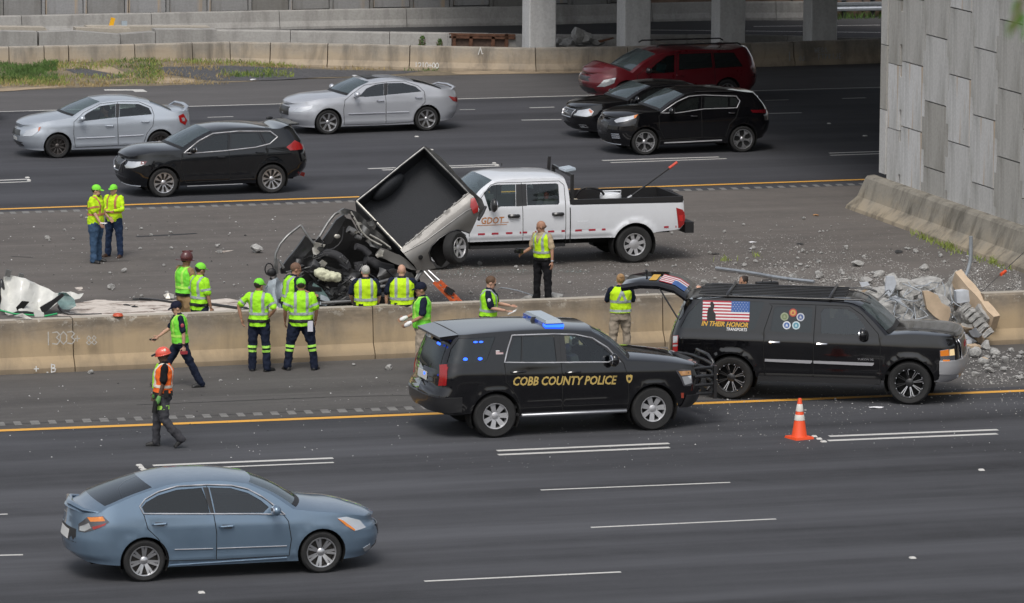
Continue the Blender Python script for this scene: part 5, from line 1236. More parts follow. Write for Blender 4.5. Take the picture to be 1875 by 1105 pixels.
for i, (px, co, ci) in enumerate(seals):
    a = T([px])[0]; ring = lambda r_: [(a[0]+r_*math.cos(t), a[1]+r_*math.sin(t)) for t in [2*PI*k/16 for k in range(16)]]
    mo, mi = mat('seal_rim', co, .6), mat('seal_centre', ci, .6); o_ = c.patch(ring(.075), c.near, 'seal', mo, off=.004, skirt=0, step=.05); c.patch(ring(.052), c.near, 'seal_centre', mi, off=.0055, skirt=0, step=.05)
    c.patch([(a[0]+x*.022, a[1]+y*.03) for x, y in ((-1, -.8), (1, -.8), (.7, .3), (0, 1), (-.7, .3))], c.near, 'seal_emblem', mo, off=.007, skirt=0, step=.05)
c.text('YUKON XL', T([(1150, 500)])[0], .05, M['alloy'], bold=.001, shear=.2, width=.30, off=.005, slope=.0)
# lamps, grille, chrome bumper
c.patch2(T([(1602, 446), (1640, 438), (1682, 434), (1690, 520), (1660, 524), (1610, 524)]), 'headlight', M['chrome'], off=.006)
c.patch2(T([(1606, 448), (1650, 440), (1654, 474), (1608, 478)]), 'indicator_lens', M['amber'], off=.014); c.patch2(T([(1658, 441), (1680, 437), (1684, 472), (1658, 475)]), 'headlight_lens', M['warm_lamp'], off=.014)
c.patch2(T([(1620, 498), (1658, 498), (1658, 520), (1624, 520)]), 'side_marker', M['amber'], off=.014)
c.pend([(.62, .90), (.86, .90), (.84, 1.12), (.62, 1.12)], 1, 'headlight', M['warm_lamp'], off=.012)
c.pend([(-.58, .86), (.58, .86), (.62, 1.18), (-.62, 1.18)], 1, 'grille', M['satin'], off=.012); c.lineE([(-.6, .85), (.6, .85), (.64, 1.19), (-.64, 1.19)], 1, 'grille_trim', M['chrome'], r=.018, off=.018, closed=True)
M['redbadge'] = mat('red_badge', (.30, .03, .04), .4); c.pend([(-.16, 1.0), (.16, 1.0), (.16, 1.08), (-.16, 1.08)], 1, 'badge', M['redbadge'], off=.03)
c.band(.60, .84, 2.20, 1, 'front_bumper', M['steel'], off=.045)
c.band(.46, .60, 2.22, 1, 'lower_bumper', M['alloy'], off=.03)
c.pend([(-.5, .46), (.5, .46), (.5, .58), (-.5, .58)], 1, 'air_dam', M['satin'], off=.04)
for sg in (-1, 1): q = MB(); q.ell((2.50, sg*.70, .53), (.05, .07, .05), n=10, k=6); q.build('fog_light', M['lamp'], c.root, smooth=60)
c.patch2(T([(122, 362), (150, 360), (148, 455), (122, 458)]), 'tail_light', M['red'], off=.012); c.patch2(T([(124, 364), (148, 362), (147, 400), (124, 402)]), 'reversing_lens', M['lamp'], off=.016); c.patch2(T([(124, 412), (148, 410), (148, 420), (124, 422)]), 'reversing_lens', M['lamp'], off=.016)
# slatted roof rack
for sg in (-1, 1):
    q = MB(); q.tube([(.9, sg*.74, 1.84), (.75, sg*.74, 1.90), (-2.2, sg*.74, 1.905), (-2.4, sg*.74, 1.84)], .022, 6); q.build('roof_rail', M['satin'], c.root, smooth=60)
for k in range(7): y = -.6+k*.2; q = MB(); q.box((-.95, y, 1.925), (2.7, .045, .02)); q.build('rack_slat', M['satin'], c.root)
for x in (.15, -1.75): q = MB(); q.tube([(x, -.76, 1.91), (x, -.70, 1.95), (x, .70, 1.95), (x, .76, 1.91)], .026, 6); q.build('cross_bar', M['satin'], c.root, smooth=60)
# raised tailgate, seen edge on: hinged at the roof end, curving up and back
gate = MB(); prof = [(-2.52, 1.87), (-2.75, 2.02), (-3.05, 2.09), (-3.4, 2.09), (-3.75, 2.02)]
n_ = len(prof)
for i, (x, z) in enumerate(prof):
    for y in (-.86, -.78, 0, .78, .86): gate.v.append((x, y*(1-.04*i), z+(.03 if abs(y) < .8 else -.03)))
for i, (x, z) in enumerate(prof):
    for y in (-.86, -.78, 0, .78, .86): gate.v.append((x+.02, y*(1-.04*i), z-.09+(.03 if abs(y) < .8 else -.0)))
for i in range(n_-1):
    for j in range(4): a = i*5+j; gate.f += [(a, a+1, a+6, a+5), (n_*5+a, n_*5+a+5, n_*5+a+6, n_*5+a+1)]
    a = i*5; gate.f += [(a, a+5, n_*5+a+5, n_*5+a), (a+4, n_*5+a+4, n_*5+a+9, a+9)]
gate.f += [(0, n_*5, n_*5+1, 1), (1, n_*5+1, n_*5+2, 2), (2, n_*5+2, n_*5+3, 3), (3, n_*5+3, n_*5+4, 4)]+[((n_-1)*5+j, (n_-1)*5+j+1, (2*n_-1)*5+j+1, (2*n_-1)*5+j) for j in range(4)]
gate.m = [0]*len(gate.f); go = gate.build('tailgate', M['blackpaint'], c.root, smooth=40)
def gp(u, y): # point on the gate's outer face
    t = u*(n_-1); i = min(n_-2, int(t)); f_ = t-i; a, b = prof[i], prof[i+1]; return (a[0]+(b[0]-a[0])*f_, y, a[1]+(b[1]-a[1])*f_+.042)
def gate_patch(u0, u1, y0_, y1_, nm, m, lift=.004):
    q = MB(); n2 = 5
    for k in range(n2+1):
        u = u0+(u1-u0)*k/n2; a, b = Vector(gp(u, y0_)), Vector(gp(u, y1_)); a.z += lift; b.z += lift; q.v += [tuple(a), tuple(b)]
    q.f = [(2*k, 2*k+2, 2*k+3, 2*k+1) for k in range(n2)]; q.m = [0]*n2; return q.build(nm, m, go)
for k in range(9):
    ya = -.62+k*.10; gate_patch(.06 if k > 4 else .30, .50, ya, ya+.10, 'flag_stripe', M['fred'] if k % 2 == 0 else M['fwhite'])
gate_patch(.06, .30, -.62, -.12, 'flag_canton', M['fblue']); gate_patch(.54, .64, -.55, .2, 'lettering', M['ygold'])
q = MB(); q.bar((-3.35, 0, 2.12), (-3.35, .0, 2.24), .03); q.bar((-3.35, -.12, 2.24), (-3.38, .12, 2.23), .03); q.build('wiper', M['black'], go)
for sg in (-1, 1): q = MB(); q.tube([(-2.66, sg*.8, 1.45), (-3.02, sg*.78, 2.02)], .016, 6); q.build('gas_strut', M['satin'], c.root)
c.wheels(dict(n=8, pair=(-.09, .09), w0=.010, w1=.017, dish=.3, m=M['alloy'], hub=.07, hm=M['satin'], back=M['well'], kind='bolts', lip=M['satin']), rim=.275)
c.cabin(1.15, .5, -.6, z0=.78, seatm=M['seat'], rows=3)
hearse = c

# ------------------------------------------------------------------ white crew-cab pickup in the median
c = Car('pickup_truck', 'white crew-cab pickup of the highway department parked in the median behind the wreck', 'pickup truck', (1312, 693), (65, 737), 4.47, 2.03,
        front=[(3.0, .50), (3.18, .62), (3.22, .85), (3.20, 1.15), (3.12, 1.32)], rear=[(-3.36, .72), (-3.44, .80), (-3.44, 1.0), (-3.42, 1.3), (-3.40, 1.44)],
        body=M['white'], crop=(780, 280, 3.454), Lf=.4, Lr=.10, n=3.0, tum=.17, belt=((-3.4, 1.46), (3.1, 1.38)), r=.41, Ra=.49, sill=.58, zr=.66, zf=.6, tw=.27, flare=.05, lowt=.08)
c.gw, c.gr = M['gl_wind'], M['gl_mid']; c.rail = M['satin']; T = c.tr
Ew = T([(300, 318), (352, 250), (425, 192)]); Er = T([(425, 192), (520, 176), (700, 168), (830, 168), (868, 178)]); Eb = T([(868, 178), (890, 240), (902, 332)]); Eo = T([(902, 336), (1250, 326), (1600, 317), (1624, 316)])
hood = [(3.12, 1.32), (2.95, 1.38), (2.5, 1.43), Ew[0]]
Eo = [(x, z) for x, z in Eo if x > -3.38]+[(-3.40, 1.44)]
wf = T([(352, 262), (402, 215), (440, 209), (553, 206), (556, 344), (462, 346), (390, 376)]); w2 = T([(624, 206), (812, 199), (826, 206), (834, 318), (826, 332), (630, 338)])
fd = T([(325, 310), (395, 212), (440, 198), (590, 194), (600, 345), (603, 583), (262, 596), (262, 420)]); rd = T([(590, 194), (830, 184), (862, 210), (874, 340), (874, 574), (603, 583), (600, 345)])
c.shell([('hood', hood), ('wind', Ew), ('roof', Er), ('back', Eb), ('open', Eo)], [(0, 0), (.16, .06), (.12, .08), (-.04, .07), (-.02, .03), (0, .01)], windows=[(wf, M['gl_light']), (w2, M['gl_light'])], doors=[fd, rd], p=2.8, q=1.3)
c.patch2(T([(556, 206), (622, 204), (628, 340), (558, 344)]), 'door_pillar', M['satin'], off=.005)
c.handle(T([(545, 405)])[0], M['satin'], k=0, L=.22, h=.08); c.handle(T([(825, 392)])[0], M['satin'], k=1, L=.22, h=.08); c.mirror(T([(400, 345)])[0], M['satin'], size=(.16, .24, .30), arm=.14)
xa = Eb[-1][0]-.02; xb = -3.36
q = MB(); q.box(((xa+xb)/2, 0, .92), (xa-xb, 1.66, .04)); q.build('bed_floor', M['satin'], c.root)
for sg in (-1, 1): q = MB(); q.box(((xa+xb)/2, sg*.86, 1.18), (xa-xb, .06, .50)); q.box((-2.235, sg*.72, 1.05), (1.05, .24, .26)); q.build('bed_wall', M['satin'], c.root)
q = MB(); q.box((xb, 0, 1.18), (.07, 1.66, .50)); q.build('tailgate', M['satin'], c.root); q = MB(); q.box((xa+.02, 0, 1.18), (.05, 1.66, .52)); q.build('bed_wall', M['satin'], c.root)
q = MB(); q.box((-3.52, 0, .74), (.2, 1.86, .24)); q.build('rear_bumper', M['black'], c.root); q = MB(); q.bar((-3.6, 0, .62), (-3.85, 0, .62), .07); q.ell((-3.86, 0, .70), (.035, .035, .035)); q.build('tow_hitch', M['satin'], c.root)
c.patch2(T([(1582, 348), (1640, 345), (1640, 470), (1598, 474)]), 'tail_light', M['red'], off=.012); c.patch2(T([(1600, 395), (1636, 392), (1636, 430), (1604, 432)]), 'brake_lens', mat('bright_red_lens', (.55, .02, .02), .1, coat=1), off=.016)
c.patch2(T([(946, 436), (1020, 434), (1022, 482), (950, 486)]), 'fuel_flap', M['white'], off=.006, skirt=.006)
c.line2(T([(903, 350), (904, 572)]), 'bed_gap', M['rubber'], r=.012, off=.0)
for a, b in [(318, 362), (405, 448), (495, 536), (582, 592), (600, 630), (678, 690), (762, 802), (848, 870), (935, 978), (1022, 1066), (1106, 1130), (1506, 1536), (1580, 1586)]:
    def yy(x): return 517-(x-318)*.0405
    c.patch(T([(a, yy(a)+7), (b, yy(b)+7), (b, yy(b)-5), (a, yy(a)-5)]), c.near, 'reflective_tape', M['fred'], off=.005, skirt=0, step=.1)
M['orange_letter'] = mat('orange_lettering', (.50, .20, .06), .6)
g0 = T([(338, 455)])[0]; c.text('GDOT', g0, .20, M['orange_letter'], bold=.004, shear=.15, width=.52, off=.006, slope=.0)
c.patch(T([(310, 462), (500, 455), (500, 459), (310, 466)]), c.near, 'lettering_rule', M['orange_letter'], off=.005, skirt=0); c.patch(T([(470, 443), (512, 441), (512, 444), (470, 446)]), c.near, 'lettering_rule', M['orange_letter'], off=.005, skirt=0)
for sg in (-1, 1):
    (xq, _), (xp, _) = T([(262, 640), (865, 620)]); q = MB(); q.box(((xq+xp)/2, sg*.95, .46), (abs(xq-xp), .16, .06)); q.build('running_board', M['satin'], c.root)
q = MB(); q.box((0, 0, .5), (5.4, .9, .18)); q.build('chassis', M['well'], c.root)
q = MB(); q.bar((.35, -.6, 2.04), (.35, -.6, 2.10), .02); q.build('antenna', M['satin'], c.root)
# headache rack with a folded arrow board and cables behind the cab
xr_ = xa-.12
q = MB()
for sg in (-1, 1): q.bar((xr_, sg*.70, .95), (xr_, sg*.70, 1.97), .065)
q.bar((xr_, -.72, 2.0), (xr_, .72, 1.94), .06); q.bar((xr_, -.72, 1.55), (xr_, .72, 1.55), .06); q.build('cab_rack', M['satin'], c.root)
q = MB(); q.box((xr_+.02, .40, 2.06), (.24, .50, .05), Matrix.Rotation(R(8), 3, 'Y')); q.build('light_panel', M['lightbar'], c.root)
q = MB(); q.bar((xr_+.1, -.75, 1.85), (xr_+.08, -.75, 2.2), .06, .06); q.build('exhaust_stack', M['satin'], c.root)
wh = [Vector((xr_-.1, .45, 1.35)), Vector((xr_-.3, .5, 1.62)), Vector((xr_-.65, .55, 1.60)), Vector((xr_-.85, .5, 1.38)), Vector((xr_-.8, .4, 1.2))]
q = MB(); q.tube([tuple(v) for v in [Vector(p_) for p_ in catmull([tuple(v) for v in wh], .08)]], .025, 8); q.build('hose', M['black'], c.root, smooth=60)
c.wheels(dict(n=8, w0=.07, w1=.085, dish=.15, m=M['steel'], hub=.10, back=M['satin']), rim=.25); c.cabin(1.95, 1.15, 0.05, z0=.95, seatm=M['greyseat'])
truck = c
# loose things in the bed: each stands on the bed floor
TM = Matrix.Translation(truck.root.location) @ Matrix.Rotation(truck.root.rotation_euler.z, 4, 'Z')
def in_bed(name, x, y, z, label, cat, group=None):
    p_ = TM @ Vector((x, y, z)); return empty(name, p_, label, cat, group, truck.root.rotation_euler.z)
M['orange_plastic'] = mat('orange_red_plastic', (.55, .09, .04), .45); M['white_plastic'] = mat('white_plastic', (.72, .74, .76), .4)
for i, (x, y, s_) in enumerate(((-1.85, .42, 1.0), (-.55, -.25, .8))):
    o = in_bed('water_cooler', x, y, .94, ['round orange water cooler with a white lid in the middle of the pickup bed', 'small orange and white cooler beside the hose in the pickup bed'][i], 'cooler')
    q = MB(); q.lathe([(.19*s_, 0), (.22*s_, .06), (.23*s_, .40*s_), (.215*s_, .44*s_)], 20); q.build('tank', M['orange_plastic'], o, smooth=40)
    q = MB(); q.lathe([(.235*s_, .43*s_), (.24*s_, .50*s_), (.22*s_, .55*s_), (.05, .57*s_), (.001, .575*s_)], 20); q.build('lid', M['white_plastic'], o, smooth=40)
    q = MB(); q.tube([(-.22*s_, 0, .47*s_), (-.24*s_, 0, .6*s_), (.24*s_, 0, .6*s_), (.22*s_, 0, .47*s_)], .012, 6); q.build('handle', M['white_plastic'], o)
o = in_bed('generator', -.42, .42, .94, 'small grey engine unit with a hose behind the cab in the pickup bed', 'generator'); q = MB(); q.box((0, 0, .28), (.36, .34, .40), taper=.85); q.build('casing', mat('dull_grey_metal', (.32, .31, .27), .5, metal=.3, var=.3), o); q = MB(); q.lathe([(.05, 0), (.06, .1), (.02, .14)], 12, c=(.05, 0, .48)); q.build('cap', M['orange_plastic'], o)
o = in_bed('sandbag', -.95, .45, .94, 'pale sack lying in the pickup bed between the cooler and the engine unit', 'bag'); q = MB(); q.ell((0, 0, .24), (.28, .2, .24), n=14, k=8); q.build('sack', mat('pale_sack', (.5, .45, .36), .9, var=.2), o, smooth=60)
o = in_bed('long_tool', -2.4, .3, .96, 'long black pole tool with a red grip leaning out of the pickup bed', 'tool'); q = MB(); q.tube([(.4, .1, .22), (-.95, -.35, .98)], .022, 8); q.build('shaft', M['satin'], o, smooth=60)
q = MB(); q.tube([(-.95, -.35, .98), (-1.16, -.42, 1.10)], .032, 8); q.build('grip', mat('red_grip', (.6, .08, .05), .5), o, smooth=60); q = MB(); q.tube([(.12, .0, .38), (.02, -.03, .43)], .036, 8); q.build('collar', M['alloy'], o, smooth=60)
# ------------------------------------------------------------------ traffic cone
M['cone'] = mat('orange_cone', (.80, .085, .02), .5); M['reflect'] = mat('reflective_collar', (.62, .60, .55), .4, var=.1)
p_ = at(1463.5, 803); o = empty('traffic_cone', p_, 'orange traffic cone with two white collars standing on the near lane', 'cone', rz=.25)
q = MB(); q.box((0, 0, .02), (.38, .38, .04), taper=.94); q.build('base', M['cone'], o); q = MB(); q.lathe([(.15, .035), (.135, .06), (.032, .71), (.028, .72), (.001, .72)], 28); q.build('cone', M['cone'], o, smooth=40)
for z0_, z1_ in ((.33, .43), (.49, .62)): q = MB(); rr = lambda z: .135-(z-.06)/.65*.103; q.lathe([(rr(z0_)+.002, z0_), (rr(z0_)+.004, z0_+.002), (rr(z1_)+.004, z1_-.002), (rr(z1_)+.002, z1_)], 28, cap=False); q.build('collar', M['reflect'], o, smooth=40)
# ------------------------------------------------------------------ people
M['skin_light'] = mat('light_skin', (.52, .30, .21), .6); M['skin_mid'] = mat('tanned_skin', (.36, .19, .12), .6); M['skin_dark'] = mat('dark_skin', (.10, .05, .032), .55)
M['eye'] = mat('eye', (.03, .02, .02), .3)
def cloth(name, col, var=.18, rough=.85, **k): return mat(name, col, rough, var=var, vscale=7, bump=.5, bscale=11, spec=.2, **k)
M['lime'] = cloth('lime_safety_fabric', (.36, .80, .03), var=.08); M['green'] = cloth('green_safety_mesh', (.20, .72, .06), var=.08)
M['yellowlime'] = cloth('yellow_safety_fabric', (.52, .80, .02), var=.08); M['hiorange'] = cloth('orange_safety_fabric', (.90, .16, .03), var=.08)
M['silver_tape'] = cloth('silver_reflective_tape', (.34, .38, .38), var=.1, rough=.5); M['orange_tape'] = cloth('orange_edged_tape', (.50, .20, .10), var=.1, rough=.6); M['pale_tape'] = cloth('pale_reflective_tape', (.72, .66, .56), var=.1, rough=.5)
M['lime_tape'] = cloth('lime_reflective_tape', (.42, .80, .12), var=.05, rough=.5)
M['navy'] = cloth('navy_cloth', (.012, .017, .035)); M['blackcloth'] = cloth('black_cloth', (.010, .010, .012)); M['jeans'] = cloth('blue_jeans', (.045, .085, .15)); M['darkjeans'] = cloth('dark_jeans', (.02, .035, .075))
M['khaki'] = cloth('khaki_cloth', (.33, .28, .22)); M['greytrousers'] = cloth('grey_cloth', (.055, .055, .062)); M['tan'] = cloth('tan_uniform_cloth', (.38, .30, .20)); M['turnout'] = cloth('tan_turnout_cloth', (.30, .20, .10))
M['boot'] = mat('black_boot', (.012, .012, .012), .5); M['brownboot'] = mat('brown_boot', (.07, .035, .02), .6); M['belt'] = mat('black_belt', (.01, .01, .01), .45)
M['hair_dark'] = mat('dark_hair', (.025, .016, .012), .7, var=.3, vscale=40); M['hair_brown'] = mat('brown_hair', (.10, .055, .03), .7, var=.3, vscale=40); M['hair_grey'] = mat('grey_hair', (.42, .41, .38), .8, var=.25, vscale=40); M['hair_blonde'] = mat('blonde_hair', (.34, .20, .09), .7, var=.3, vscale=40)
M['hair_short'] = mat('cropped_hair', (.16, .09, .06), .8, var=.3, vscale=60)
M['glove_white'] = mat('white_glove', (.75, .75, .74), .5); M['glove_green'] = mat('green_black_glove', (.12, .3, .08), .7); M['paper'] = mat('white_paper', (.8, .8, .8), .7); M['patch_white'] = mat('white_patch', (.6, .6, .66), .7); M['patch_red'] = mat('red_patch', (.4, .06, .08), .7)
M['helmet_red'] = mat('dark_red_helmet', (.09, .02, .02), .4, coat=.5); M['helmet_orange'] = mat('orange_helmet', (.72, .10, .06), .4, coat=.5); M['cap_lime'] = cloth('lime_cap_fabric', (.22, .72, .06), var=.06); M['cap_navy'] = cloth('navy_cap_fabric', (.012, .014, .03))
def tcap(mb, pts, rad, n=10, flat=1.0, side=None):
    """tapered tube with rounded ends along a list of joints"""
    P = [Vector(p) for p in pts]; Rr = list(rad)
    a = (P[0]-P[1]).normalized(); b = (P[-1]-P[-2]).normalized()
    path = [P[0]+a*Rr[0]*.9, P[0]+a*Rr[0]*.6]+P+[P[-1]+b*Rr[-1]*.6, P[-1]+b*Rr[-1]*.9]
    rr = [Rr[0]*.35, Rr[0]*.75]+Rr+[Rr[-1]*.75, Rr[-1]*.35]
    mb.tube(path, rr, n)
def torso_loft(mb, rings, n=14):
    """rings: (centre, half width, half depth, axis x, axis y)"""
    o = len(mb.v)
    for c, wd, dp, ax, ay in rings: mb.v += [tuple(c+ax*(dp*math.cos(2*PI*j/n))+ay*(wd*math.sin(2*PI*j/n))) for j in range(n)]
    k = len(rings); fs = []
    for i in range(k-1): fs += [(o+i*n+j, o+i*n+(j+1) % n, o+(i+1)*n+(j+1) % n, o+(i+1)*n+j) for j in range(n)]
    fs += [tuple(o+j for j in range(n-1, -1, -1)), tuple(o+(k-1)*n+j for j in range(n))]; mb.f += fs; mb.m += [mb.cur]*len(fs)
FOLD = bpy.data.textures.new('folds', 'CLOUDS'); FOLD.noise_scale = .09; FOLD.noise_depth = 1
def remesh(mb, name, m, vox=.016, smooth=4, fac=.5, fold=0):
    me = mb.mesh(name, m)
    mods = [('REMESH', dict(mode='VOXEL', voxel_size=vox))]
    if smooth: mods.append(('SMOOTH', dict(factor=fac, iterations=smooth)))
    if fold: mods.append(('DISPLACE', dict(texture=FOLD, strength=fold, mid_level=.5)))
    me = eval_mesh(me, mods, name); me.polygons.foreach_set('use_smooth', [True]*len(me.polygons)); return me
def cut(me, name, planes, m, off=0):
    """copy of a garment mesh kept between planes ((point, normal) keeps the side the normal points to)"""
    bm = bmesh.new(); bm.from_mesh(me)
    for p, n in planes: bmesh.ops.bisect_plane(bm, geom=bm.verts[:]+bm.edges[:]+bm.faces[:], plane_co=p, plane_no=n, clear_inner=True, clear_outer=False)
    if not bm.verts: bm.free(); return None
    bm.normal_update()
    if off:
        mv = [(v, v.normal.copy()) for v in bm.verts]
        for v, n in mv: v.co += n*off
    out = bpy.data.meshes.new(name); bm.to_mesh(out); bm.free(); out.materials.clear(); out.materials.append(m); out.polygons.foreach_set('use_smooth', [True]*len(out.polygons)); return out
def V3(*a): return Vector(a)
def person(loc, face, label, H=1.78, skin='skin_light', build=1.0, lean=0, side_lean=0, twist=0, head=(0, 0), armL=((.1, .25, -1), (.15, .1, -1)), armR=((.1, -.25, -1), (.15, -.1, -1)),
           legL=((.0, .08, -1), (0, .03, -1)), legR=((.0, -.08, -1), (0, -.03, -1)), footyaw=(12, -12), toe=(0, 0), shirt='navy', sleeve='short', vest=None, tape='silver_tape', tapes='vest', trousers='navy', legband=None,
           shoe='boot', hair='hair_dark', hairstyle='short', hat=None, belt=True, gloves=None, tail=1.0, extras=None, patch=None, seated=0, group=None):
    """face: heading in degrees (0 = +x). limb directions are in the body's own frame: x ahead, y to its left"""
    k = H/1.78; b = build
    root = empty('person', loc, label, 'person', group, R(face))
    sp = Matrix.Rotation(R(lean), 3, 'Y') @ Matrix.Rotation(R(side_lean), 3, 'X') @ Matrix.Rotation(R(twist), 3, 'Z')
    # legs first, so that the feet stand on the ground
    def leg(d, s_):
        hip = V3(0, .095*s_, 0); kn = hip+Vector(d[0]).normalized()*.44; an = kn+Vector(d[1]).normalized()*.43; return hip, kn, an
    LL, RL = leg(legL, 1), leg(legR, -1)
    low = min(LL[2].z-toe[0]*.0, RL[2].z-toe[1]*.0); hz = -low+.085
    pel = V3(0, 0, hz)
    LL = [p+pel for p in LL]; RL = [p+pel for p in RL]
    def up(x, y, z): return pel+sp @ V3(x, y, z)
    ax, ay = sp @ V3(1, 0, 0), sp @ V3(0, 1, 0); az = sp @ V3(0, 0, 1)
    I3 = (V3(1, 0, 0), V3(0, 1, 0))
    def rings(g):
        return [(pel+V3(-.01, 0, -.10), .155*b+g, .115*b+g, *I3), (pel+V3(-.01, 0, .0), .17*b+g, .125*b+g, *I3), (up(0, 0, .10), .160*b+g, .115*b+g, ax, ay), (up(.0, 0, .22), .158*b+g, .112*b+g, ax, ay),
                (up(.0, 0, .34), .172*b+g, .120*b+g, ax, ay), (up(-.005, 0, .44), .182*(b*.5+.5)+g, .115*(b*.6+.4)+g, ax, ay), (up(-.01, 0, .51), .165+g*.8, .085+g*.6, ax, ay), (up(-.005, 0, .55), .09+g*.5, .065+g*.4, ax, ay)]
    def arm(d, s_):
        sh = up(-.01, .185*s_*(b*.35+.65), .485); el = sh+(sp @ Vector(d[0]).normalized())*.285; wr = el+(sp @ Vector(d[1]).normalized())*.25; return sh, el, wr
    LA, RA = arm(armL, 1), arm(armR, -1)
    neck = up(0, 0, .56); hd = neck+az*.105+V3(.02, 0, 0)
    hm = Matrix.Rotation(R(twist*.5+head[0]), 3, 'Z') @ Matrix.Rotation(R(head[1]+lean*.3), 3, 'Y')
    def hp(x, y, z): return hd+hm @ V3(x, y, z)
    sk = M[skin]
    # body: one continuous figure, head with nose, ears, brow and chin
    q = MB(); torso_loft(q, rings(-.005))
    for A in (LA, RA): tcap(q, [A[0], A[0].lerp(A[1], .5), A[1], A[1].lerp(A[2], .4), A[2]], [.052*b, .046*b, .039, .038, .026], 10)
    for Lg in (LL, RL): tcap(q, [Lg[0], Lg[0].lerp(Lg[1], .5), Lg[1], Lg[1].lerp(Lg[2], .35), Lg[2]], [.085*b, .075*b, .052, .054, .036], 10)
    tcap(q, [up(0, 0, .50), neck+V3(.005, 0, 0), hp(-.01, 0, -.06)], [.062, .056, .056], 12)
    q.ell(hp(-.012, 0, .035), (.098, .077, .10), hm, 16, 12); q.ell(hp(.02, 0, -.045), (.072, .060, .072), hm, 14, 10)
    q.ell(hp(.088, 0, -.012), (.022, .014, .026), hm, 8, 6); q.ell(hp(.068, 0, -.095), (.022, .026, .02), hm, 8, 6); q.ell(hp(.078, 0, .022), (.018, .048, .012), hm, 8, 6)
    for s_ in (-1, 1): q.ell(hp(-.008, .077*s_, -.005), (.022, .012, .032), hm, 8, 6)
    me = remesh(q, 'person', sk, .0135, 2); body_ = MB()
    # hands: palm, four bent fingers of unequal length, thumb from the palm's side
    for A, s_ in ((LA, 1), (RA, -1)):
        t = (A[2]-A[1]).normalized(); side = ay*s_; nrm = t.cross(side); 
        if nrm.length < .2: nrm = t.cross(az)
        nrm.normalize(); wdir = nrm.cross(t).normalized(); palm_c = A[2]+t*.055
        # palm is broad along the body's fore-aft axis
        u_ = (ax-t*ax.dot(t)); u_ = (u_.normalized() if u_.length > .2 else wdir); inn = (-ay*s_-t*(-ay*s_).dot(t)); inn = inn.normalized() if inn.length > .2 else nrm
        Mh = Matrix((u_, inn, t)).transposed(); body_.ell(palm_c, (.040, .017, .055), Mh, 10, 8)
        for i, (off, ln) in enumerate(((.03, .070), (.010, .078), (-.010, .072), (-.029, .058))):
            p0 = palm_c+t*.035+u_*off; p1 = p0+t*ln*.55+inn*.008; p2 = p1+t*ln*.35+inn*.022; body_.tube([p0, p1, p2, p2+(t*.4+inn*.6).normalized()*.012], [.0098, .0092, .0082, .004], 6)
        p0 = palm_c-t*.02+u_*.030; p1 = p0+(u_*.75+t*.6+inn*.3).normalized()*.04; body_.tube([p0, p1, p1+(t*.85+u_*.25+inn*.35).normalized()*.03], [.013, .011, .007], 6)
    bm = bmesh.new(); bm.from_mesh(me); tmp = body_.mesh('t', sk, 60); bm.from_mesh(tmp); bm.to_mesh(me); bm.free(); bpy.data.meshes.remove(tmp); me.polygons.foreach_set('use_smooth', [True]*len(me.polygons))
    parts = [('body', me)]
    e = MB(); 
    for s_ in (-1, 1): e.ell(hp(.076, .03*s_, .004), (.009, .012, .008), hm, 8, 6)
    parts.append(('eyes', e.mesh('eyes', M['eye'], 60)))
    e = MB(); e.ell(hp(.083, 0, -.058), (.008, .024, .005), hm, 8, 5); parts.append(('mouth', e.mesh('mouth', mat('lips', (.22, .08, .07), .6), 60)))
    # trousers
    g = .016; q = MB(); torso_loft(q, rings(g)[:4])
    for Lg in (LL, RL): tcap(q, [Lg[0], Lg[0].lerp(Lg[1], .5), Lg[1], Lg[1].lerp(Lg[2], .4), Lg[2]+(Lg[2]-Lg[1]).normalized()*.02], [.108*b, .100*b, .082, .078, .076], 12)
    tm = remesh(q, 'trousers', M[trousers], .018, 2, fold=.045); parts.append(('trousers', cut(tm, 'trousers', [(up(0, 0, .17), -az)], M[trousers])))
    if legband:
        for Lg in (LL, RL):
            d = (Lg[2]-Lg[1]).normalized()
            for a0, a1 in legband[1]:
                p0, p1 = Lg[1]+d*a0, Lg[1]+d*a1; parts.append(('leg_band', cut(tm, 'leg_band', [(p0, d), (p1, -d), (Lg[1]+V3(0, -math.copysign(.095, Lg[0].y), 0) if False else V3(0, 0, 0)+(V3(0, 0, 0)), V3(0, math.copysign(1, Lg[0].y), 0))] if abs(Lg[1].x-LL[1].x-RL[1].x+Lg[1].x) < .1 else [(p0, d), (p1, -d)], M[legband[0]], .006)))
    # shoes
    for Lg, fy, tz, s_ in ((LL, footyaw[0], toe[0], 1), (RL, footyaw[1], toe[1], -1)):
        fd = Matrix.Rotation(R(fy), 3, 'Z') @ V3(1, 0, 0); dz = V3(0, 0, 1)
        fm = Matrix.Rotation(R(fy), 3, 'Z') @ Matrix.Rotation(R(tz), 3, 'Y'); an = Lg[2]
        q = MB(); tcap(q, [an+V3(0, 0, .03), an+fm @ V3(-.01, 0, -.03)], [.05, .05], 10); tcap(q, [an+fm @ V3(-.04, 0, -.045), an+fm @ V3(.08, 0, -.045), an+fm @ V3(.155, 0, -.055)], [.038, .042, .034], 10)
        q.box(an+fm @ V3(.055, 0, -.075), (.26, .085, .02), fm); parts.append(('shoe', remesh(q, 'shoe', M[shoe], .014, 2)))
    # shirt
    q = MB(); torso_loft(q, rings(.016 if vest else .026)); 
    for A in (LA, RA):
        if sleeve == 'short': tcap(q, [A[0]-(A[1]-A[0])*.05, A[0].lerp(A[1], .5), A[0].lerp(A[1], .80)], [.062*b**.6, .066*b**.6, .070*b**.6], 12)
        elif sleeve == 'long': tcap(q, [A[0]-(A[1]-A[0])*.05, A[0].lerp(A[1], .5), A[1], A[1].lerp(A[2], .9)], [.064*b**.6, .064*b**.6, .056*b**.6, .046], 12)
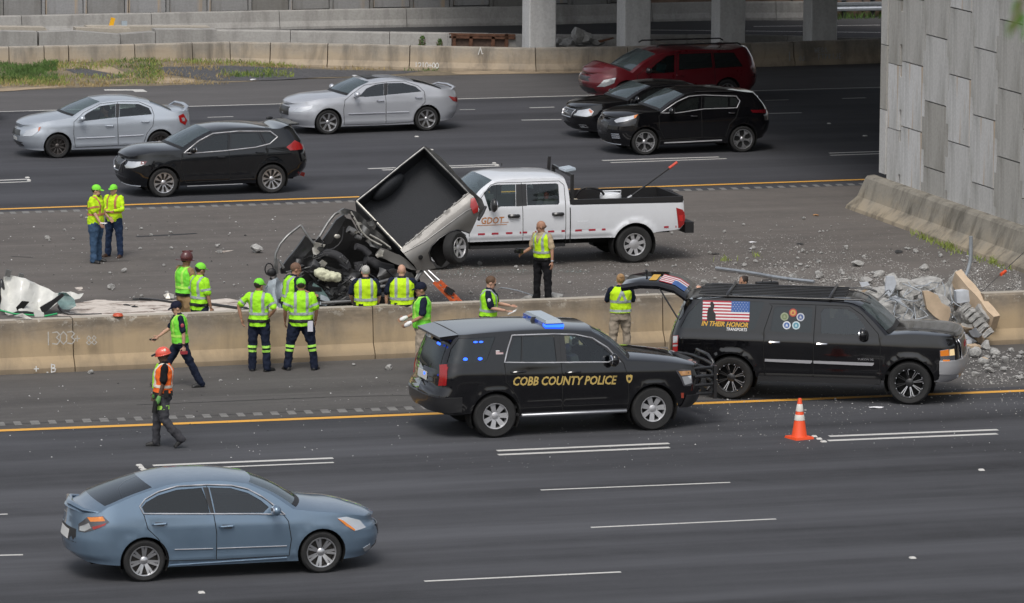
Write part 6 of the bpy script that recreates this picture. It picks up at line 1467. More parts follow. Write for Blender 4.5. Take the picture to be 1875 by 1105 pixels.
    tcap(q, [up(0, 0, .50), up(0, 0, .565)], [.072, .068], 12)
    sm = remesh(q, 'shirt', M[shirt], .018, 2, fold=.04); hem = -.06*tail if (tapes == 'shirt') else .08
    parts.append(('shirt', cut(sm, 'shirt', [(up(0, 0, hem if not vest else .06), az), (up(0, 0, .585), -az)], M[shirt])))
    gm = sm
    if vest:
        q = MB(); torso_loft(q, rings(.046)); gm = remesh(q, 'vest', M[vest], .018, 2, fold=.034)
        n1 = (az*.8+ay*.0); vm = cut(gm, 'vest', [(up(0, 0, .115-.07*tail), az), (up(0, 0, .553), -az)], M[vest]); parts.append(('vest', vm))
        # V-neck showing the shirt
        vn = cut(gm, 'collar', [(up(0, 0, .33), az), (up(.0, 0, .33), (ay*1+az*.42).normalized()), (up(0, 0, .33), (-ay*1+az*.42).normalized()), (up(.02, 0, 0), ax), (up(0, 0, .56), -az)], M[shirt], .004)
        if vn: parts.append(('collar', vn))
    if tapes in ('vest', 'shirt'):
        tm_ = M[tape]; hem_ = .13
        for z0, z1 in ((hem_, hem_+.05),): parts.append(('tape', cut(gm, 'tape', [(up(0, 0, z0), az), (up(0, 0, z1), -az), (up(0, .215*b, 0), -ay), (up(0, -.215*b, 0), ay)], tm_, .006)))
        for s_ in (-1, 1): parts.append(('tape', cut(gm, 'tape', [(up(0, s_*.085, 0), ay*s_), (up(0, s_*.135, 0), -ay*s_), (up(0, 0, hem_+.055), az), (up(0, 0, .60), -az)], tm_, .006)))
    if tapes == 'shirt' and sleeve == 'short':
        for A in (LA, RA): d = (A[1]-A[0]).normalized(); s_ = 1 if A is LA else -1; parts.append(('tape', cut(gm, 'tape', [(A[0]+d*.15, d), (A[0]+d*.195, -d), (up(0, s_*.15, 0), ay*s_)], M[tape], .006)))
    if tapes == 'cross': # two crossed shoulder tapes and two bands
        for z0 in (.06, .24): parts.append(('tape', cut(gm, 'tape', [(up(0, 0, z0), az), (up(0, 0, z0+.05), -az)], M[tape], .006)))
        for s_ in (-1, 1): dn = (ay*s_+az*.45).normalized(); parts.append(('tape', cut(gm, 'tape', [(up(0, s_*.02, .36), dn), (up(0, s_*.02, .36)+dn*.05, -dn), (up(0, 0, .27), az), (up(0, 0, .6), -az), (up(0, 0, 0), ay*s_)], M[tape], .006)))
    if belt: parts.append(('belt', cut(tm, 'belt', [(up(0, 0, -.01), az), (up(0, 0, .045), -az)], M['belt'], .016)))
    if belt == 'duty':
        q = MB(); q.box(up(0, -.21*b, -.04), (.12, .05, .20)); parts.append(('holster', q.mesh('holster', M['belt'])))
        q = MB(); q.box(up(-.06, .20*b, .04), (.08, .05, .13)); q.box(up(-.15, .10, .04), (.05, .09, .08)); parts.append(('pouch', q.mesh('pouch', M['belt'])))
    # hair and hats
    q = MB()
    if hairstyle in ('short', 'bun', 'balding') and hair:
        z_ = .042 if hairstyle != 'balding' else .0; q.ell(hp(-.022, 0, z_), (.102, .083, .096 if hairstyle != 'balding' else .05), hm, 16, 12); parts.append(('hair', cut(q.mesh('hair', M[hair]), 'hair', [(hp(.055, 0, .05), hm @ V3(-.85, 0, .55))], M[hair])))
    if hairstyle == 'bun': q = MB(); q.ell(hp(-.09, 0, .085), (.048, .045, .042), hm, 10, 8); parts.append(('hair_bun', q.mesh('hair_bun', M[hair], 60)))
    if hat == 'cap' or (hat and hat.startswith('cap_')):
        hmname = 'cap_lime' if hat == 'cap' else hat
        q = MB(); q.ell(hp(-.010, 0, .055), (.112, .092, .098), hm, 18, 12); cm = cut(q.mesh('cap', M[hmname], 60), 'cap', [(hp(0, 0, .035), hm @ V3(-.12, 0, 1))], M[hmname]); parts.append(('cap', cm))
        q = MB(); vs = []
        for zz in (0, .008): vs += [hp(.085+.085*math.cos(a), .078*math.sin(a), .045-.015*math.cos(a)+zz) for a in [(-PI/2+PI*j/8) for j in range(9)]]
        q.add(vs, [tuple(range(9)), tuple(range(17, 8, -1))]+[(j, j+9, (j+1) % 9+9, (j+1) % 9) for j in range(9)]); parts.append(('cap_brim', q.mesh('cap_brim', M[hmname])))
    if hat == 'hardhat':
        q = MB(); q.ell(hp(-.005, 0, .055), (.135, .112, .115), hm, 18, 12); parts.append(('helmet', cut(q.mesh('helmet', M['helmet_orange'], 60), 'helmet', [(hp(0, 0, .03), hm @ V3(0, 0, 1))], M['helmet_orange'])))
        q = MB(); q.tube([hp(.14*math.cos(a), .117*math.sin(a), .033) for a in [2*PI*j/16 for j in range(16)]], .011, 6, closed=True); parts.append(('helmet_rim', q.mesh('helmet_rim', M['helmet_orange'], 60)))
        q = MB(); q.bar(hp(.12, 0, .07), hp(.2, 0, .05), .05, .03); parts.append(('head_lamp', q.mesh('head_lamp', M['satin'])))
        q = MB(); q.ell(hp(-.045, 0, .10), (.05, .105, .05), hm, 12, 8); parts.append(('helmet_sticker', q.mesh('helmet_sticker', M['pale_tape'], 60)))
    if hat == 'firehat':
        q = MB(); q.ell(hp(-.005, 0, .06), (.13, .11, .14), hm, 18, 12); parts.append(('helmet', cut(q.mesh('helmet', M['helmet_red'], 60), 'helmet', [(hp(0, 0, .03), hm @ V3(0, 0, 1))], M['helmet_red'])))
        q = MB(); vs = [hp((.17 if math.cos(a) > 0 else .23)*math.cos(a), .145*math.sin(a), .03-.02*(1-math.cos(a))) for a in [2*PI*j/20 for j in range(20)]]; q.add(vs+[v+V3(0, 0, .012) for v in vs], [tuple(range(20)), tuple(range(39, 19, -1))]+[(j, j+20, (j+1) % 20+20, (j+1) % 20) for j in range(20)]); parts.append(('helmet_brim', q.mesh('helmet_brim', M['helmet_red'])))
        q = MB(); q.bar(hp(-.12, 0, .17), hp(.10, 0, .20), .02, .03); parts.append(('helmet_crest', q.mesh('helmet_crest', M['helmet_red'])))
    if gloves:
        for A in (LA, RA): t = (A[2]-A[1]).normalized(); q = MB(); tcap(q, [A[2]-t*.02, A[2]+t*.04, A[2]+t*.085], [.036, .046, .040], 10); parts.append(('glove', q.mesh('glove', M[gloves], 60)))
    if patch: 
        for A, s_ in ((LA, 1), (RA, -1)): c0 = A[0].lerp(A[1], .42); q = MB(); q.ell(c0+(ay*s_)*.06*b, (.035, .018, .042), sp, 10, 6); parts.append(('shoulder_patch', q.mesh('shoulder_patch', M[patch], 60)))
    if extras:
        for nm, fn, mm in extras: q = MB(); fn(q, dict(LA=LA, RA=RA, LL=LL, RL=RL, up=up, hp=hp, hm=hm, sp=sp)); parts.append((nm, q.mesh(nm, M[mm], 50)))
    for nm, m_ in parts:
        if m_ is None or not m_.vertices: continue
        o = link(nm, m_, root); o.scale = (k, k, k)
        if nm == 'body': o.name = 'body'
    bpy.data.meshes.remove(tm)
    return root
TOW = 106   # heading that looks straight away from the camera is about +90 minus the view's turn
AWAY, TOWARD, LEFTW, RIGHTW = 74, 254, 164, -16
hip_hands = dict(armL=((-.15, .75, -.75), (.35, -.75, -.45)), armR=((-.15, -.75, -.75), (.35, .75, -.45)))
# --- the two workers talking in the median, far left
person(at(176, 481), -35, 'stout bearded worker in yellow safety shirt and blue jeans, talking by the far yellow line', H=1.73, build=1.28, shirt='yellowlime', tapes='shirt', tape='orange_tape', trousers='jeans', hat='cap', head=(10, 8), shoe='boot', belt=False,
       armL=((.1, .2, -1), (.75, -.1, -.6)), armR=((.25, -.12, -1), (.55, -.05, -.8)), skin='skin_light', footyaw=(10, -18), extras=[('phone', lambda q, d: q.box(d['RA'][2]+Vector((.1, 0, -.02)), (.14, .07, .02)), 'paper'), ('beard', lambda q, d: q.ell(d['hp'](.05, 0, -.085), (.05, .055, .045), d['hm'], 12, 8), 'hair_brown')], tail=1.2)
person(at(209, 471), 228, 'woman in yellow safety top and dark jeans facing the camera by the far yellow line', H=1.63, build=1.1, shirt='yellowlime', sleeve='long', tapes='shirt', tape='orange_tape', trousers='darkjeans', hat='cap', shoe='brownboot', belt=False,
       armL=((.35, .35, -1), (.8, -.35, -.05)), armR=((.3, -.25, -1), (.6, .7, -.1)), legL=((0, .12, -1), (0, .06, -1)), legR=((0, -.12, -1), (0, -.06, -1)), hair='hair_brown', tail=1.2)
# --- firefighter and worker behind the barrier
person(at(340, 628), 20, 'firefighter in dark red helmet and tan turnout gear under a green vest, behind the barrier', H=1.80, build=1.15, skin='skin_mid', shirt='turnout', sleeve='long', vest='green', tape='lime_tape', trousers='turnout', hat='firehat', armL=((.2, .2, -1), (.6, 0, -.6)), armR=((.25, -.25, -1), (.8, .3, -.35)), head=(-5, 10),
       extras=[('sleeve_band', lambda q, d: (q.tube([d['RA'][0].lerp(d['RA'][1], .55), d['RA'][0].lerp(d['RA'][1], .8)], .090, 12), q.tube([d['RA'][1].lerp(d['RA'][2], .6), d['RA'][1].lerp(d['RA'][2], .8)], .066, 12)), 'yellowlime')])
person(at(366, 648), 25, 'worker in lime shirt and lime cap with a dark beard, standing beside the firefighter', H=1.80, build=1.12, skin='skin_mid', shirt='lime', tapes='shirt', trousers='navy', hat='cap', armL=((.1, .2, -1), (.2, 0, -1)), armR=((.05, -.2, -1), (.25, -.05, -1)), head=(-8, 12), tail=1.4,
       extras=[('beard', lambda q, d: q.ell(d['hp'](.05, 0, -.085), (.045, .055, .04), d['hm'], 12, 8), 'hair_dark')])
# --- two workers at the near face of the barrier
person(at(474, 680), 60, 'slimmer lime-shirted worker with hands on hips, left of the pair before the barrier', H=1.80, build=1.02, skin='skin_mid', shirt='lime', tapes='shirt', trousers='navy', legband=('lime_tape', ((.02, .065), (.10, .145))), hat='cap', head=(-22, 10), footyaw=(18, -35), tail=1.4,
       armL=((-.15, .8, -.8), (-.05, -.25, -1)), armR=((-.2, -.55, -.9), (.3, .55, -.6)), legL=((0, .06, -1), (0, .02, -1)), legR=((.03, -.1, -1), (-.02, -.05, -1)))
person(at(551, 678), 78, 'broad lime-shirted worker with a cloth in his back pocket, before the barrier', H=1.80, build=1.26, skin='skin_mid', shirt='lime', tapes='shirt', trousers='navy', legband=('lime_tape', ((.02, .065), (.10, .145))), hat='cap', head=(0, 8), footyaw=(25, -25), tail=1.3,
       armL=((.0, .35, -1), (.35, .0, -.7)), armR=((.0, -.35, -1), (.35, .05, -.7)), legL=((0, .25, -1), (0, .12, -1)), legR=((0, -.25, -1), (0, -.12, -1)),
       extras=[('pocket_cloth', lambda q, d: (q.box(d['up'](-.13, -.17, -.06), (.03, .10, .20)),), 'pocket')] if False else [('pocket_cloth', lambda q, d: q.box(d['up'](-.15, -.17, -.08), (.03, .10, .20)), 'patch_white')])
# --- officers at the wreck
person(at(530, 650), 8, 'officer with cropped hair and lime vest leaning to the wreck beside the pale tarp', H=1.84, build=1.05, skin='skin_mid', shirt='navy', vest='lime', trousers='jeans', hair='hair_short', belt='duty', patch='patch_white', lean=10, head=(-15, 12), armL=((.8, .1, -.7), (1, -.3, -.2)), armR=((.2, -.2, -1), (.35, -.05, -1)))
person(at(669, 652), 80, 'grey-haired officer seen from behind in a lime vest and blue jeans at the wreck', H=1.80, build=1.1, skin='skin_light', shirt='navy', vest='yellowlime', trousers='jeans', hair='hair_grey', belt='duty', armL=((.4, .35, -1), (.6, -.2, -.6)), armR=((.2, -.3, -1), (.5, .1, -.8)), head=(8, 14))
person(at(735, 650), 76, 'bald officer seen from behind in a lime vest and blue jeans at the wreck', H=1.80, build=1.18, skin='skin_light', shirt='navy', vest='yellowlime', trousers='jeans', hair=None, belt='duty', armL=((.2, .35, -1), (.2, -.0, -1)), armR=((.6, -.55, -.7), (.8, .1, -.7)), head=(0, 14))
# --- man in white gloves behind the police SUV
person(at(772, 690), 172, 'man in navy cap, green vest, khaki trousers and white gloves beside the police SUV', H=1.83, build=1.08, skin='skin_dark' if False else 'skin_mid', shirt='navy', vest='green', tape='lime_tape', trousers='khaki', hat='cap_navy', gloves='glove_white', shoe='brownboot', head=(0, 12), armL=((.15, .2, -1), (.9, -.1, -.5)), armR=((.2, -.2, -1), (.9, .15, -.35)), legL=((.12, .06, -1), (-.05, 0, -1)), legR=((-.12, -.06, -1), (-.15, 0, -1)), tail=2.0)
# --- officer reading a paper, tall man, woman in khaki
person(at(893, 673), -22, 'officer in sunglasses and lime vest reading a white paper in front of the barrier', H=1.80, build=1.08, skin='skin_light', shirt='navy', vest='lime', trousers='jeans', hair='hair_brown', belt='duty', patch='patch_white', lean=3, head=(5, 22), armL=((.5, .2, -.8), (.9, -.25, -.05)), armR=((.35, -.2, -1), (1, .1, -.1)),
       extras=[('paper', lambda q, d: q.box(d['RA'][2]+Vector((.14, .02, -.03)), (.16, .20, .012), Matrix.Rotation(R(-25), 3, 'Y')), 'paper'), ('sunglasses', lambda q, d: q.box(d['hp'](.085, 0, .01), (.02, .13, .035), d['hm']), 'satin')])
person(at(993, 557), 216, 'tall bald man in lime vest and tan shirt, holding a camera before the white pickup', H=1.78, build=1.0, skin='skin_mid', shirt='tan', vest='yellowlime', trousers='blackcloth', hair='hair_short', hairstyle='balding', belt='duty', head=(-52, 12), lean=4, footyaw=(25, -25),
       armL=((.15, .35, -1), (.25, .15, -1)), armR=((.25, -.25, -1), (.85, -.1, -.25)), legL=((0, .1, -1), (0, .04, -1)), legR=((0, -.1, -1), (0, -.04, -1)),
       extras=[('camera', lambda q, d: (q.box(d['RA'][2]+Vector((.12, 0, .06)), (.09, .14, .10)), q.tube([d['RA'][2]+Vector((.14, 0, .06)), d['RA'][2]+Vector((.26, 0, .06))], .04, 10)), 'belt'), ('wristwatch', lambda q, d: q.tube([d['LA'][2]-(d['LA'][2]-d['LA'][1]).normalized()*.03, d['LA'][2]], .034, 10), 'alloy')])
person(at(1135, 664), 82, 'fair-haired woman with tied-up hair, lime vest and khaki trousers, facing the debris', H=1.76, build=1.02, skin='skin_light', shirt='navy', vest='yellowlime', tapes='cross', trousers='khaki', hair='hair_blonde', hairstyle='bun', shoe='brownboot', belt=False, head=(0, 0), armL=((.5, .3, -1), (.5, -.7, .1)), armR=((.45, -.35, -1), (.6, .6, .05)), legL=((0, .1, -1), (0, .04, -1)), legR=((.1, -.1, -1), (-.12, -.02, -1)))
# --- people behind the long SUV
person(at(1360, 662), 200, 'dark-haired woman with a bun seen behind the roof of the long black SUV', H=1.70, build=.95, skin='skin_mid', shirt='lime', tapes='shirt', trousers='navy', hair='hair_dark', hairstyle='bun', belt=False, head=(5, 0), hat=None)
person(at(1292, 676), 215, 'bald person in a lime vest bending under the raised tailgate of the long black SUV', H=1.72, build=1.0, skin='skin_light', shirt='navy', vest='lime', trousers='navy', hair=None, belt=False, lean=22, head=(0, 20), armL=((.7, .2, -.7), (.9, 0, -.3)), armR=((.7, -.2, -.7), (.9, 0, -.3)))
# --- the two walking men
person(at(330, 709), 178, 'officer in navy cap and green vest striding before the barrier with a red radio', H=1.73, build=1.0, skin='skin_light', shirt='navy', vest='green', tape='lime_tape', trousers='navy', hat='cap_navy', patch='patch_red', head=(0, 18), lean=4, belt=True, tail=1.5,
       armL=((-.1, .15, -1), (.05, .0, -1)), armR=((.55, -.15, -.8), (.85, 0, -.5)), legL=((-.46, .05, -1), (-.52, 0, -1)), legR=((.55, -.04, -1), (.42, 0, -1)), footyaw=(5, -5), toe=(0, -10),
       extras=[('radio', lambda q, d: q.box(d['LA'][2]+Vector((.0, 0, -.12)), (.14, .04, .06)), 'redbadge'), ('phone', lambda q, d: q.box(d['RA'][2]+Vector((.12, 0, -.06)), (.12, .06, .03)), 'belt'), ('wristwatch', lambda q, d: q.tube([d['LA'][2]+Vector((0, 0, .05)), d['LA'][2]+Vector((0, 0, .02))], .036, 10), 'belt'), ('sunglasses', lambda q, d: q.box(d['hp'](.085, 0, .01), (.02, .13, .03), d['hm']), 'satin')])
person(at(298, 819), 168, 'walking worker in orange helmet and orange vest with green gloves, crossing the yellow line', H=1.78, build=1.08, skin='skin_dark', shirt='blackcloth', vest='hiorange', tape='pale_tape', trousers='greytrousers', hat='hardhat', gloves='glove_green', head=(0, 14), lean=-3, belt='duty', shoe='boot',
       armL=((.05, .15, -1), (.25, 0, -1)), armR=((.2, -.25, -1), (.3, -.1, -1)), legL=((-.06, .06, -1), (-.72, 0, -.85)), legR=((.22, -.05, -1), (.05, 0, -1)), toe=(38, 0), footyaw=(5, -5),
       extras=[('leg_band', lambda q, d: q.tube([d['LL'][0].lerp(d['LL'][1], .42), d['LL'][0].lerp(d['LL'][1], .58)], .108, 14), 'lime_tape'), ('vest_trim', lambda q, d: q.tube([d['up'](.155, .03, .1), d['up'](.16, .035, .35), d['up'](.10, .05, .53)], .03, 8), 'lime'), ('hand_tool', lambda q, d: q.tube([d['LA'][2]+Vector((.05, 0, -.05)), d['LA'][2]+Vector((.08, 0, -.26))], .045, 8), 'belt')])
# ------------------------------------------------------------------ the wrecked pickup
M['pewter'] = paint('pewter_paint', (.165, .16, .15), metal=.5, rough=.5, dust=.25, coat=.3); M['liner'] = mat('black_bed_liner', (.016, .018, .022), .75, bump=.4, bscale=40)
M['crumple'] = mat('scuffed_dark_metal', (.10, .10, .098), .38, metal=.5, var=.5, vscale=5); M['gunmetal'] = mat('bent_grey_metal', (.22, .22, .215), .35, metal=.6, var=.35, vscale=5)
M['raw'] = mat('torn_bright_metal', (.50, .48, .43), .35, metal=.6, var=.4, vscale=9); M['airbag'] = mat('pale_airbag', (.58, .58, .42), .8, bump=.5, bscale=12); M['tarp'] = mat('pale_blue_tarp', (.42, .48, .52), .6, var=.25, vscale=4, bump=.5, bscale=6)
M['teal'] = mat('teal_glass_sheet', (.14, .22, .21), .25, var=.3, coat=.4); M['orange_metal'] = mat('orange_strut_paint', (.50, .10, .03), .45, var=.35, vscale=12); M['white_sheet'] = mat('white_body_panel', (.62, .62, .58), .45, coat=.4, var=.14, vscale=3)
Y0 = 101.9
class Tracer:
    """trace a shape from the photograph into the upright plane Y = Y0 + depth"""
    def __init__(s, x0, y0, k, Y): s.a = (x0, y0, k, Y)
    def __call__(s, x, y, d=0): return face_pt(s.a[0]+x/s.a[2], s.a[1]+y/s.a[2], s.a[3]+d)
    def pts(s, l): return [s(*p) for p in l]
Wc = Tracer(420, 250, 3.0692, Y0); Vc = Tracer(460, 380, 5.0235, Y0)
wreck = empty('wrecked_pickup', at(640, 572), 'crushed pewter pickup truck with torn-open cab and bed tipped up against the white pickup', 'pickup truck')
def wpart(q, name, m, smooth=None, parent=None, fixn=True):
    o = q.build(name, m, None, smooth, fixn); p = parent or wreck; o.parent = p
    base = wreck.location if parent is None else Vector((0, 0, 0))
    o.data.transform(Matrix.Translation(-wreck.location)); return o
def slab(q, pts, thick, n=None):
    """polygon with thickness"""
    pts = [Vector(p) for p in pts]; n = n or (pts[1]-pts[0]).cross(pts[2]-pts[0]).normalized(); k = len(pts)
    q.add(pts+[p+n*thick for p in pts], [tuple(range(k)), tuple(range(2*k-1, k-1, -1))]+[(i, i+k, (i+1) % k+k, (i+1) % k) for i in range(k)])
def crumpled(outline, fdepth, Tr, thick=.02, step=30, amp=.03, seed=0, frq=3):
    """sheet traced in crop pixels, with its own depth and dents"""
    o = resample(outline, step); xs = [p[0] for p in o]; ys = [p[1] for p in o]; lat = []
    x = min(xs)+step
    while x < max(xs):
        y = min(ys)+step
        while y < max(ys):
            if inside(o, x, y): lat.append((x, y))
            y += step
        x += step
    V, T = cdt([o], lat); q = MB()
    T = [t for t in T if inside(o, sum(V[i][0] for i in t)/3, sum(V[i][1] for i in t)/3)]
    P = []
    for x, y in V:
        p = Tr(x, y, fdepth(x, y)); p += noise.noise_vector(p*frq+Vector((seed, 0, 0)))*amp; P.append(p)
    n = len(P); fwd = Vector((0, thick, 0)); q.v = [tuple(p) for p in P]+[tuple(p+fwd) for p in P]
    q.f = [t for t in T]+[(t[2]+n, t[1]+n, t[0]+n) for t in T]
    from collections import Counter
    ec = Counter(tuple(sorted((t[i], t[(i+1) % 3]))) for t in T for i in range(3))
    q.f += [(a, b, b+n, a+n) for (a, b), c_ in ec.items() if c_ == 1]; q.m = [0]*len(q.f); return q
A_, B_, C_, D_ = Wc(1095, 62, .95), Wc(715, 365, .70), Wc(970, 632, 0), Wc(1345, 320, .25)
dn = Vector((.27, .83, -.49)).normalized()*.52
Lv = (D_-C_); Wv = (C_-B_)
fl = [p+dn for p in (A_, B_, C_, D_)]
q = MB(); slab(q, fl, .03, dn.normalized()); wpart(q, 'bed_floor', M['liner'])
for a, b, nm in ((0, 1, 'bed_wall'), (1, 2, 'bed_wall'), (2, 3, 'bed_wall'), (3, 0, 'bed_wall')):
    pa, pb = (A_, B_, C_, D_)[a], (A_, B_, C_, D_)[b]; q = MB(); out_ = -((A_+B_+C_+D_)/4-(pa+pb)/2).normalized(); slab(q, [pa, pb, pb+dn*1.05, pa+dn*1.05], .04, out_); wpart(q, nm, M['liner'])
# wheel hump on the far wall of the bed, ribs on the floor
q = MB(); c0 = B_.lerp(A_, .42)+dn*.62+Wv.normalized()*.08; Lh, Wh, Dh = Lv.normalized(), Wv.normalized(), dn.normalized(); Mh = Matrix((Lh, Wh, Dh)).transposed(); q.ell(c0, (.42, .14, .24), Mh, 18, 10); wpart(q, 'wheel_hump', M['liner'], 60)
# rims
for a, b, w_, m_ in ((A_, B_, .06, 'gunmetal'), (B_, C_, .06, 'raw'), (C_, D_, .075, 'pewter'), (D_, A_, .07, 'crumple')):
    q = MB(); q.tube([a, a.lerp(b, .33)+Vector((0, 0, .008)), a.lerp(b, .66)-Vector((0, 0, .006)), b], w_*.4, 8); wpart(q, 'bed_rim', M[m_], 50)
q = MB(); 
for k in range(7): t = (k+.5)/7; p_ = C_.lerp(D_, t)+Vector((0, -.01, .03)); q.box(p_, (.07, .03, .02), Mh)
wpart(q, 'rim_clips', M['satin'])
# outer flank (near side) with its wheel arch and a bulge
def dist_rim(x, y):
    ax_, ay_ = 375/486, -312/486; return (x-970)*ay_*-1+(y-632)*ax_ if False else ((x-970)*312+(y-632)*375)/486
def fdep(x, y):
    t = ((x-970)*375-(y-632)*312)/(486*486); h = max(0, dist_rim(x, y)); return .25*t-.02-.16*math.sin(min(1, h/150)*PI*.75)+.10*(h/150)**2*.5
flank = [(962, 638), (1060, 552), (1200, 438), (1345, 318), (1372, 335), (1398, 385), (1402, 440), (1385, 478), (1352, 545), (1318, 536), (1282, 527), (1235, 540), (1180, 575), (1135, 620), (1122, 655), (1135, 700), (1162, 742), (1110, 752), (1055, 752), (1040, 722), (1000, 680)]
o = wpart(crumpled(flank, fdep, Wc, .03, 26, .012, 3, 2.5), 'bed_side', M['pewter'], 45)
q = MB(); q.tube([Wc(x, y, fdep(x, y)-.015) for x, y in ((980, 655), (1100, 590), (1220, 500), (1330, 420), (1392, 390))], .008, 6); wpart(q, 'body_crease', M['gunmetal'], 60)
q = MB(); q.tube([Wc(x, y, fdep(x, y)-.02) for x, y in ((1350, 545), (1318, 534), (1282, 525), (1235, 538), (1180, 573), (1135, 618), (1122, 655), (1135, 702))], .014, 6); wpart(q, 'arch_lip', M['satin'], 60)
q = MB(); q.ell(Wc(1075, 680, -.16), (.05, .02, .05), None, 12, 6); wpart(q, 'fuel_cap_hole', M['well'], 60)
q = crumpled([(1358, 350), (1378, 345), (1400, 395), (1396, 425), (1372, 436), (1354, 395)], lambda x, y: fdep(x, y)-.025, Wc, .05, 15, .002); wpart(q, 'tail_light', M['red'], 50)
# tailgate seen from outside, bent bumper behind it
gate_o = [(1098, 58), (1125, 70), (1188, 118), (1255, 185), (1268, 205), (1345, 285), (1420, 355), (1440, 405), (1425, 440), (1398, 470), (1408, 410), (1380, 355), (1345, 318), (1330, 312), (1210, 175)]
wpart(crumpled(gate_o, lambda x, y: .92-.6*((x-1095)/330)**1.0, Wc, .06, 30, .015, 8), 'tailgate', M['crumple'], 40)
q = MB(); q.tube([Wc(1400, 470, .1), Wc(1425, 430, .2), Wc(1440, 395, .3)], .03, 8); wpart(q, 'bumper_end', M['satin'], 60)
# underside darkness between bed and wheel, axle and frame rails
q = MB(); q.bar(Wc(1275, 628, .25), Wc(1190, 600, 1.3), .12); wpart(q, 'axle', M['well'])
q = MB(); q.bar(C_+dn*1.5+Lv*.05, D_+dn*1.35-Lv*.02, .12, .16); q.bar(B_+dn*1.5+Wv*.2, A_+dn*1.35+Wv*.2, .12, .16); wpart(q, 'frame_rail', M['well'])
q = MB(); sl = [Wc(1130, 640, .05), Wc(1300, 530, .12), Wc(1340, 560, .15), Wc(1200, 740, .1)]; slab(q, [p+Vector((0, .12, 0)) for p in sl], .35, Vector((0, 1, 0))); wpart(q, 'wheel_well', M['well'])  # black slab stands in for the shade under the bed
# rear wheels: near one below the flank
def free_wheel(c, axis, parent, tm, rm_, hm, s_=1.0):
    o = link('wheel', tm, parent); a = Vector(axis).normalized(); z_ = Vector((0, 0, 1)); x_ = a.cross(z_).normalized(); z2 = x_.cross(a)
    o.matrix_local = Matrix.Translation(c-wreck.location) @ Matrix((x_, a, z2)).transposed().to_4x4() @ Matrix.Scale(s_, 4)
    link('rim', rm_, o); link('hub_cap', hm, o); return o
tm, rm_, hm_ = wheel_meshes(.335, .22, .215, dict(n=6, w0=.06, w1=.075, dish=.25, m=M['steel'], back=M['tyre']))
free_wheel(Wc(1272, 625, -.02), (.62, -.76, .06), wreck, tm, rm_, hm_)
free_wheel(Wc(1190, 600, 1.3), (-.62, .76, -.06), wreck, tm, rm_, hm_)
# --- torn cab
def tubes(name, m, r, *lines, parent=None, n=8):
    for l in lines: q = MB(); q.tube(catmull([tuple(p) for p in l], .12), r, n); wpart(q, name, m, 60, parent)
V = Vc
# dark hollow of the cab: back wall, floor and firewall as separate bent sheets
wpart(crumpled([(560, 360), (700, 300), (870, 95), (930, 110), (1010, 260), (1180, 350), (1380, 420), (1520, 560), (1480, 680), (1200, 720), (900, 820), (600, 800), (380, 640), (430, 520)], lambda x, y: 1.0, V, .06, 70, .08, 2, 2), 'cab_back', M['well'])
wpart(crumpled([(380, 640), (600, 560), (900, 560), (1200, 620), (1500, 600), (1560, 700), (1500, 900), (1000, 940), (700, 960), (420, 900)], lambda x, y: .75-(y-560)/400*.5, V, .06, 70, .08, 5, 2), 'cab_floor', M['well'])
# left door, swung open: frame, black inner panel, mirror
tubes('door_frame', M['gunmetal'], .028, [V(225, 660, .1), V(218, 520, .1), V(225, 425, .12), V(265, 340, .15), V(330, 265, .2), V(455, 165, .3)], [V(455, 165, .3), V(500, 235, .25), V(575, 335, .2)], [V(238, 610, .1), V(240, 470, .12), V(300, 560, .1)])
wpart(crumpled([(268, 560), (350, 455), (500, 262), (545, 300), (578, 352), (470, 470), (330, 610), (280, 610)], lambda x, y: .22, V, .08, 45, .03, 1), 'door', M['satin'], 40)
wpart(crumpled([(385, 452), (480, 335), (500, 355), (410, 465)], lambda x, y: .17, V, .03, 30, .01, 1), 'door_trim', M['black'], 40)
q = MB(); q.tube([V(165+38*math.cos(a), 570+55*math.sin(a), .0) for a in [2*PI*j/14 for j in range(14)]], .014, 6, closed=True); q.ell(V(188, 600, .02), (.10, .05, .09)); wpart(q, 'wing_mirror', M['black'], 60)
# pillars and roof rail
tubes('roof_pillar', M['gunmetal'], .03, [V(575, 352, .35), V(640, 250, .4), V(700, 150, .45), V(770, 62, .5), V(840, 30, .55)])
tubes('roof_pillar', M['crumple'], .022, [V(600, 360, .55), V(700, 260, .6), V(800, 130, .65), V(860, 60, .65)])
wpart(crumpled([(660, 300), (790, 115), (850, 75), (880, 95), (840, 165), (730, 330), (690, 345)], lambda x, y: .5, V, .08, 40, .02, 4), 'rear_door', M['satin'], 40)
q = MB(); q.ell(V(790, 268, .42), (.07, .02, .05), None, 10, 6); wpart(q, 'door_pull', M['raw'], 60)
# crumpled roof sheet running from the top of the cab down to the bed corner
wpart(crumpled([(820, 30), (860, 12), (915, 20), (985, 55), (1060, 120), (1160, 225), (1270, 330), (1385, 405), (1360, 432), (1240, 395), (1110, 330), (1005, 240), (960, 140), (915, 55), (860, 55)], lambda x, y: .35+.15*math.sin(x*.02), V, .05, 28, .045, 7, 4), 'roof', M['crumple'], 35)
tubes('roof_edge', M['raw'], .02, [V(915, 40, .25), V(965, 125, .22), V(1015, 225, .2), V(1100, 300, .18), V(1200, 350, .15)], [V(1090, 250, .18), V(1180, 300, .16), V(1280, 370, .12)])
wpart(crumpled([(800, 40), (860, 10), (900, 30), (880, 70), (830, 75)], lambda x, y: .3, V, .05, 20, .04, 9, 6), 'torn_panel', M['gunmetal'], 35)
wpart(crumpled([(570, 320), (640, 330), (680, 350), (640, 400), (600, 440), (570, 430)], lambda x, y: .2, V, .05, 20, .04, 19, 6), 'torn_panel', M['raw'], 35)
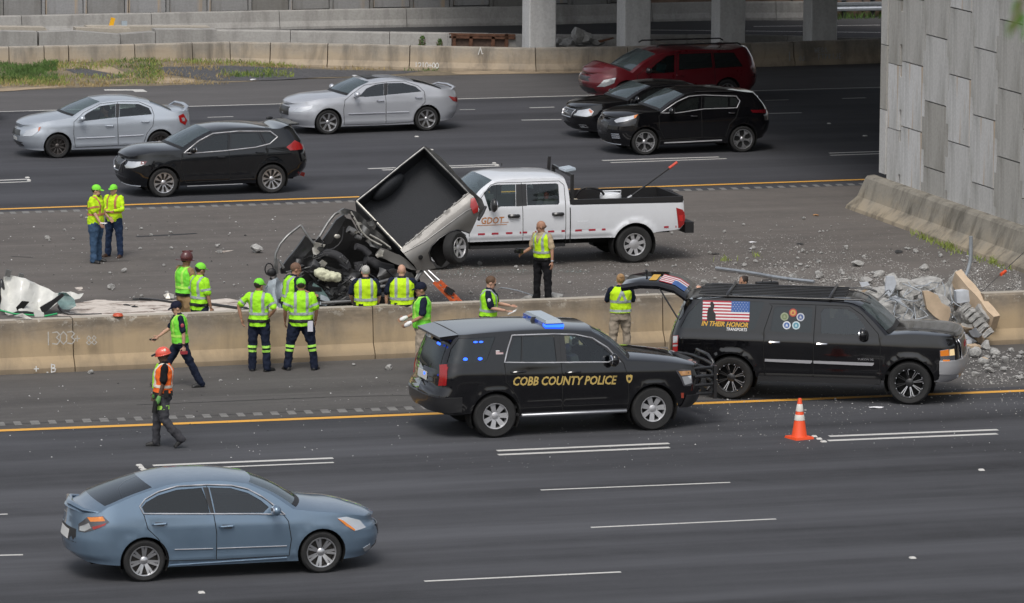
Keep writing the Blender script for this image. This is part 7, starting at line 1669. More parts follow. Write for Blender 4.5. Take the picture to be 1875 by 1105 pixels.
# bright side panel above the officers' heads
wpart(crumpled([(1145, 435), (1200, 380), (1260, 395), (1370, 440), (1450, 500), (1530, 580), (1470, 570), (1350, 530), (1240, 480), (1160, 462)], lambda x, y: -.05, V, .07, 30, .02, 3, 3), 'side_panel', M['pewter'], 45)
wpart(crumpled([(1140, 440), (1195, 385), (1225, 398), (1215, 450), (1160, 468)], lambda x, y: -.1, V, .03, 18, .025, 13, 8), 'torn_panel', M['raw'], 35)
# seats, head rests, belts and hoses
def pad(pts, r, name='seat', m='seat'): q = MB(); q.tube(catmull([tuple(p) for p in pts], .06), r, 12, flat=.75); wpart(q, name, M[m], 60)
pad([V(620, 440, .3), V(700, 425, .28), V(800, 455, .25), V(870, 530, .2), V(890, 620, .2)], .13)
pad([V(960, 360, .35), V(1030, 385, .35), V(1090, 440, .3)], .10)
pad([V(1050, 480, .3), V(1110, 500, .3), V(1180, 540, .25), V(1300, 570, .25)], .13)
pad([V(985, 500, .15), V(1000, 580, .12), V(1040, 660, .12)], .11)
pad([V(890, 200, .5), V(950, 230, .5)], .10, 'head_rest', 'greyseat'); pad([V(960, 265, .5), V(1010, 285, .5)], .06, 'head_rest', 'greyseat')
tubes('seat_belt', M['black'], .018, [V(850, 180, .4), V(835, 300, .38), V(760, 380, .35), V(640, 400, .3)], [V(520, 500, .1), V(620, 470, .1), V(680, 440, .12)])
# spent airbag on the dashboard
bag = MB(); bag.ell(V(705, 630, -.55), (.27, .16, .11), Matrix.Rotation(R(10), 3, 'Y'), 20, 12); bag.ell(V(640, 600, -.55), (.15, .14, .09), None, 14, 10); bag.ell(V(785, 645, -.55), (.10, .12, .10), None, 14, 10)
me = remesh(bag, 'airbag', M['airbag'], .02, 2, fold=.07); me.transform(Matrix.Translation(-wreck.location)); link('airbag', me, wreck)
wpart(crumpled([(620, 520), (660, 480), (705, 510), (680, 545), (640, 545)], lambda x, y: .0, V, .04, 20, .02, 3), 'torn_trim', M['raw'], 40)
# dashboard and engine bay wreckage: many separate bent pieces
rn = random.Random(7)
box_zone = [(400, 560, 880, 760, 46), (560, 740, 960, 950, 40), (1120, 640, 1330, 900, 16), (230, 620, 420, 900, 8)]
for (xa, ya, xb, yb, n) in box_zone:
    for i in range(n):
        x, y = rn.uniform(xa, xb), rn.uniform(ya, yb); d = rn.uniform(-.45, .15); q = MB(); kind = rn.random(); p_ = V(x, y, d)
        rot = Matrix.Rotation(rn.uniform(-1.2, 1.2), 3, 'Y') @ Matrix.Rotation(rn.uniform(-.6, .6), 3, 'X')
        if kind < .45: q.box(p_, (rn.uniform(.08, .32), rn.uniform(.06, .2), rn.uniform(.04, .14)), rot, taper=rn.uniform(.6, 1))
        elif kind < .7: e_ = rot @ Vector((rn.uniform(.12, .35), 0, 0)); q.tube([p_-e_, p_+rot @ Vector((0, 0, rn.uniform(-.08, .08))), p_+e_], rn.uniform(.012, .03), 7)
        else: q.add([p_+rot @ Vector((rn.uniform(-.2, .2), rn.uniform(-.05, .05), rn.uniform(-.14, .14))) for _ in range(5)], [(0, 1, 2), (0, 2, 3), (0, 3, 4), (1, 2, 4)])
        m_ = rn.choices(['satin', 'black', 'well', 'crumple', 'gunmetal', 'raw', 'tarp'], [8, 9, 6, 5, 3, 1.1, .5])[0]
        wpart(q, 'bent_piece', M[m_])
tubes('hose', M['black'], .02, [V(430, 560, -.3), V(520, 600, -.35), V(620, 700, -.4), V(720, 760, -.4)], [V(760, 760, -.4), V(860, 690, -.4), V(930, 640, -.4)], [V(580, 830, -.5), V(720, 880, -.5), V(900, 840, -.5), V(1180, 780, -.5)])
tubes('bent_rail', M['gunmetal'], .035, [V(900, 800, -.45), V(1180, 690, -.4), V(1300, 660, -.3)], [V(1150, 740, -.45), V(1260, 715, -.4)], [V(640, 880, -.5), V(960, 860, -.5)])
wpart(crumpled([(570, 690), (640, 730), (730, 850), (720, 870), (620, 830), (560, 740)], lambda x, y: -.45, V, .03, 30, .03, 6), 'torn_panel', M['teal'], 40)
wpart(crumpled([(640, 800), (700, 820), (735, 862), (690, 900), (630, 890)], lambda x, y: -.5, V, .03, 30, .02, 6), 'torn_panel', M['tarp'], 40)
wpart(crumpled([(780, 950), (830, 910), (900, 905), (905, 960)], lambda x, y: -.55, V, .03, 30, .02, 6), 'torn_panel', M['gunmetal'], 40)
# tilted prop and the orange rescue strut under the bed
o = empty('rescue_strut', Wc(1290, 968, -.6), 'orange and steel rescue strut propping up the tipped pickup bed', 'strut')
def sp_(q, name, m, smooth=None): ob = q.build(name, m, None, smooth); ob.parent = o; ob.data.transform(Matrix.Translation(-o.location))
s0, s1, s2 = Wc(1088, 752, 0), Wc(1150, 820, -.2), Wc(1290, 962, -.6); s0b, s1b, s2b = Wc(1112, 748, 0), Wc(1182, 812, -.2), Wc(1318, 948, -.6)
for a, b in ((s0, s1), (s0b, s1b)): q = MB(); q.tube([a, b], .022, 8); sp_(q, 'steel_tube', M['alloy'], 60)
for a, b in ((s1, s2), (s1b, s2b)): q = MB(); q.bar(a, b, .045, .06); sp_(q, 'side_rail', M['orange_metal'])
for k in range(6): t = (k+.4)/6; q = MB(); q.bar(s1.lerp(s2, t), s1b.lerp(s2b, t), .03, .05); sp_(q, 'rung', M['orange_metal'])
q = MB(); q.box(Wc(1235, 868, -.45), (.16, .12, .12), Matrix.Rotation(R(30), 3, 'Y')); q.bar(Wc(1235, 860, -.45), Wc(1268, 872, -.5), .03); sp_(q, 'clamp', M['black'])
q = MB(); q.box(Wc(1300, 968, -.6), (.28, .2, .05)); sp_(q, 'foot', M['orange_metal'])
q = MB(); q.tube([Wc(1085, 752, .05), Wc(1040, 825, -.15)], .035, 8); q.tube([Wc(1060, 770, 0), Wc(1030, 830, -.1)], .02, 8); wpart(q, 'prop', M['gunmetal'], 60)
# pale tarp hanging over the front left of the wreck
tp = empty('tarp', at(505, 600), 'crumpled pale blue tarp hanging beside the leaning officer at the wreck', 'tarp')
q = crumpled([(165, 670), (235, 640), (290, 700), (285, 800), (300, 880), (330, 960), (300, 985), (250, 900), (190, 880), (150, 800), (130, 720)], lambda x, y: -1.0+.1*math.sin(x*.05), V, .015, 24, .06, 11, 5); ob = q.build('sheet', M['tarp'], tp, 40); ob.data.transform(Matrix.Translation(-tp.location))
# ------------------------------------------------------------------ torn white body panel on the ground at the left, with a green and teal edge
K = Tracer(0, 320, 3.6833, at(70, 575).y)
tw = empty('torn_body_panel', at(70, 577), 'large torn white body panel lying crumpled on the median at the left edge', 'wreckage')
def kp(q, name, m, sm=35): ob = q.build(name, m, tw, sm); ob.data.transform(Matrix.Translation(-tw.location)); return ob
out_k = [(5, 760), (30, 690), (75, 680), (140, 705), (195, 700), (225, 725), (300, 765), (400, 800), (470, 795), (550, 805), (525, 835), (450, 845), (430, 815), (395, 835), (350, 900), (300, 935), (240, 925), (110, 925), (60, 935), (5, 905)]
kp(crumpled(out_k, lambda x, y: (y-930)/-930*2.2-.2+.12*math.sin(x*.03), K, .03, 26, .07, 21, 4.5), 'panel', M['white_sheet'])
kp(crumpled([(110, 900), (150, 855), (200, 860), (160, 905), (125, 925)], lambda x, y: -.25, K, .03, 20, .01), 'opening', M['well'])
kp(crumpled([(270, 900), (420, 800), (440, 815), (370, 870), (310, 930), (285, 935)], lambda x, y: -.35, K, .03, 24, .02), 'rubber_edge', M['satin'])
kp(crumpled([(400, 800), (450, 795), (500, 840), (515, 890), (470, 905), (410, 900), (385, 860)], lambda x, y: -.1+.1*math.sin(y*.04), K, .02, 24, .04, 2), 'glass_sheet', M['teal'])
kp(crumpled([(30, 905), (110, 940), (60, 945), (35, 935)], lambda x, y: -.3, K, .03, 20, .03, 3), 'panel_flap', M['white_sheet'])
kp(crumpled([(240, 905), (300, 930), (300, 965), (240, 965), (232, 935)], lambda x, y: -.4, K, .03, 20, .03, 5), 'panel_flap', M['white_sheet'])
for p_ in ((55, 665, 20), (140, 690, 14)): q = MB(); q.box(K(p_[0], p_[1], .4), (.10, .08, .14), Matrix.Rotation(.3, 3, 'Y')); kp(q, 'bracket', M['gunmetal'])
M['greenstrap'] = mat('green_strap', (.02, .36, .12), .6)
q = MB(); q.tube([K(0, 915, -.4), K(100, 940, -.5), K(230, 948, -.5)], .018, 6); kp(q, 'strap', M['greenstrap']); q = MB(); q.tube([K(300, 955, -.5), K(385, 938, -.45)], .02, 6); kp(q, 'strap', M['greenstrap'])
q = MB(); q.tube(catmull([tuple(K(*p_)) for p_ in ((395, 890, -.1), (430, 930, -.3), (520, 945, -.4), (685, 945, -.4))], .1), .03, 8); kp(q, 'trim_strip', M['satin'], 60)
q = MB(); q.ell(K(10, 800, .3), (.08, .1, .3)); kp(q, 'dark_trim', M['satin'])
# more torn sheet metal, wiring and glass crumbs about the cab
rn = random.Random(21)
for i in range(34):
    x, y = rn.choice([(rn.uniform(330, 960), rn.uniform(540, 900)), (rn.uniform(560, 700), rn.uniform(300, 460)), (rn.uniform(1040, 1420), rn.uniform(330, 640)), (rn.uniform(880, 1150), rn.uniform(60, 360))]); s_ = rn.uniform(14, 44); k_ = rn.randint(4, 7)
    poly = [(x+s_*math.cos(2*PI*j/k_)*rn.uniform(.4, 1.3), y+s_*math.sin(2*PI*j/k_)*rn.uniform(.3, 1)) for j in range(k_)]; d_ = rn.uniform(-.35, .1) if y > 500 else rn.uniform(.0, .3)
    wpart(crumpled(poly, lambda a, b, d_=d_: d_+.002*(a-x), V, .012, 14, .035, i, 7), 'torn_panel', M[rn.choice(['crumple', 'crumple', 'gunmetal', 'satin', 'satin', 'pewter', 'raw'])], 35)
for i in range(18):
    x, y = rn.uniform(380, 1250), rn.uniform(420, 860); l = [V(x, y, rn.uniform(-.5, .1))]
    for _ in range(3): x += rn.uniform(-80, 90); y += rn.uniform(-40, 70); l.append(V(x, y, rn.uniform(-.5, .1)))
    tubes('wiring', M[rn.choice(['black', 'satin', 'gunmetal'])], rn.uniform(.006, .013), l, n=5)
for k, (poly, d_, m_) in enumerate([([(1180, 560), (1330, 580), (1480, 600), (1520, 700), (1400, 760), (1230, 740), (1160, 650)], .0, 'crumple'), ([(900, 560), (1060, 600), (1120, 690), (1040, 760), (900, 720), (840, 640)], -.1, 'satin'), ([(420, 470), (560, 450), (640, 520), (600, 590), (460, 600), (390, 540)], -.05, 'satin'), ([(950, 700), (1140, 760), (1170, 900), (1000, 930), (900, 860)], -.35, 'crumple'), ([(1030, 160), (1130, 240), (1220, 330), (1300, 380), (1240, 410), (1100, 350), (1020, 250)], .3, 'gunmetal'), ([(300, 640), (420, 650), (470, 760), (400, 860), (300, 800)], -.2, 'well')]):
    wpart(crumpled(poly, lambda a, b, d_=d_: d_+.05*math.sin(a*.03+b*.02), V, .03, 26, .06, 40+k, 5), 'crushed_panel', M[m_], 35)
# ------------------------------------------------------------------ rubble, debris, pipes, plants
def chunk_mesh(seed, cuts=3, sub=2, name='chunk', m=None, mats=None, flat=.8):
    rn = random.Random(seed); bm = bmesh.new(); bmesh.ops.create_icosphere(bm, subdivisions=sub, radius=.5)
    for i in range(cuts+2):
        n = Vector((rn.uniform(-1, 1), rn.uniform(-1, 1), rn.uniform(-1, 1))).normalized(); bmesh.ops.bisect_plane(bm, geom=bm.verts[:]+bm.edges[:]+bm.faces[:], plane_co=n*rn.uniform(.22, .40), plane_no=n, clear_outer=True)
        es = [e for e in bm.edges if e.is_boundary]
        if es:
            r_ = bmesh.ops.holes_fill(bm, edges=es)
            if mats and i == 0:
                for f in r_['faces']: f.material_index = 1
    for v in bm.verts:
        if any(f.material_index for f in v.link_faces): continue
        v.co += noise.noise_vector(v.co*4+Vector((seed*3.1, 0, 0)))*.10
    for v in bm.verts: v.co.z *= flat
    z0 = min(v.co.z for v in bm.verts)
    for v in bm.verts: v.co.z -= z0*.9
    me = bpy.data.meshes.new(name); bm.to_mesh(me); bm.free()
    for x in (mats or [m or M['broken']]): me.materials.append(x)
    return me
CH = [chunk_mesh(i, sub=2, name='concrete_chunk') for i in range(10)]; CHS = [chunk_mesh(30+i, sub=1, name='concrete_chunk') for i in range(8)]
def chunk(p, s, seed, label, group=None, me=None, rot=None, name='concrete_chunk'):
    rn = random.Random(seed); o = bpy.data.objects.new(name, me or CH[seed % 10]); C.objects.link(o); o.location = p; o.scale = (s if isinstance(s, tuple) else (s*rn.uniform(.8, 1.2), s*rn.uniform(.7, 1.1), s*rn.uniform(.6, 1))); o.rotation_euler = rot or (rn.uniform(-.2, .2), rn.uniform(-.2, .2), rn.uniform(0, 6.28))
    return tag(o, label, 'debris', group)
# single chunks that stand out, at their places on the asphalt
L1 = 'grey concrete chunk lying loose on the median asphalt'
big = [(470, 463, .34, 'flat grey concrete slab lying alone left of the wreck'), (1692, 495, .26, 'pale rounded chunk on the gravel up and right of the rubble heap'), (1500, 508, .22, 'chunk at the right end of the grey pole'), (1452, 511, .2, 'chunk resting against the middle of the grey pole'),
       (1500, 482, .14, 'small pale chunk on open asphalt left of the retaining wall'), (1570, 488, .28, 'low grey chunk between the pole and the retaining wall'), (967, 552, .36, 'wedge of concrete just behind the barrier left of the tall man'), (1020, 552, .36, 'heap-like chunk just behind the barrier right of the tall man'),
       (1290, 521, .18, 'grey chunk just behind the barrier near the raised tailgate'), (963, 560, .2, 'small broken piece beside the wedge left of the tall man'), (878, 485, .12, 'single pale lump under the cab of the white pickup'), (227, 499, .16, 'grey lump lying in front of the two talking workers'),
       (87, 439, .14, 'white lump on the asphalt at the far left'), (204, 530, .2, 'grey lump near the right tip of the torn white panel'), (711, 677, .17, 'white crumpled lump on the shoulder before the barrier joint'), (648, 670, .10, 'small white lump at the barrier foot left of the joint'), (404, 698, .08, 'small white lump on the shoulder right of the walking officer'),
       (403, 464, .15, 'pale flat fragment left of the grey slab'), (166, 685, .14, 'white scrap at the barrier foot by the painted mark'), (1610, 505, .28, 'jagged grey chunk above the rubble heap'), (1540, 500, .14, 'small chunk between two larger ones above the black SUV'), (1586, 520, .3, 'grey chunk at the back of the rubble heap')]
for i, (px, py, s_, lb) in enumerate(big): chunk(at(px, py), s_, i+3, lb)
rn = random.Random(4); G1 = 'small concrete fragments on the median'; n1 = 0
for i in range(150):
    t = rn.random(); px = 60+1500*t**.75; py = rn.uniform(400, 560) if px > 780 else rn.uniform(395, 548)
    if 440 < px < 900 and py < 520: continue
    if 850 < px < 1270 and 440 < py < 486: continue
    chunk(at(px, py), rn.uniform(.05, .11), i, 'small pale fragment of concrete scattered on the median asphalt', G1, CHS[i % 8]); n1 += 1
for i in range(70):
    px = rn.uniform(1290, 1800); py = rn.uniform(455, 545)
    chunk(at(px, py), rn.uniform(.06, .16), i+200, 'concrete fragment strewn between the grey pole and the retaining wall', 'fragments near the retaining wall', CHS[i % 8])
for i in range(26):
    px = rn.uniform(1772, 1875); py = rn.uniform(640, 700)
    chunk(at(px, py), rn.uniform(.06, .2), i+300, 'broken fragment on the shoulder right of the rubble heap', 'fragments on the right shoulder', CHS[i % 8])
# fine litter: one object of tiny chips
def chips(name, zones, m, seed, zz=.004):
    rn = random.Random(seed); q = MB()
    for fn, n, s0, s1 in zones:
        for _ in range(n):
            px, py = fn(rn); p = at(px, py); s_ = rn.uniform(s0, s1)*(.6+.8*rn.random()**3); a = rn.uniform(0, 6.28); h = s_*rn.uniform(.3, .7)
            vs = [(p.x+s_*math.cos(a+k*2.1)*rn.uniform(.6, 1.2), p.y+s_*math.sin(a+k*2.1)*rn.uniform(.6, 1.2), zz) for k in range(3)]+[(p.x, p.y, zz+h)]
            o = len(q.v); q.v += vs; q.f += [(o, o+1, o+3), (o+1, o+2, o+3), (o+2, o, o+3)]; q.m += [0]*3
    o = q.build(name, m, fixn=False); return tag(o, kind='stuff')
U = lambda a, b, c_, d: (lambda r: (r.uniform(a, b), r.uniform(c_, d)))
M['chip'] = mat('pale_concrete_chips', (.42, .41, .39), .9, var=.35, vscale=3); M['chipd'] = mat('dark_chips', (.03, .03, .03), .8); M['chipw'] = mat('white_chips', (.68, .68, .67), .8)
def near_pile(r): 
    while True:
        x = 1270+600*r.random()**.75; y = 545-abs(r.gauss(0, 38)); 
        if y > 440 and noise.noise(Vector((x*.02, y*.06, 1)))+.35 > r.random()*.9: return (x, y)
chips('concrete_grit', [(near_pile, 8000, .006, .026), (U(780, 1560, 430, 560), 5200, .005, .020), (U(900, 1700, 395, 470), 900, .005, .016), (U(430, 900, 540, 580), 1500, .006, .022), (U(0, 800, 395, 560), 620, .006, .02), (U(1270, 1875, 650, 760), 700, .008, .026), (U(1000, 1600, 745, 800), 260, .006, .016), (U(1760, 1875, 640, 705), 600, .008, .03), (U(620, 1270, 690, 780), 160, .006, .015)], M['chip'], 5)
chips('white_litter', [(near_pile, 200, .01, .03), (U(0, 1300, 395, 560), 150, .012, .03), (U(0, 760, 690, 840), 110, .008, .022), (U(1250, 1875, 690, 830), 160, .006, .018), (U(760, 1250, 790, 860), 70, .006, .014)], M['chipw'], 6)
chips('dark_litter', [(near_pile, 900, .01, .03), (U(0, 1300, 400, 575), 130, .012, .04), (U(200, 760, 700, 800), 40, .01, .03)], M['chipd'], 7)
chips('broken_glass', [(U(880, 1080, 494, 500), 420, .006, .014), (U(800, 900, 488, 505), 160, .008, .02), (U(560, 700, 560, 590), 120, .008, .02)], M['teal'], 8)
# assorted litter one can name
M['paperw'] = mat('litter_white', (.72, .72, .74), .7); M['brownlitter'] = mat('litter_brown', (.33, .18, .08), .8)
def litter(px, py, w_, d_, m, label, name='litter', h=.015, seed=0, rz=0):
    rn = random.Random(seed); q = MB(); n = 9; vs = [(w_*math.cos(2*PI*k/n)*rn.uniform(.6, 1), d_*math.sin(2*PI*k/n)*rn.uniform(.6, 1), rn.uniform(.003, h*2)) for k in range(n)]; vs.append((0, 0, h*2.5))
    q.add(vs, [(k, (k+1) % n, n) for k in range(n)]); o = q.build(name, m, fixn=False); o.location = at(px, py, .003); o.rotation_euler.z = rz; return tag(o, label, 'litter')
for i, a in enumerate([(1377, 445, .13, .07, 'paperw', 'white scrap on the asphalt below the retaining wall'), (1377, 456, .16, .06, 'paperw', 'flat pinkish white sheet right of the white pickup'), (1494, 395, .14, .09, 'brownlitter', 'brown leaf-like scrap near the far yellow line'), (1465, 448, .14, .06, 'chipd', 'dark strip of litter above the long pole'),
        (1603, 748, .17, .06, 'paperw', 'torn white scrap on the near lane in front of the long black SUV'), (1310, 466, .12, .08, 'chipd', 'black scrap right of the pickup hitch'), (463, 147, .22, .12, 'paperw', 'white box-like scrap at the edge of the far gravel'), (40, 145, .1, .07, 'paperw', 'white cup on the grass at the far left'),
        (162, 131, .16, .12, 'paperw', 'white litter on the dry grass behind the silver compact sedan'), (122, 129, .08, .06, 'paperw', 'tiny white litter left of the pale scrap on the dry grass'), (650, 140, .12, .1, 'paperw', 'pale litter on the gravel above the silver sedan'), (247, 563, .12, .10, 'chipd', 'black fragment lying in the white powder'),
        (232, 560, .14, .06, 'chipd', 'dark shard at the left of the white powder'), (425, 572, .12, .06, 'chipd', 'dark shard at the right of the white powder'), (248, 549, .12, .1, 'chipd', 'black lump at the top edge of the white powder'), (1645, 462, .30, .12, 'chipd', 'dark dead weed patch before the retaining wall')]):
    litter(a[0], a[1], a[2], a[3], M[a[4]], a[5], seed=i, rz=i*.7)
# white absorbent powder spread round the wreck
def powder(poly, name, seed, z):
    poly = [tuple(at(px, py).xy) for px, py in poly]; rn = random.Random(seed); out = []
    for p in resample(poly, .14): n_ = noise.noise_vector(Vector((p[0]*1.5, p[1]*1.5, seed)))*.28+noise.noise_vector(Vector((p[0]*6, p[1]*6, seed)))*.10; out.append((p[0]+n_.x*1.6, p[1]+n_.y))
    V_, T_ = cdt([out], []); q = MB(); q.v = [(x, y, z) for x, y in V_]; q.f = [t for t in T_ if inside(out, sum(V_[i][0] for i in t)/3, sum(V_[i][1] for i in t)/3)]; q.m = [0]*len(q.f)
    o = q.build(name, M['powder'], fixn=False); return tag(o, kind='stuff')
m, nt_, b_ = node_mat('white_absorbent_powder'); g = G(m); v_ = g.coord('Object', (.6, 1.6, 1)); n_a = g.noise(v_, 2.2, 6, .7); n_b = g.noise(g.coord('Object'), 9, 4, .6)
c_ = g.mix(g.rng(n_a, .50, .60), (.60, .54, .48), (.20, .15, .12)); c_ = g.mix(g.rng(n_b, .52, .7, 0, .6), c_, (.70, .66, .60)); c_ = g.mix(g.rng(n_a, .64, .68), c_, (.07, .06, .055))
nt_.links.new(c_, b_.inputs['Base Color']); b_.inputs['Roughness'].default_value = .95; M['powder'] = m
powder([(118, 560), (180, 549), (262, 553), (340, 551), (420, 548), (480, 556), (530, 560), (620, 575), (600, 592), (480, 590), (420, 584), (300, 580), (200, 582), (120, 578)], 'absorbent_powder', 1, .008)
powder([(128, 528), (158, 526), (164, 533), (130, 534)], 'absorbent_powder', 2, .006)
powder([(395, 460), (420, 459), (422, 463), (398, 464)], 'absorbent_powder', 3, .006)
q = MB(); q.tube(catmull([tuple(at(px, py, .03)) for px, py in ((255, 547), (290, 550), (330, 556))], .2), .025, 6); tag(q.build('bent_strip', M['satin'], smooth=60), 'thin dark bent strip lying on the white powder left of the firefighter', 'debris')
q = MB(); q.tube(catmull([tuple(at(px, py, .04)) for px, py in ((385, 557), (420, 562), (448, 566))], .2), .03, 6); q.ell(at(446, 567, .05), (.12, .08, .06)); tag(q.build('bent_strip', M['satin'], smooth=60), 'dark pipe with a lump at its end on the powder beside the firefighter', 'debris')
litter(308, 547, .16, .1, M['raw'], 'pale crumpled scrap at the end of the thin strip', seed=44, h=.05); litter(41, 590, .26, .08, M['raw'], 'pale crushed metal scrap on top of the barrier at the left', seed=45, h=.05)
for o_ in C.objects:
    if o_.get('label') == 'pale crushed metal scrap on top of the barrier at the left': o_.location = face_pt(41, 590, nb0.y+.35); o_.location.z = 1.005
o = empty('safety_light', face_pt(216, 586, nb0.y+.35), 'small round orange warning light lying on top of the barrier', 'warning light'); o.location.z = 1.0
q = MB(); q.lathe([(.09, 0), (.10, .02), (.085, .05), (.03, .065), (.001, .066)], 16); q.build('lens', M['orange_plastic'], o, 40); q = MB(); q.lathe([(.102, .005), (.106, .012), (.102, .02)], 16, cap=False); q.build('rim', M['orange_metal'], o)
q = MB(); q.box((0, 0, .11), (.46, .2, .2), taper=.92); q.tube([(-.1, 0, .2), (-.09, 0, .25), (.09, 0, .25), (.1, 0, .2)], .012, 6); ob = q.build('equipment_bag', M['black']); ob.location = face_pt(1404, 535, nb0.y+.36); ob.location.z = 1.0; tag(ob, 'black equipment bag standing on the barrier behind the roof of the long black SUV', 'bag')
# poles and rods
M['poleg'] = mat('dull_galvanised_pipe', (.36, .39, .42), .45, metal=.5, var=.2)
def rod(name, pts, r, m, label, cat='pipe', res=.15): q = MB(); q.tube(catmull([tuple(p) for p in pts], res), r, 8); return tag(q.build(name, m, smooth=60), label, cat)
rod('steel_pole', [at(1311, 491, .06), at(1370, 499, .06), at(1430, 509, .06), at(1491, 516, .06)], .034, M['poleg'], 'long grey steel pole lying on the gravel above the roof of the long black SUV')
rod('bent_pipe', [face_pt(1764, 513, 99.0), face_pt(1772, 498, 99.0), face_pt(1777, 478, 99.0), face_pt(1778, 433, 99.0)], .042, M['poleg'], 'curved grey pipe sticking up out of the rubble heap')
rod('reinforcing_rod', [at(912, 530, .05), at(918, 527, .12), at(950, 533, .08), at(988, 546, .03)], .012, M['poleg'], 'thin bent rod on the asphalt left of the tall man')
rod('reinforcing_rod', [face_pt(1800, 533, 98.0), face_pt(1826, 508, 100), face_pt(1875, 462, 104)], .010, M['satin'], 'thin dark rod leaning towards the retaining wall at the right', 'rod')
q = MB(); q.tube([face_pt(1833, 503, 100.4), face_pt(1841, 497, 100.6)], .035, 8); tag(q.build('marker_ribbon', M['cone'], smooth=60), 'small orange ribbon tied on the thin dark rod', 'ribbon')
# ------------------------------------------------------------------ the rubble heap where the barrier is broken
Rc = Tracer(1500, 400, 3.6827, 95.95)
def rchunk(x, y, d, s_, seed, label, mats=None, rot=(0, 0, 0), cuts=3, flat=1.0, name='concrete_block'):
    me = chunk_mesh(seed, cuts, 3, name, mats=mats or [M['broken']], flat=flat); zc = (min(v.co.z for v in me.vertices)+max(v.co.z for v in me.vertices))/2
    me.transform(Matrix.Translation((0, 0, -zc))); o = bpy.data.objects.new(name, me); C.objects.link(o); o.location = Rc(x, y, d); o.scale = s_; o.rotation_euler = rot; return tag(o, label, 'rubble')
rchunk(500, 460, .6, (.42, .5, .52), 3, 'upright block with a smooth blue-grey face at the top left of the rubble heap')
q = crumpled([(455, 395), (505, 392), (522, 440), (500, 500), (470, 530), (448, 490)], lambda x, y: .32, Rc, .06, 22, .008, 2); tag(q.build('cast_face', M['broken_light'], smooth=30), 'smooth pale blue face plate on the upright block of the rubble heap', 'rubble')
rchunk(590, 475, .9, (.75, .6, .45), 5, 'long rough grey block across the back of the rubble heap'); rchunk(720, 450, 1.2, (.8, .6, .36), 8, 'rough grey block behind the tan-faced boulder of the rubble heap')
rchunk(420, 520, .7, (.7, .7, .42), 12, 'pale crumbled block at the left shoulder of the rubble heap'); rchunk(330, 500, 1.1, (.36, .3, .24), 13, 'small white-topped block at the far left of the rubble heap')
rchunk(510, 620, .2, (1.0, .7, .5), 15, 'broad broken stub of the barrier behind the windscreen of the long black SUV'); rchunk(580, 700, -.05, (.8, .5, .35), 16, 'low dark block under the bent wires of the rubble heap')
rchunk(775, 640, -.15, (.82, .55, .85), 21, 'great rounded boulder of concrete in the middle of the rubble heap', cuts=1)
q = crumpled([(702, 492), (745, 492), (800, 520), (825, 570), (880, 600), (890, 640), (868, 700), (820, 690), (770, 655), (728, 610), (718, 560)], lambda x, y: -.50-.05*math.sin((x-700)/190*PI), Rc, .10, 24, .008, 5); tag(q.build('cast_face', M['broken_tan'], smooth=30), 'smooth tan cast face of the great boulder in the rubble heap', 'rubble')
rchunk(640, 660, .0, (.42, .4, .5), 23, 'rough grey block left of the great boulder'); rchunk(760, 740, -.3, (.9, .5, .3), 24, 'low rough block under the great boulder'); rchunk(930, 440, .5, (.5, .5, .6), 25, 'upright grey lump behind the long tan beam'); rchunk(900, 520, .3, (.35, .35, .5), 26, 'narrow tan-grey lump between boulder and beam', mats=[M['broken'], M['broken_tan']])
rchunk(1010, 640, -.1, (.45, .4, .55), 27, 'grey block under the long tan beam', mats=[M['broken'], M['broken_tan']]); rchunk(850, 560, .6, (.6, .5, .7), 28, 'tall dark block behind the great boulder'); rchunk(1000, 740, -.2, (.4, .3, .25), 29, 'small pinkish block below the beam', mats=[M['broken_tan'], M['broken']])
def beam(p0, p1, w_, h_, m, label, name='concrete_beam', up=(0, 0, 1), jag=.0, seed=0):
    a, b = Vector(p0), Vector(p1); t = (b-a).normalized(); x = t.cross(Vector(up)).normalized(); y = x.cross(t); k = 6; q = MB(); rn = random.Random(seed)
    for i in range(k+1):
        c0 = a.lerp(b, i/k)
        for sx, sy in ((-1, -1), (1, -1), (1, 1), (-1, 1)): q.v.append(tuple(c0+x*(sx*w_/2)*(1+rn.uniform(-jag, jag))+y*(sy*h_/2)*(1+rn.uniform(-jag, jag))+t*rn.uniform(-jag, jag)*.1*(i in (0, k))))
    for i in range(k): q.f += [(i*4+j, i*4+(j+1) % 4, i*4+4+(j+1) % 4, i*4+4+j) for j in range(4)]
    q.f += [(0, 1, 2, 3), (k*4+3, k*4+2, k*4+1, k*4)]; q.m = [0]*len(q.f); return tag(q.build(name, m), label, 'rubble')
beam(Rc(925, 395, .25), Rc(1185, 705, -.85), .16, .34, M['broken_tan'], 'long tan beam leaning down across the right of the rubble heap', up=(.2, -1, .3), jag=.12, seed=2)
beam(Rc(1085, 600, -.5), Rc(1150, 700, -.75), .30, .20, M['broken'], 'rough grey end of the leaning tan beam', 'concrete_block', jag=.2, seed=7)
beam(Rc(918, 530, -.1), Rc(1045, 512, -.15), .2, .24, M['broken_light'], 'pale grey slab lying across the leaning beam', 'concrete_slab', jag=.08, seed=4)
for k in range(6): a = Rc(975+k*30, 590+k*34, -.75-k*.05); b = Rc(998+k*30, 616+k*34, -.80-k*.05); beam(a, b, .2, .17, M['broken'], ['topmost', 'second', 'third', 'fourth', 'fifth', 'lowest'][k]+' ribbed grey block of the stepped row under the leaning beam', 'ribbed_block', jag=.1, seed=k)
beam(Rc(1000, 925, -.9), Rc(1078, 925, -.9), .30, .42, M['broken_tan'], 'tan block standing beside the front bumper of the long black SUV', 'concrete_block', jag=.05, seed=9); beam(Rc(1085, 840, -.5), Rc(1120, 835, -.5), .3, .3, M['broken_tan'], 'upper tan block above the front of the long black SUV', 'concrete_block', jag=.06, seed=10)
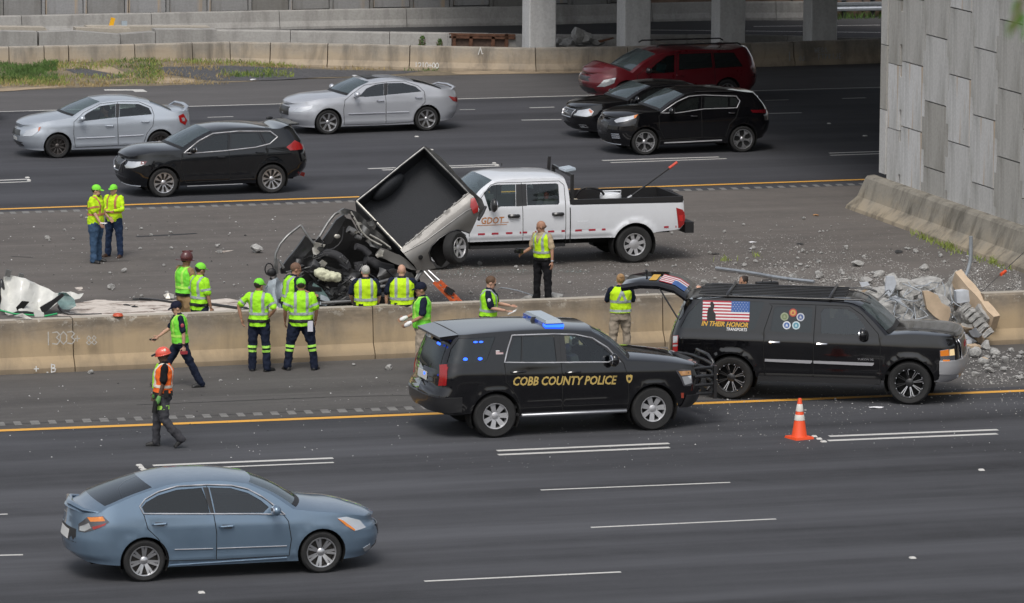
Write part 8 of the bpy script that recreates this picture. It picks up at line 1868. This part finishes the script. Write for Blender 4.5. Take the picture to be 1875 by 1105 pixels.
beam(Rc(1090, 972, -1.3), Rc(1190, 962, -1.3), .25, .10, M['broken_tan'], 'flat tan slab on the shoulder right of the black SUV', 'concrete_slab', jag=.1, seed=11); beam(Rc(1110, 895, -.8), Rc(1165, 930, -.9), .15, .13, M['broken_light'], 'pale narrow slab above the flat tan one', 'concrete_slab', jag=.1, seed=12)
q = crumpled([(1000, 1050), (1020, 1018), (1070, 1005), (1120, 1012), (1165, 1048), (1120, 1058), (1070, 1066)], lambda x, y: -1.75, Rc, .22, 22, .02, 3); tag(q.build('curved_shell', M['tarp'], smooth=40), 'pale curved shell lying on the shoulder in front of the black SUV bumper', 'debris')
rchunk(1235, 912, -1.0, (.22, .2, .16), 33, 'orange-brown broken lump on the right shoulder', mats=[M['brownlitter'], M['broken']]); rchunk(1330, 995, -1.4, (.14, .12, .09), 34, 'dark little lump at the right edge of the shoulder', mats=[M['chipd'], M['broken']]); rchunk(1180, 1015, -1.5, (.22, .2, .14), 35, 'grey lump beside the pale curved shell')
# white torn sheets and metal in the heap's foot
for i, (poly, d_) in enumerate([([(840, 770), (900, 750), (1000, 790), (1060, 830), (1040, 850), (960, 800)], -.6), ([(1010, 760), (1060, 735), (1105, 790), (1080, 810), (1020, 790)], -.6), ([(985, 830), (1030, 820), (1040, 845), (990, 850)], -.7), ([(470, 545), (520, 520), (560, 560), (500, 570)], -.1), ([(270, 430), (330, 430), (345, 455), (290, 460)], 1.0), ([(240, 520), (320, 480), (345, 510), (290, 545)], .9)]):
    q = crumpled(poly, lambda x, y, d_=d_: d_, Rc, .02, 18, .04, i, 6); tag(q.build('torn_sheet', M['broken_light'] if i != 5 else M['broken_tan'], smooth=30), ['long pale torn strip at the foot of the rubble heap', 'crumpled white sheet under the ribbed blocks', 'small white flake above the standing tan block', 'white flake by the bent wires', 'white flake at the far left of the heap', 'tan flake at the far left of the heap'][i], 'debris')
# bent reinforcing wires
rn = random.Random(12); wl = [[(470, 540, -.3), (540, 560, -.5), (600, 610, -.6), (565, 670, -.6), (590, 715, -.6)], [(500, 530, -.2), (560, 545, -.4), (640, 560, -.5), (700, 540, -.4)], [(480, 530, -.2), (570, 590, -.5), (640, 640, -.6), (600, 715, -.6), (700, 690, -.5)], [(600, 720, -.6), (650, 690, -.6), (640, 600, -.5)],
        [(830, 430, .2), (850, 490, -.1), (840, 560, -.2)], [(880, 640, -.5), (930, 690, -.5), (910, 740, -.5)], [(880, 470, 0), (900, 560, -.3), (960, 600, -.4)], [(560, 440, .4), (640, 470, .2), (700, 500, .1), (780, 470, .1)], [(600, 430, .5), (650, 480, .3), (760, 430, .3)], [(780, 690, -.6), (790, 760, -.6), (760, 790, -.6)], [(1150, 930, -1.3), (1250, 955, -1.4), (1375, 965, -1.4)], [(1240, 950, -1.4), (1290, 985, -1.5), (1330, 1010, -1.5)]]
for i in range(22):
    x, y = rn.uniform(480, 900), rn.uniform(420, 720); wl.append([(x, y, rn.uniform(-.55, .1)), (x+rn.uniform(-60, 60), y+rn.uniform(-40, 60), rn.uniform(-.6, 0)), (x+rn.uniform(-90, 90), y+rn.uniform(-20, 90), rn.uniform(-.6, 0))])
for i, l in enumerate(wl): rod('bent_wire', [Rc(*p) for p in l], .011, M['poleg'], 'thin bent reinforcing wire sticking out of the rubble heap', 'wire', .1)['group'] = 'reinforcing wires in the rubble heap'
for i in range(46):
    x = rn.uniform(380, 1120); y = rn.uniform(520, 760) if x < 1000 else rn.uniform(760, 900); me = CHS[i % 8]; o = bpy.data.objects.new('concrete_chunk', me); C.objects.link(o); o.location = Rc(x, y, rn.uniform(-.3, .7)); s_ = rn.uniform(.10, .30); o.scale = (s_, s_*.8, s_*.8); o.rotation_euler = (rn.uniform(0, 3), rn.uniform(0, 3), rn.uniform(0, 3)); tag(o, 'rough lump of broken concrete packed into the rubble heap', 'rubble', 'lumps packed into the rubble heap')
for i, (px, py, s_, t_) in enumerate([(1786, 655, .34, 1), (1803, 640, .30, 0), (1800, 668, .26, 1), (1822, 652, .24, 0), (1812, 683, .22, 0), (1840, 664, .20, 1), (1852, 645, .16, 0), (1788, 690, .18, 0)]):
    chunk(at(px, py), s_, 90+i, 'broken lump spilled onto the shoulder before the barrier end at the right', 'lumps spilled on the shoulder', chunk_mesh(90+i, 3, 2, 'concrete_chunk', mats=[M['broken'], M['broken_tan']] if t_ else None))
# a solid core keeps the heap's pieces resting on something
for i, (x, y, d, s_) in enumerate([(560, 800, .5, (1.6, 1.2, 1.0)), (760, 790, .5, (1.5, 1.2, 1.3)), (960, 830, .3, (1.2, 1.1, 1.1)), (420, 760, .8, (1.2, 1.0, .8))]):
    rchunk(x, y, d, s_, 60+i, ['wide dark base block under the left of the heap', 'wide dark base block under the great boulder', 'wide dark base block under the leaning beam', 'low base block behind the windscreen of the long black SUV'][i], flat=.9)
# ------------------------------------------------------------------ behind the far barrier: stacked barrier pieces, rusty frames, rubble, delineators
Bc = Tracer(0, 0, 3.75, 154.0)
def block(poly_px, d, depth, label, m='grey_concrete'):
    f = Bc.pts([(x, y, d) for x, y in poly_px]); q = MB(); slab(q, f, depth, Vector((0, 1, 0))); return tag(q.build('concrete_segment', M[m]), label, 'concrete segment', 'barrier pieces stacked behind the far barrier')
block([(-60, 345), (255, 345), (255, 222), (-60, 216)], 0, .5, 'leftmost barrier piece of the row behind the far barrier')
block([(270, 330), (825, 330), (825, 240), (500, 215), (270, 225)], 0, .5, 'long low barrier piece behind the far barrier, right of the gap')
block([(830, 330), (1065, 330), (1065, 222), (830, 238)], .3, .5, 'short stained barrier piece with rusty ends in the stack'); block([(1070, 330), (1490, 330), (1490, 205), (1070, 205)], .3, .6, 'pale clean barrier piece at the right end of the stack')
block([(600, 230), (1480, 230), (1440, 185), (600, 182)], 1.2, .5, 'pale barrier piece lying at the back of the stack', 'bartop'); block([(-60, 240), (330, 215), (310, 190), (-60, 186)], 1.2, .5, 'pale barrier piece at the back left of the stack', 'bartop'); block([(520, 240), (900, 250), (900, 200), (520, 192)], .9, .4, 'narrow pale barrier piece in the middle of the stack', 'bartop')
M['yellowp'] = mat('yellow_marker', (.80, .42, .01), .5)
q = MB(); q.box(Bc(770, 152, 1.5), (.13, .05, .26), Matrix.Rotation(R(15), 3, 'Y')); q.box(Bc(765, 185, 1.5), (.03, .03, .12)); tag(q.build('marker_post', M['yellowp']), 'small yellow delineator on the stacked barrier pieces', 'marker'); q = MB(); q.box(Bc(853, 165, 1.5), (.17, .05, .18)); tag(q.build('marker_plate', M['lightbar']), 'small pale grey plate beside the yellow delineator', 'marker')
M['rust'] = mat('rusty_steel', (.13, .06, .035), .8, var=.4, vscale=5); M['rustp'] = mat('brown_form_panel', (.10, .065, .05), .85, var=.3)
F2 = Tracer(500, 0, 2.763, 150.2); o = empty('form_panel_stack', F2(1050, 232, 0), 'rusty brown framed form panels stacked behind the far barrier', 'form panels')
def fp(q, name, m): ob = q.build(name, m, o); ob.data.transform(Matrix.Translation(-o.location))
q = MB(); slab(q, F2.pts([(915, 260), (1180, 260), (1180, 178), (915, 176)]), .3, Vector((0, 1, 0))); fp(q, 'panel', M['rustp'])
for x in (890, 915, 1000, 1112, 1180): q = MB(); q.bar(F2(x, 262, -.05), F2(x, 172, -.05), .10, .08, up=(0, 1, 0)); fp(q, 'frame_post', M['rust'] if x > 900 else M['grey_concrete'])
for y in (174, 188): q = MB(); q.bar(F2(890, y, -.06), F2(1225, y+6, -.06), .06, .07); fp(q, 'frame_rail', M['rust'])
q = MB(); slab(q, F2.pts([(1185, 262), (1228, 262), (1228, 182), (1185, 180)]), .3, Vector((0, 1, 0))); tag(q.build('concrete_segment', M['grey_concrete']), 'grey block at the right end of the rusty form panels', 'concrete segment')
F3 = Tracer(930, 0, 6.25, 150.5)
for i, (x, y, s_) in enumerate([(600, 500, .55), (700, 480, .6), (790, 470, .7), (880, 470, .6), (960, 480, .6), (1040, 500, .5), (660, 520, .4), (840, 510, .6)]):
    chunk(F3(x, y+30, rn.uniform(0, .6)), s_, 70+i, 'lump of rubble heaped behind the far barrier between the first two columns', 'rubble heaped between the columns')
q = MB(); slab(q, F3.pts([(740, 455), (775, 450), (860, 515), (800, 520)]), .15, Vector((0, 1, 0))); tag(q.build('concrete_slab', M['column']), 'pale flat slab on the rubble between the first two columns', 'rubble'); q = MB(); slab(q, F3.pts([(1040, 470), (1210, 432), (1220, 442), (1060, 490)]), .12, Vector((0, 1, 0))); tag(q.build('plank', M['rust']), 'rusty brown plank sticking out of the rubble between the columns', 'plank')
# ------------------------------------------------------------------ verge: gravel, bare soil, grass and weeds
M['gravel'] = mat('dark_gravel', (.085, .085, .09), .95, var=.45, vscale=14, bump=1, bscale=30); M['soil'] = mat('pale_soil', (.36, .28, .19), .95, var=.25, vscale=2.5); M['straw'] = mat('dry_grass_ground', (.19, .155, .105), .95, var=.35, vscale=3)
def ground_patch(poly, name, m, z, wob=.25):
    pts = [tuple(at(px, py).xy) for px, py in poly]; out = []
    for p in resample(pts, .4): n_ = noise.noise_vector(Vector((p[0]*.9, p[1]*.9, z*100)))*wob; out.append((p[0]+n_.x, p[1]+n_.y*.7))
    lat = [(x*.7, y*.7) for x in range(20, 80) for y in range(195, 220) if inside(out, x*.7, y*.7)]; V_, T_ = cdt([out], lat); q = MB(); q.v = [(x, y, z+bankz(Vector((x, y, 0)))) for x, y in V_]; q.f = [t for t in T_ if inside(out, sum(V_[i][0] for i in t)/3, sum(V_[i][1] for i in t)/3)]; q.m = [0]*len(q.f); o = q.build(name, m, fixn=False); return tag(o, kind='structure')
ground_patch([(-400, 134), (0, 127), (200, 123), (430, 119), (600, 121), (900, 130), (1080, 131), (1060, 134), (900, 137), (700, 140), (560, 146), (400, 152), (280, 158), (150, 161), (0, 167), (-400, 178)], 'verge_soil', M['straw'], .006)
ground_patch([(290, 134), (420, 128), (560, 128), (780, 132), (700, 139), (560, 145), (470, 149), (380, 150), (300, 142)], 'verge_gravel', M['gravel'], .012); ground_patch([(115, 138), (150, 135), (240, 146), (210, 149), (150, 144)], 'verge_gravel', M['gravel'], .012)
ground_patch([(130, 131), (210, 134), (250, 147), (215, 152), (190, 143), (125, 137)], 'bare_soil', M['soil'], .010); ground_patch([(280, 146), (365, 149), (360, 153), (280, 155)], 'bare_soil', M['soil'], .016); ground_patch([(-300, 168), (0, 163), (120, 158), (100, 162), (0, 168), (-300, 176)], 'bare_soil', M['soil'], .014)
ground_patch([(830, 132), (1080, 131), (1060, 134.5), (840, 138)], 'bare_soil', M['soil'], .013)
def blades(name, zones, m, seed, hmin=.05, hmax=.14):
    rn = random.Random(seed); q = MB()
    for fn, n in zones:
        for _ in range(n):
            p = fn(rn); h = rn.uniform(hmin, hmax); a = rn.uniform(0, 6.28); w_ = rn.uniform(.006, .016); dx, dy = math.cos(a)*w_, math.sin(a)*w_; lx, ly = rn.uniform(-.6, .6)*h, rn.uniform(-.6, .6)*h; o = len(q.v)
            q.v += [(p.x-dx, p.y-dy, p.z), (p.x+dx, p.y+dy, p.z), (p.x+lx*.4+dx*.7, p.y+ly*.4+dy*.7, p.z+h*.6), (p.x+lx, p.y+ly, p.z+h)]; q.f += [(o, o+1, o+2), (o, o+2, o+3)]; q.m += [0, 0]
    o = q.build(name, m, fixn=False); return tag(o, kind='stuff')
def gz(x0, x1, y0, y1, f=None):
    def fn(r):
        while True:
            px, py = r.uniform(x0, x1), r.uniform(y0, y1)
            p = at(px, py)
            if noise.noise(Vector((p.x*.8, p.y*.8, 3)))+.12 > r.uniform(-.3, .5): return Vector((p.x, p.y, bankz(p)))
    return fn
M['grass'] = mat('green_grass', (.085, .155, .035), .8, var=.4, vscale=1.5); M['drygrass'] = mat('dry_grass', (.34, .26, .12), .9, var=.3, vscale=2); M['yellowgreen'] = mat('yellow_green_grass', (.22, .27, .06), .8, var=.3, vscale=1.5)
blades('grass', [(gz(-60, 105, 119, 153), 9000), (gz(105, 520, 118, 123), 1000), (gz(215, 290, 120, 148), 800), (gz(420, 500, 132, 145), 260), (gz(740, 800, 128, 132), 80)], M['grass'], 1)
blades('green_yellow_grass', [(gz(100, 300, 119, 156), 1700), (gz(300, 560, 119, 128), 1000), (gz(400, 540, 134, 144), 500), (gz(-60, 120, 148, 158), 1300)], M['yellowgreen'], 2)
blades('dry_grass', [(gz(90, 420, 120, 156), 1700), (gz(400, 720, 120, 130), 600), (gz(-60, 200, 150, 160), 900)], M['drygrass'], 3, .04, .14)
def wz(px0, py0, px1, py1, sp):
    def fn(r): t = r.random(); p = at(px0+(px1-px0)*t, py0+(py1-py0)*t); c_ = noise.noise(Vector((t*9, 2, 1))); return Vector((p.x-abs(r.gauss(0, sp))-.05, p.y+r.gauss(0, .2), 0))
    return fn
blades('weeds', [(wz(1690, 432, 1770, 466, .12), 150), (wz(1770, 466, 1850, 492, .10), 70), (lambda r: at(r.gauss(1745, 10), r.gauss(452, 3)), 160), (lambda r: at(r.gauss(1822, 5), r.gauss(480, 2)), 120), (lambda r: at(r.gauss(1330, 8), r.gauss(478, 1.5)), 14), (lambda r: at(r.gauss(1385, 8), r.gauss(470, 1.5)), 14)], M['yellowgreen'], 4, .05, .16)
blades('bank_grass', [(lambda r: Vector((r.uniform(at(1485, 36).x, 70), r.uniform(at(1560, 36).y, at(1560, 28).y+2), -.02)), 5000)], M['grass'], 9, .1, .3)
# two small bushes behind the far barrier, in front of the ramp barrier
def bush(px, py, Y, h, w_, label, n=420, m='grass'):
    base = face_pt(px, py, Y); o = empty('shrub', (base.x, base.y, max(0, base.z-h)), label, 'shrub'); rn = random.Random(int(px)); q = MB()
    for _ in range(n):
        t = rn.random(); r_ = w_*(1-t*.75)*rn.random()**.5; a = rn.uniform(0, 6.28); c0 = Vector((r_*math.cos(a), r_*math.sin(a), h*(.1+.9*t)))
        s_ = rn.uniform(.02, .045); d1 = Vector((rn.gauss(0, 1), rn.gauss(0, 1), rn.gauss(0, 1))).normalized()*s_; d2 = Vector((rn.gauss(0, 1), rn.gauss(0, 1), rn.gauss(0, 1))).normalized()*s_*.6; q.add([c0-d1, c0+d2, c0+d1, c0-d2], [(0, 1, 2, 3)])
    tag(q.build('foliage', M[m], o, fixn=False), kind='stuff'); q = MB()
    for k in range(5): a = k*1.3; q.tube([(0, 0, 0), (.3*w_*math.cos(a), .3*w_*math.sin(a), h*.5), (.5*w_*math.cos(a), .5*w_*math.sin(a), h*.85)], .008, 5)
    q.build('stem', M['rust'], o)
bush(773, 66, 150.6, .7, .22, 'small leafy shrub just left of the rusty form panels'); bush(805, 72, 150.6, .6, .2, 'second small shrub touching the rusty form panels')
# out-of-focus leafy twig hanging close to the camera at the top right
tw2 = empty('leafy_twig', face_pt(1895, -60, 9.0), 'blurred green leafy twig hanging into the top right corner close by', 'branch')
mleaf = mat('soft_green_leaf', (.10, .26, .03), .6); rn = random.Random(3)
q = MB(); q.tube([(0, 0, 0), (-.02, 0, -.05), (-.045, 0, -.12)], .003, 5); q.tube([(0, 0, 0), (.1, 0, .3), (.4, 0, 1.0)], .006, 6); q.build('twig', M['rust'], tw2)
for px, py in ((1868, 38), (1880, 58), (1862, 14), (1852, 52)):
    p = face_pt(px, py, 9.0)-tw2.location; q = MB(); a = rn.uniform(.8, 1.4); d1 = Vector((-math.cos(a)*.021, 0, -math.sin(a)*.021)); d2 = Vector((math.sin(a), .3, -math.cos(a)))*.012
    q.add([p-d1, p-d1*.3+d2, p+d1, p-d1*.3-d2], [(0, 1, 2, 3)]); q.build('leaf', mleaf, tw2, fixn=False)
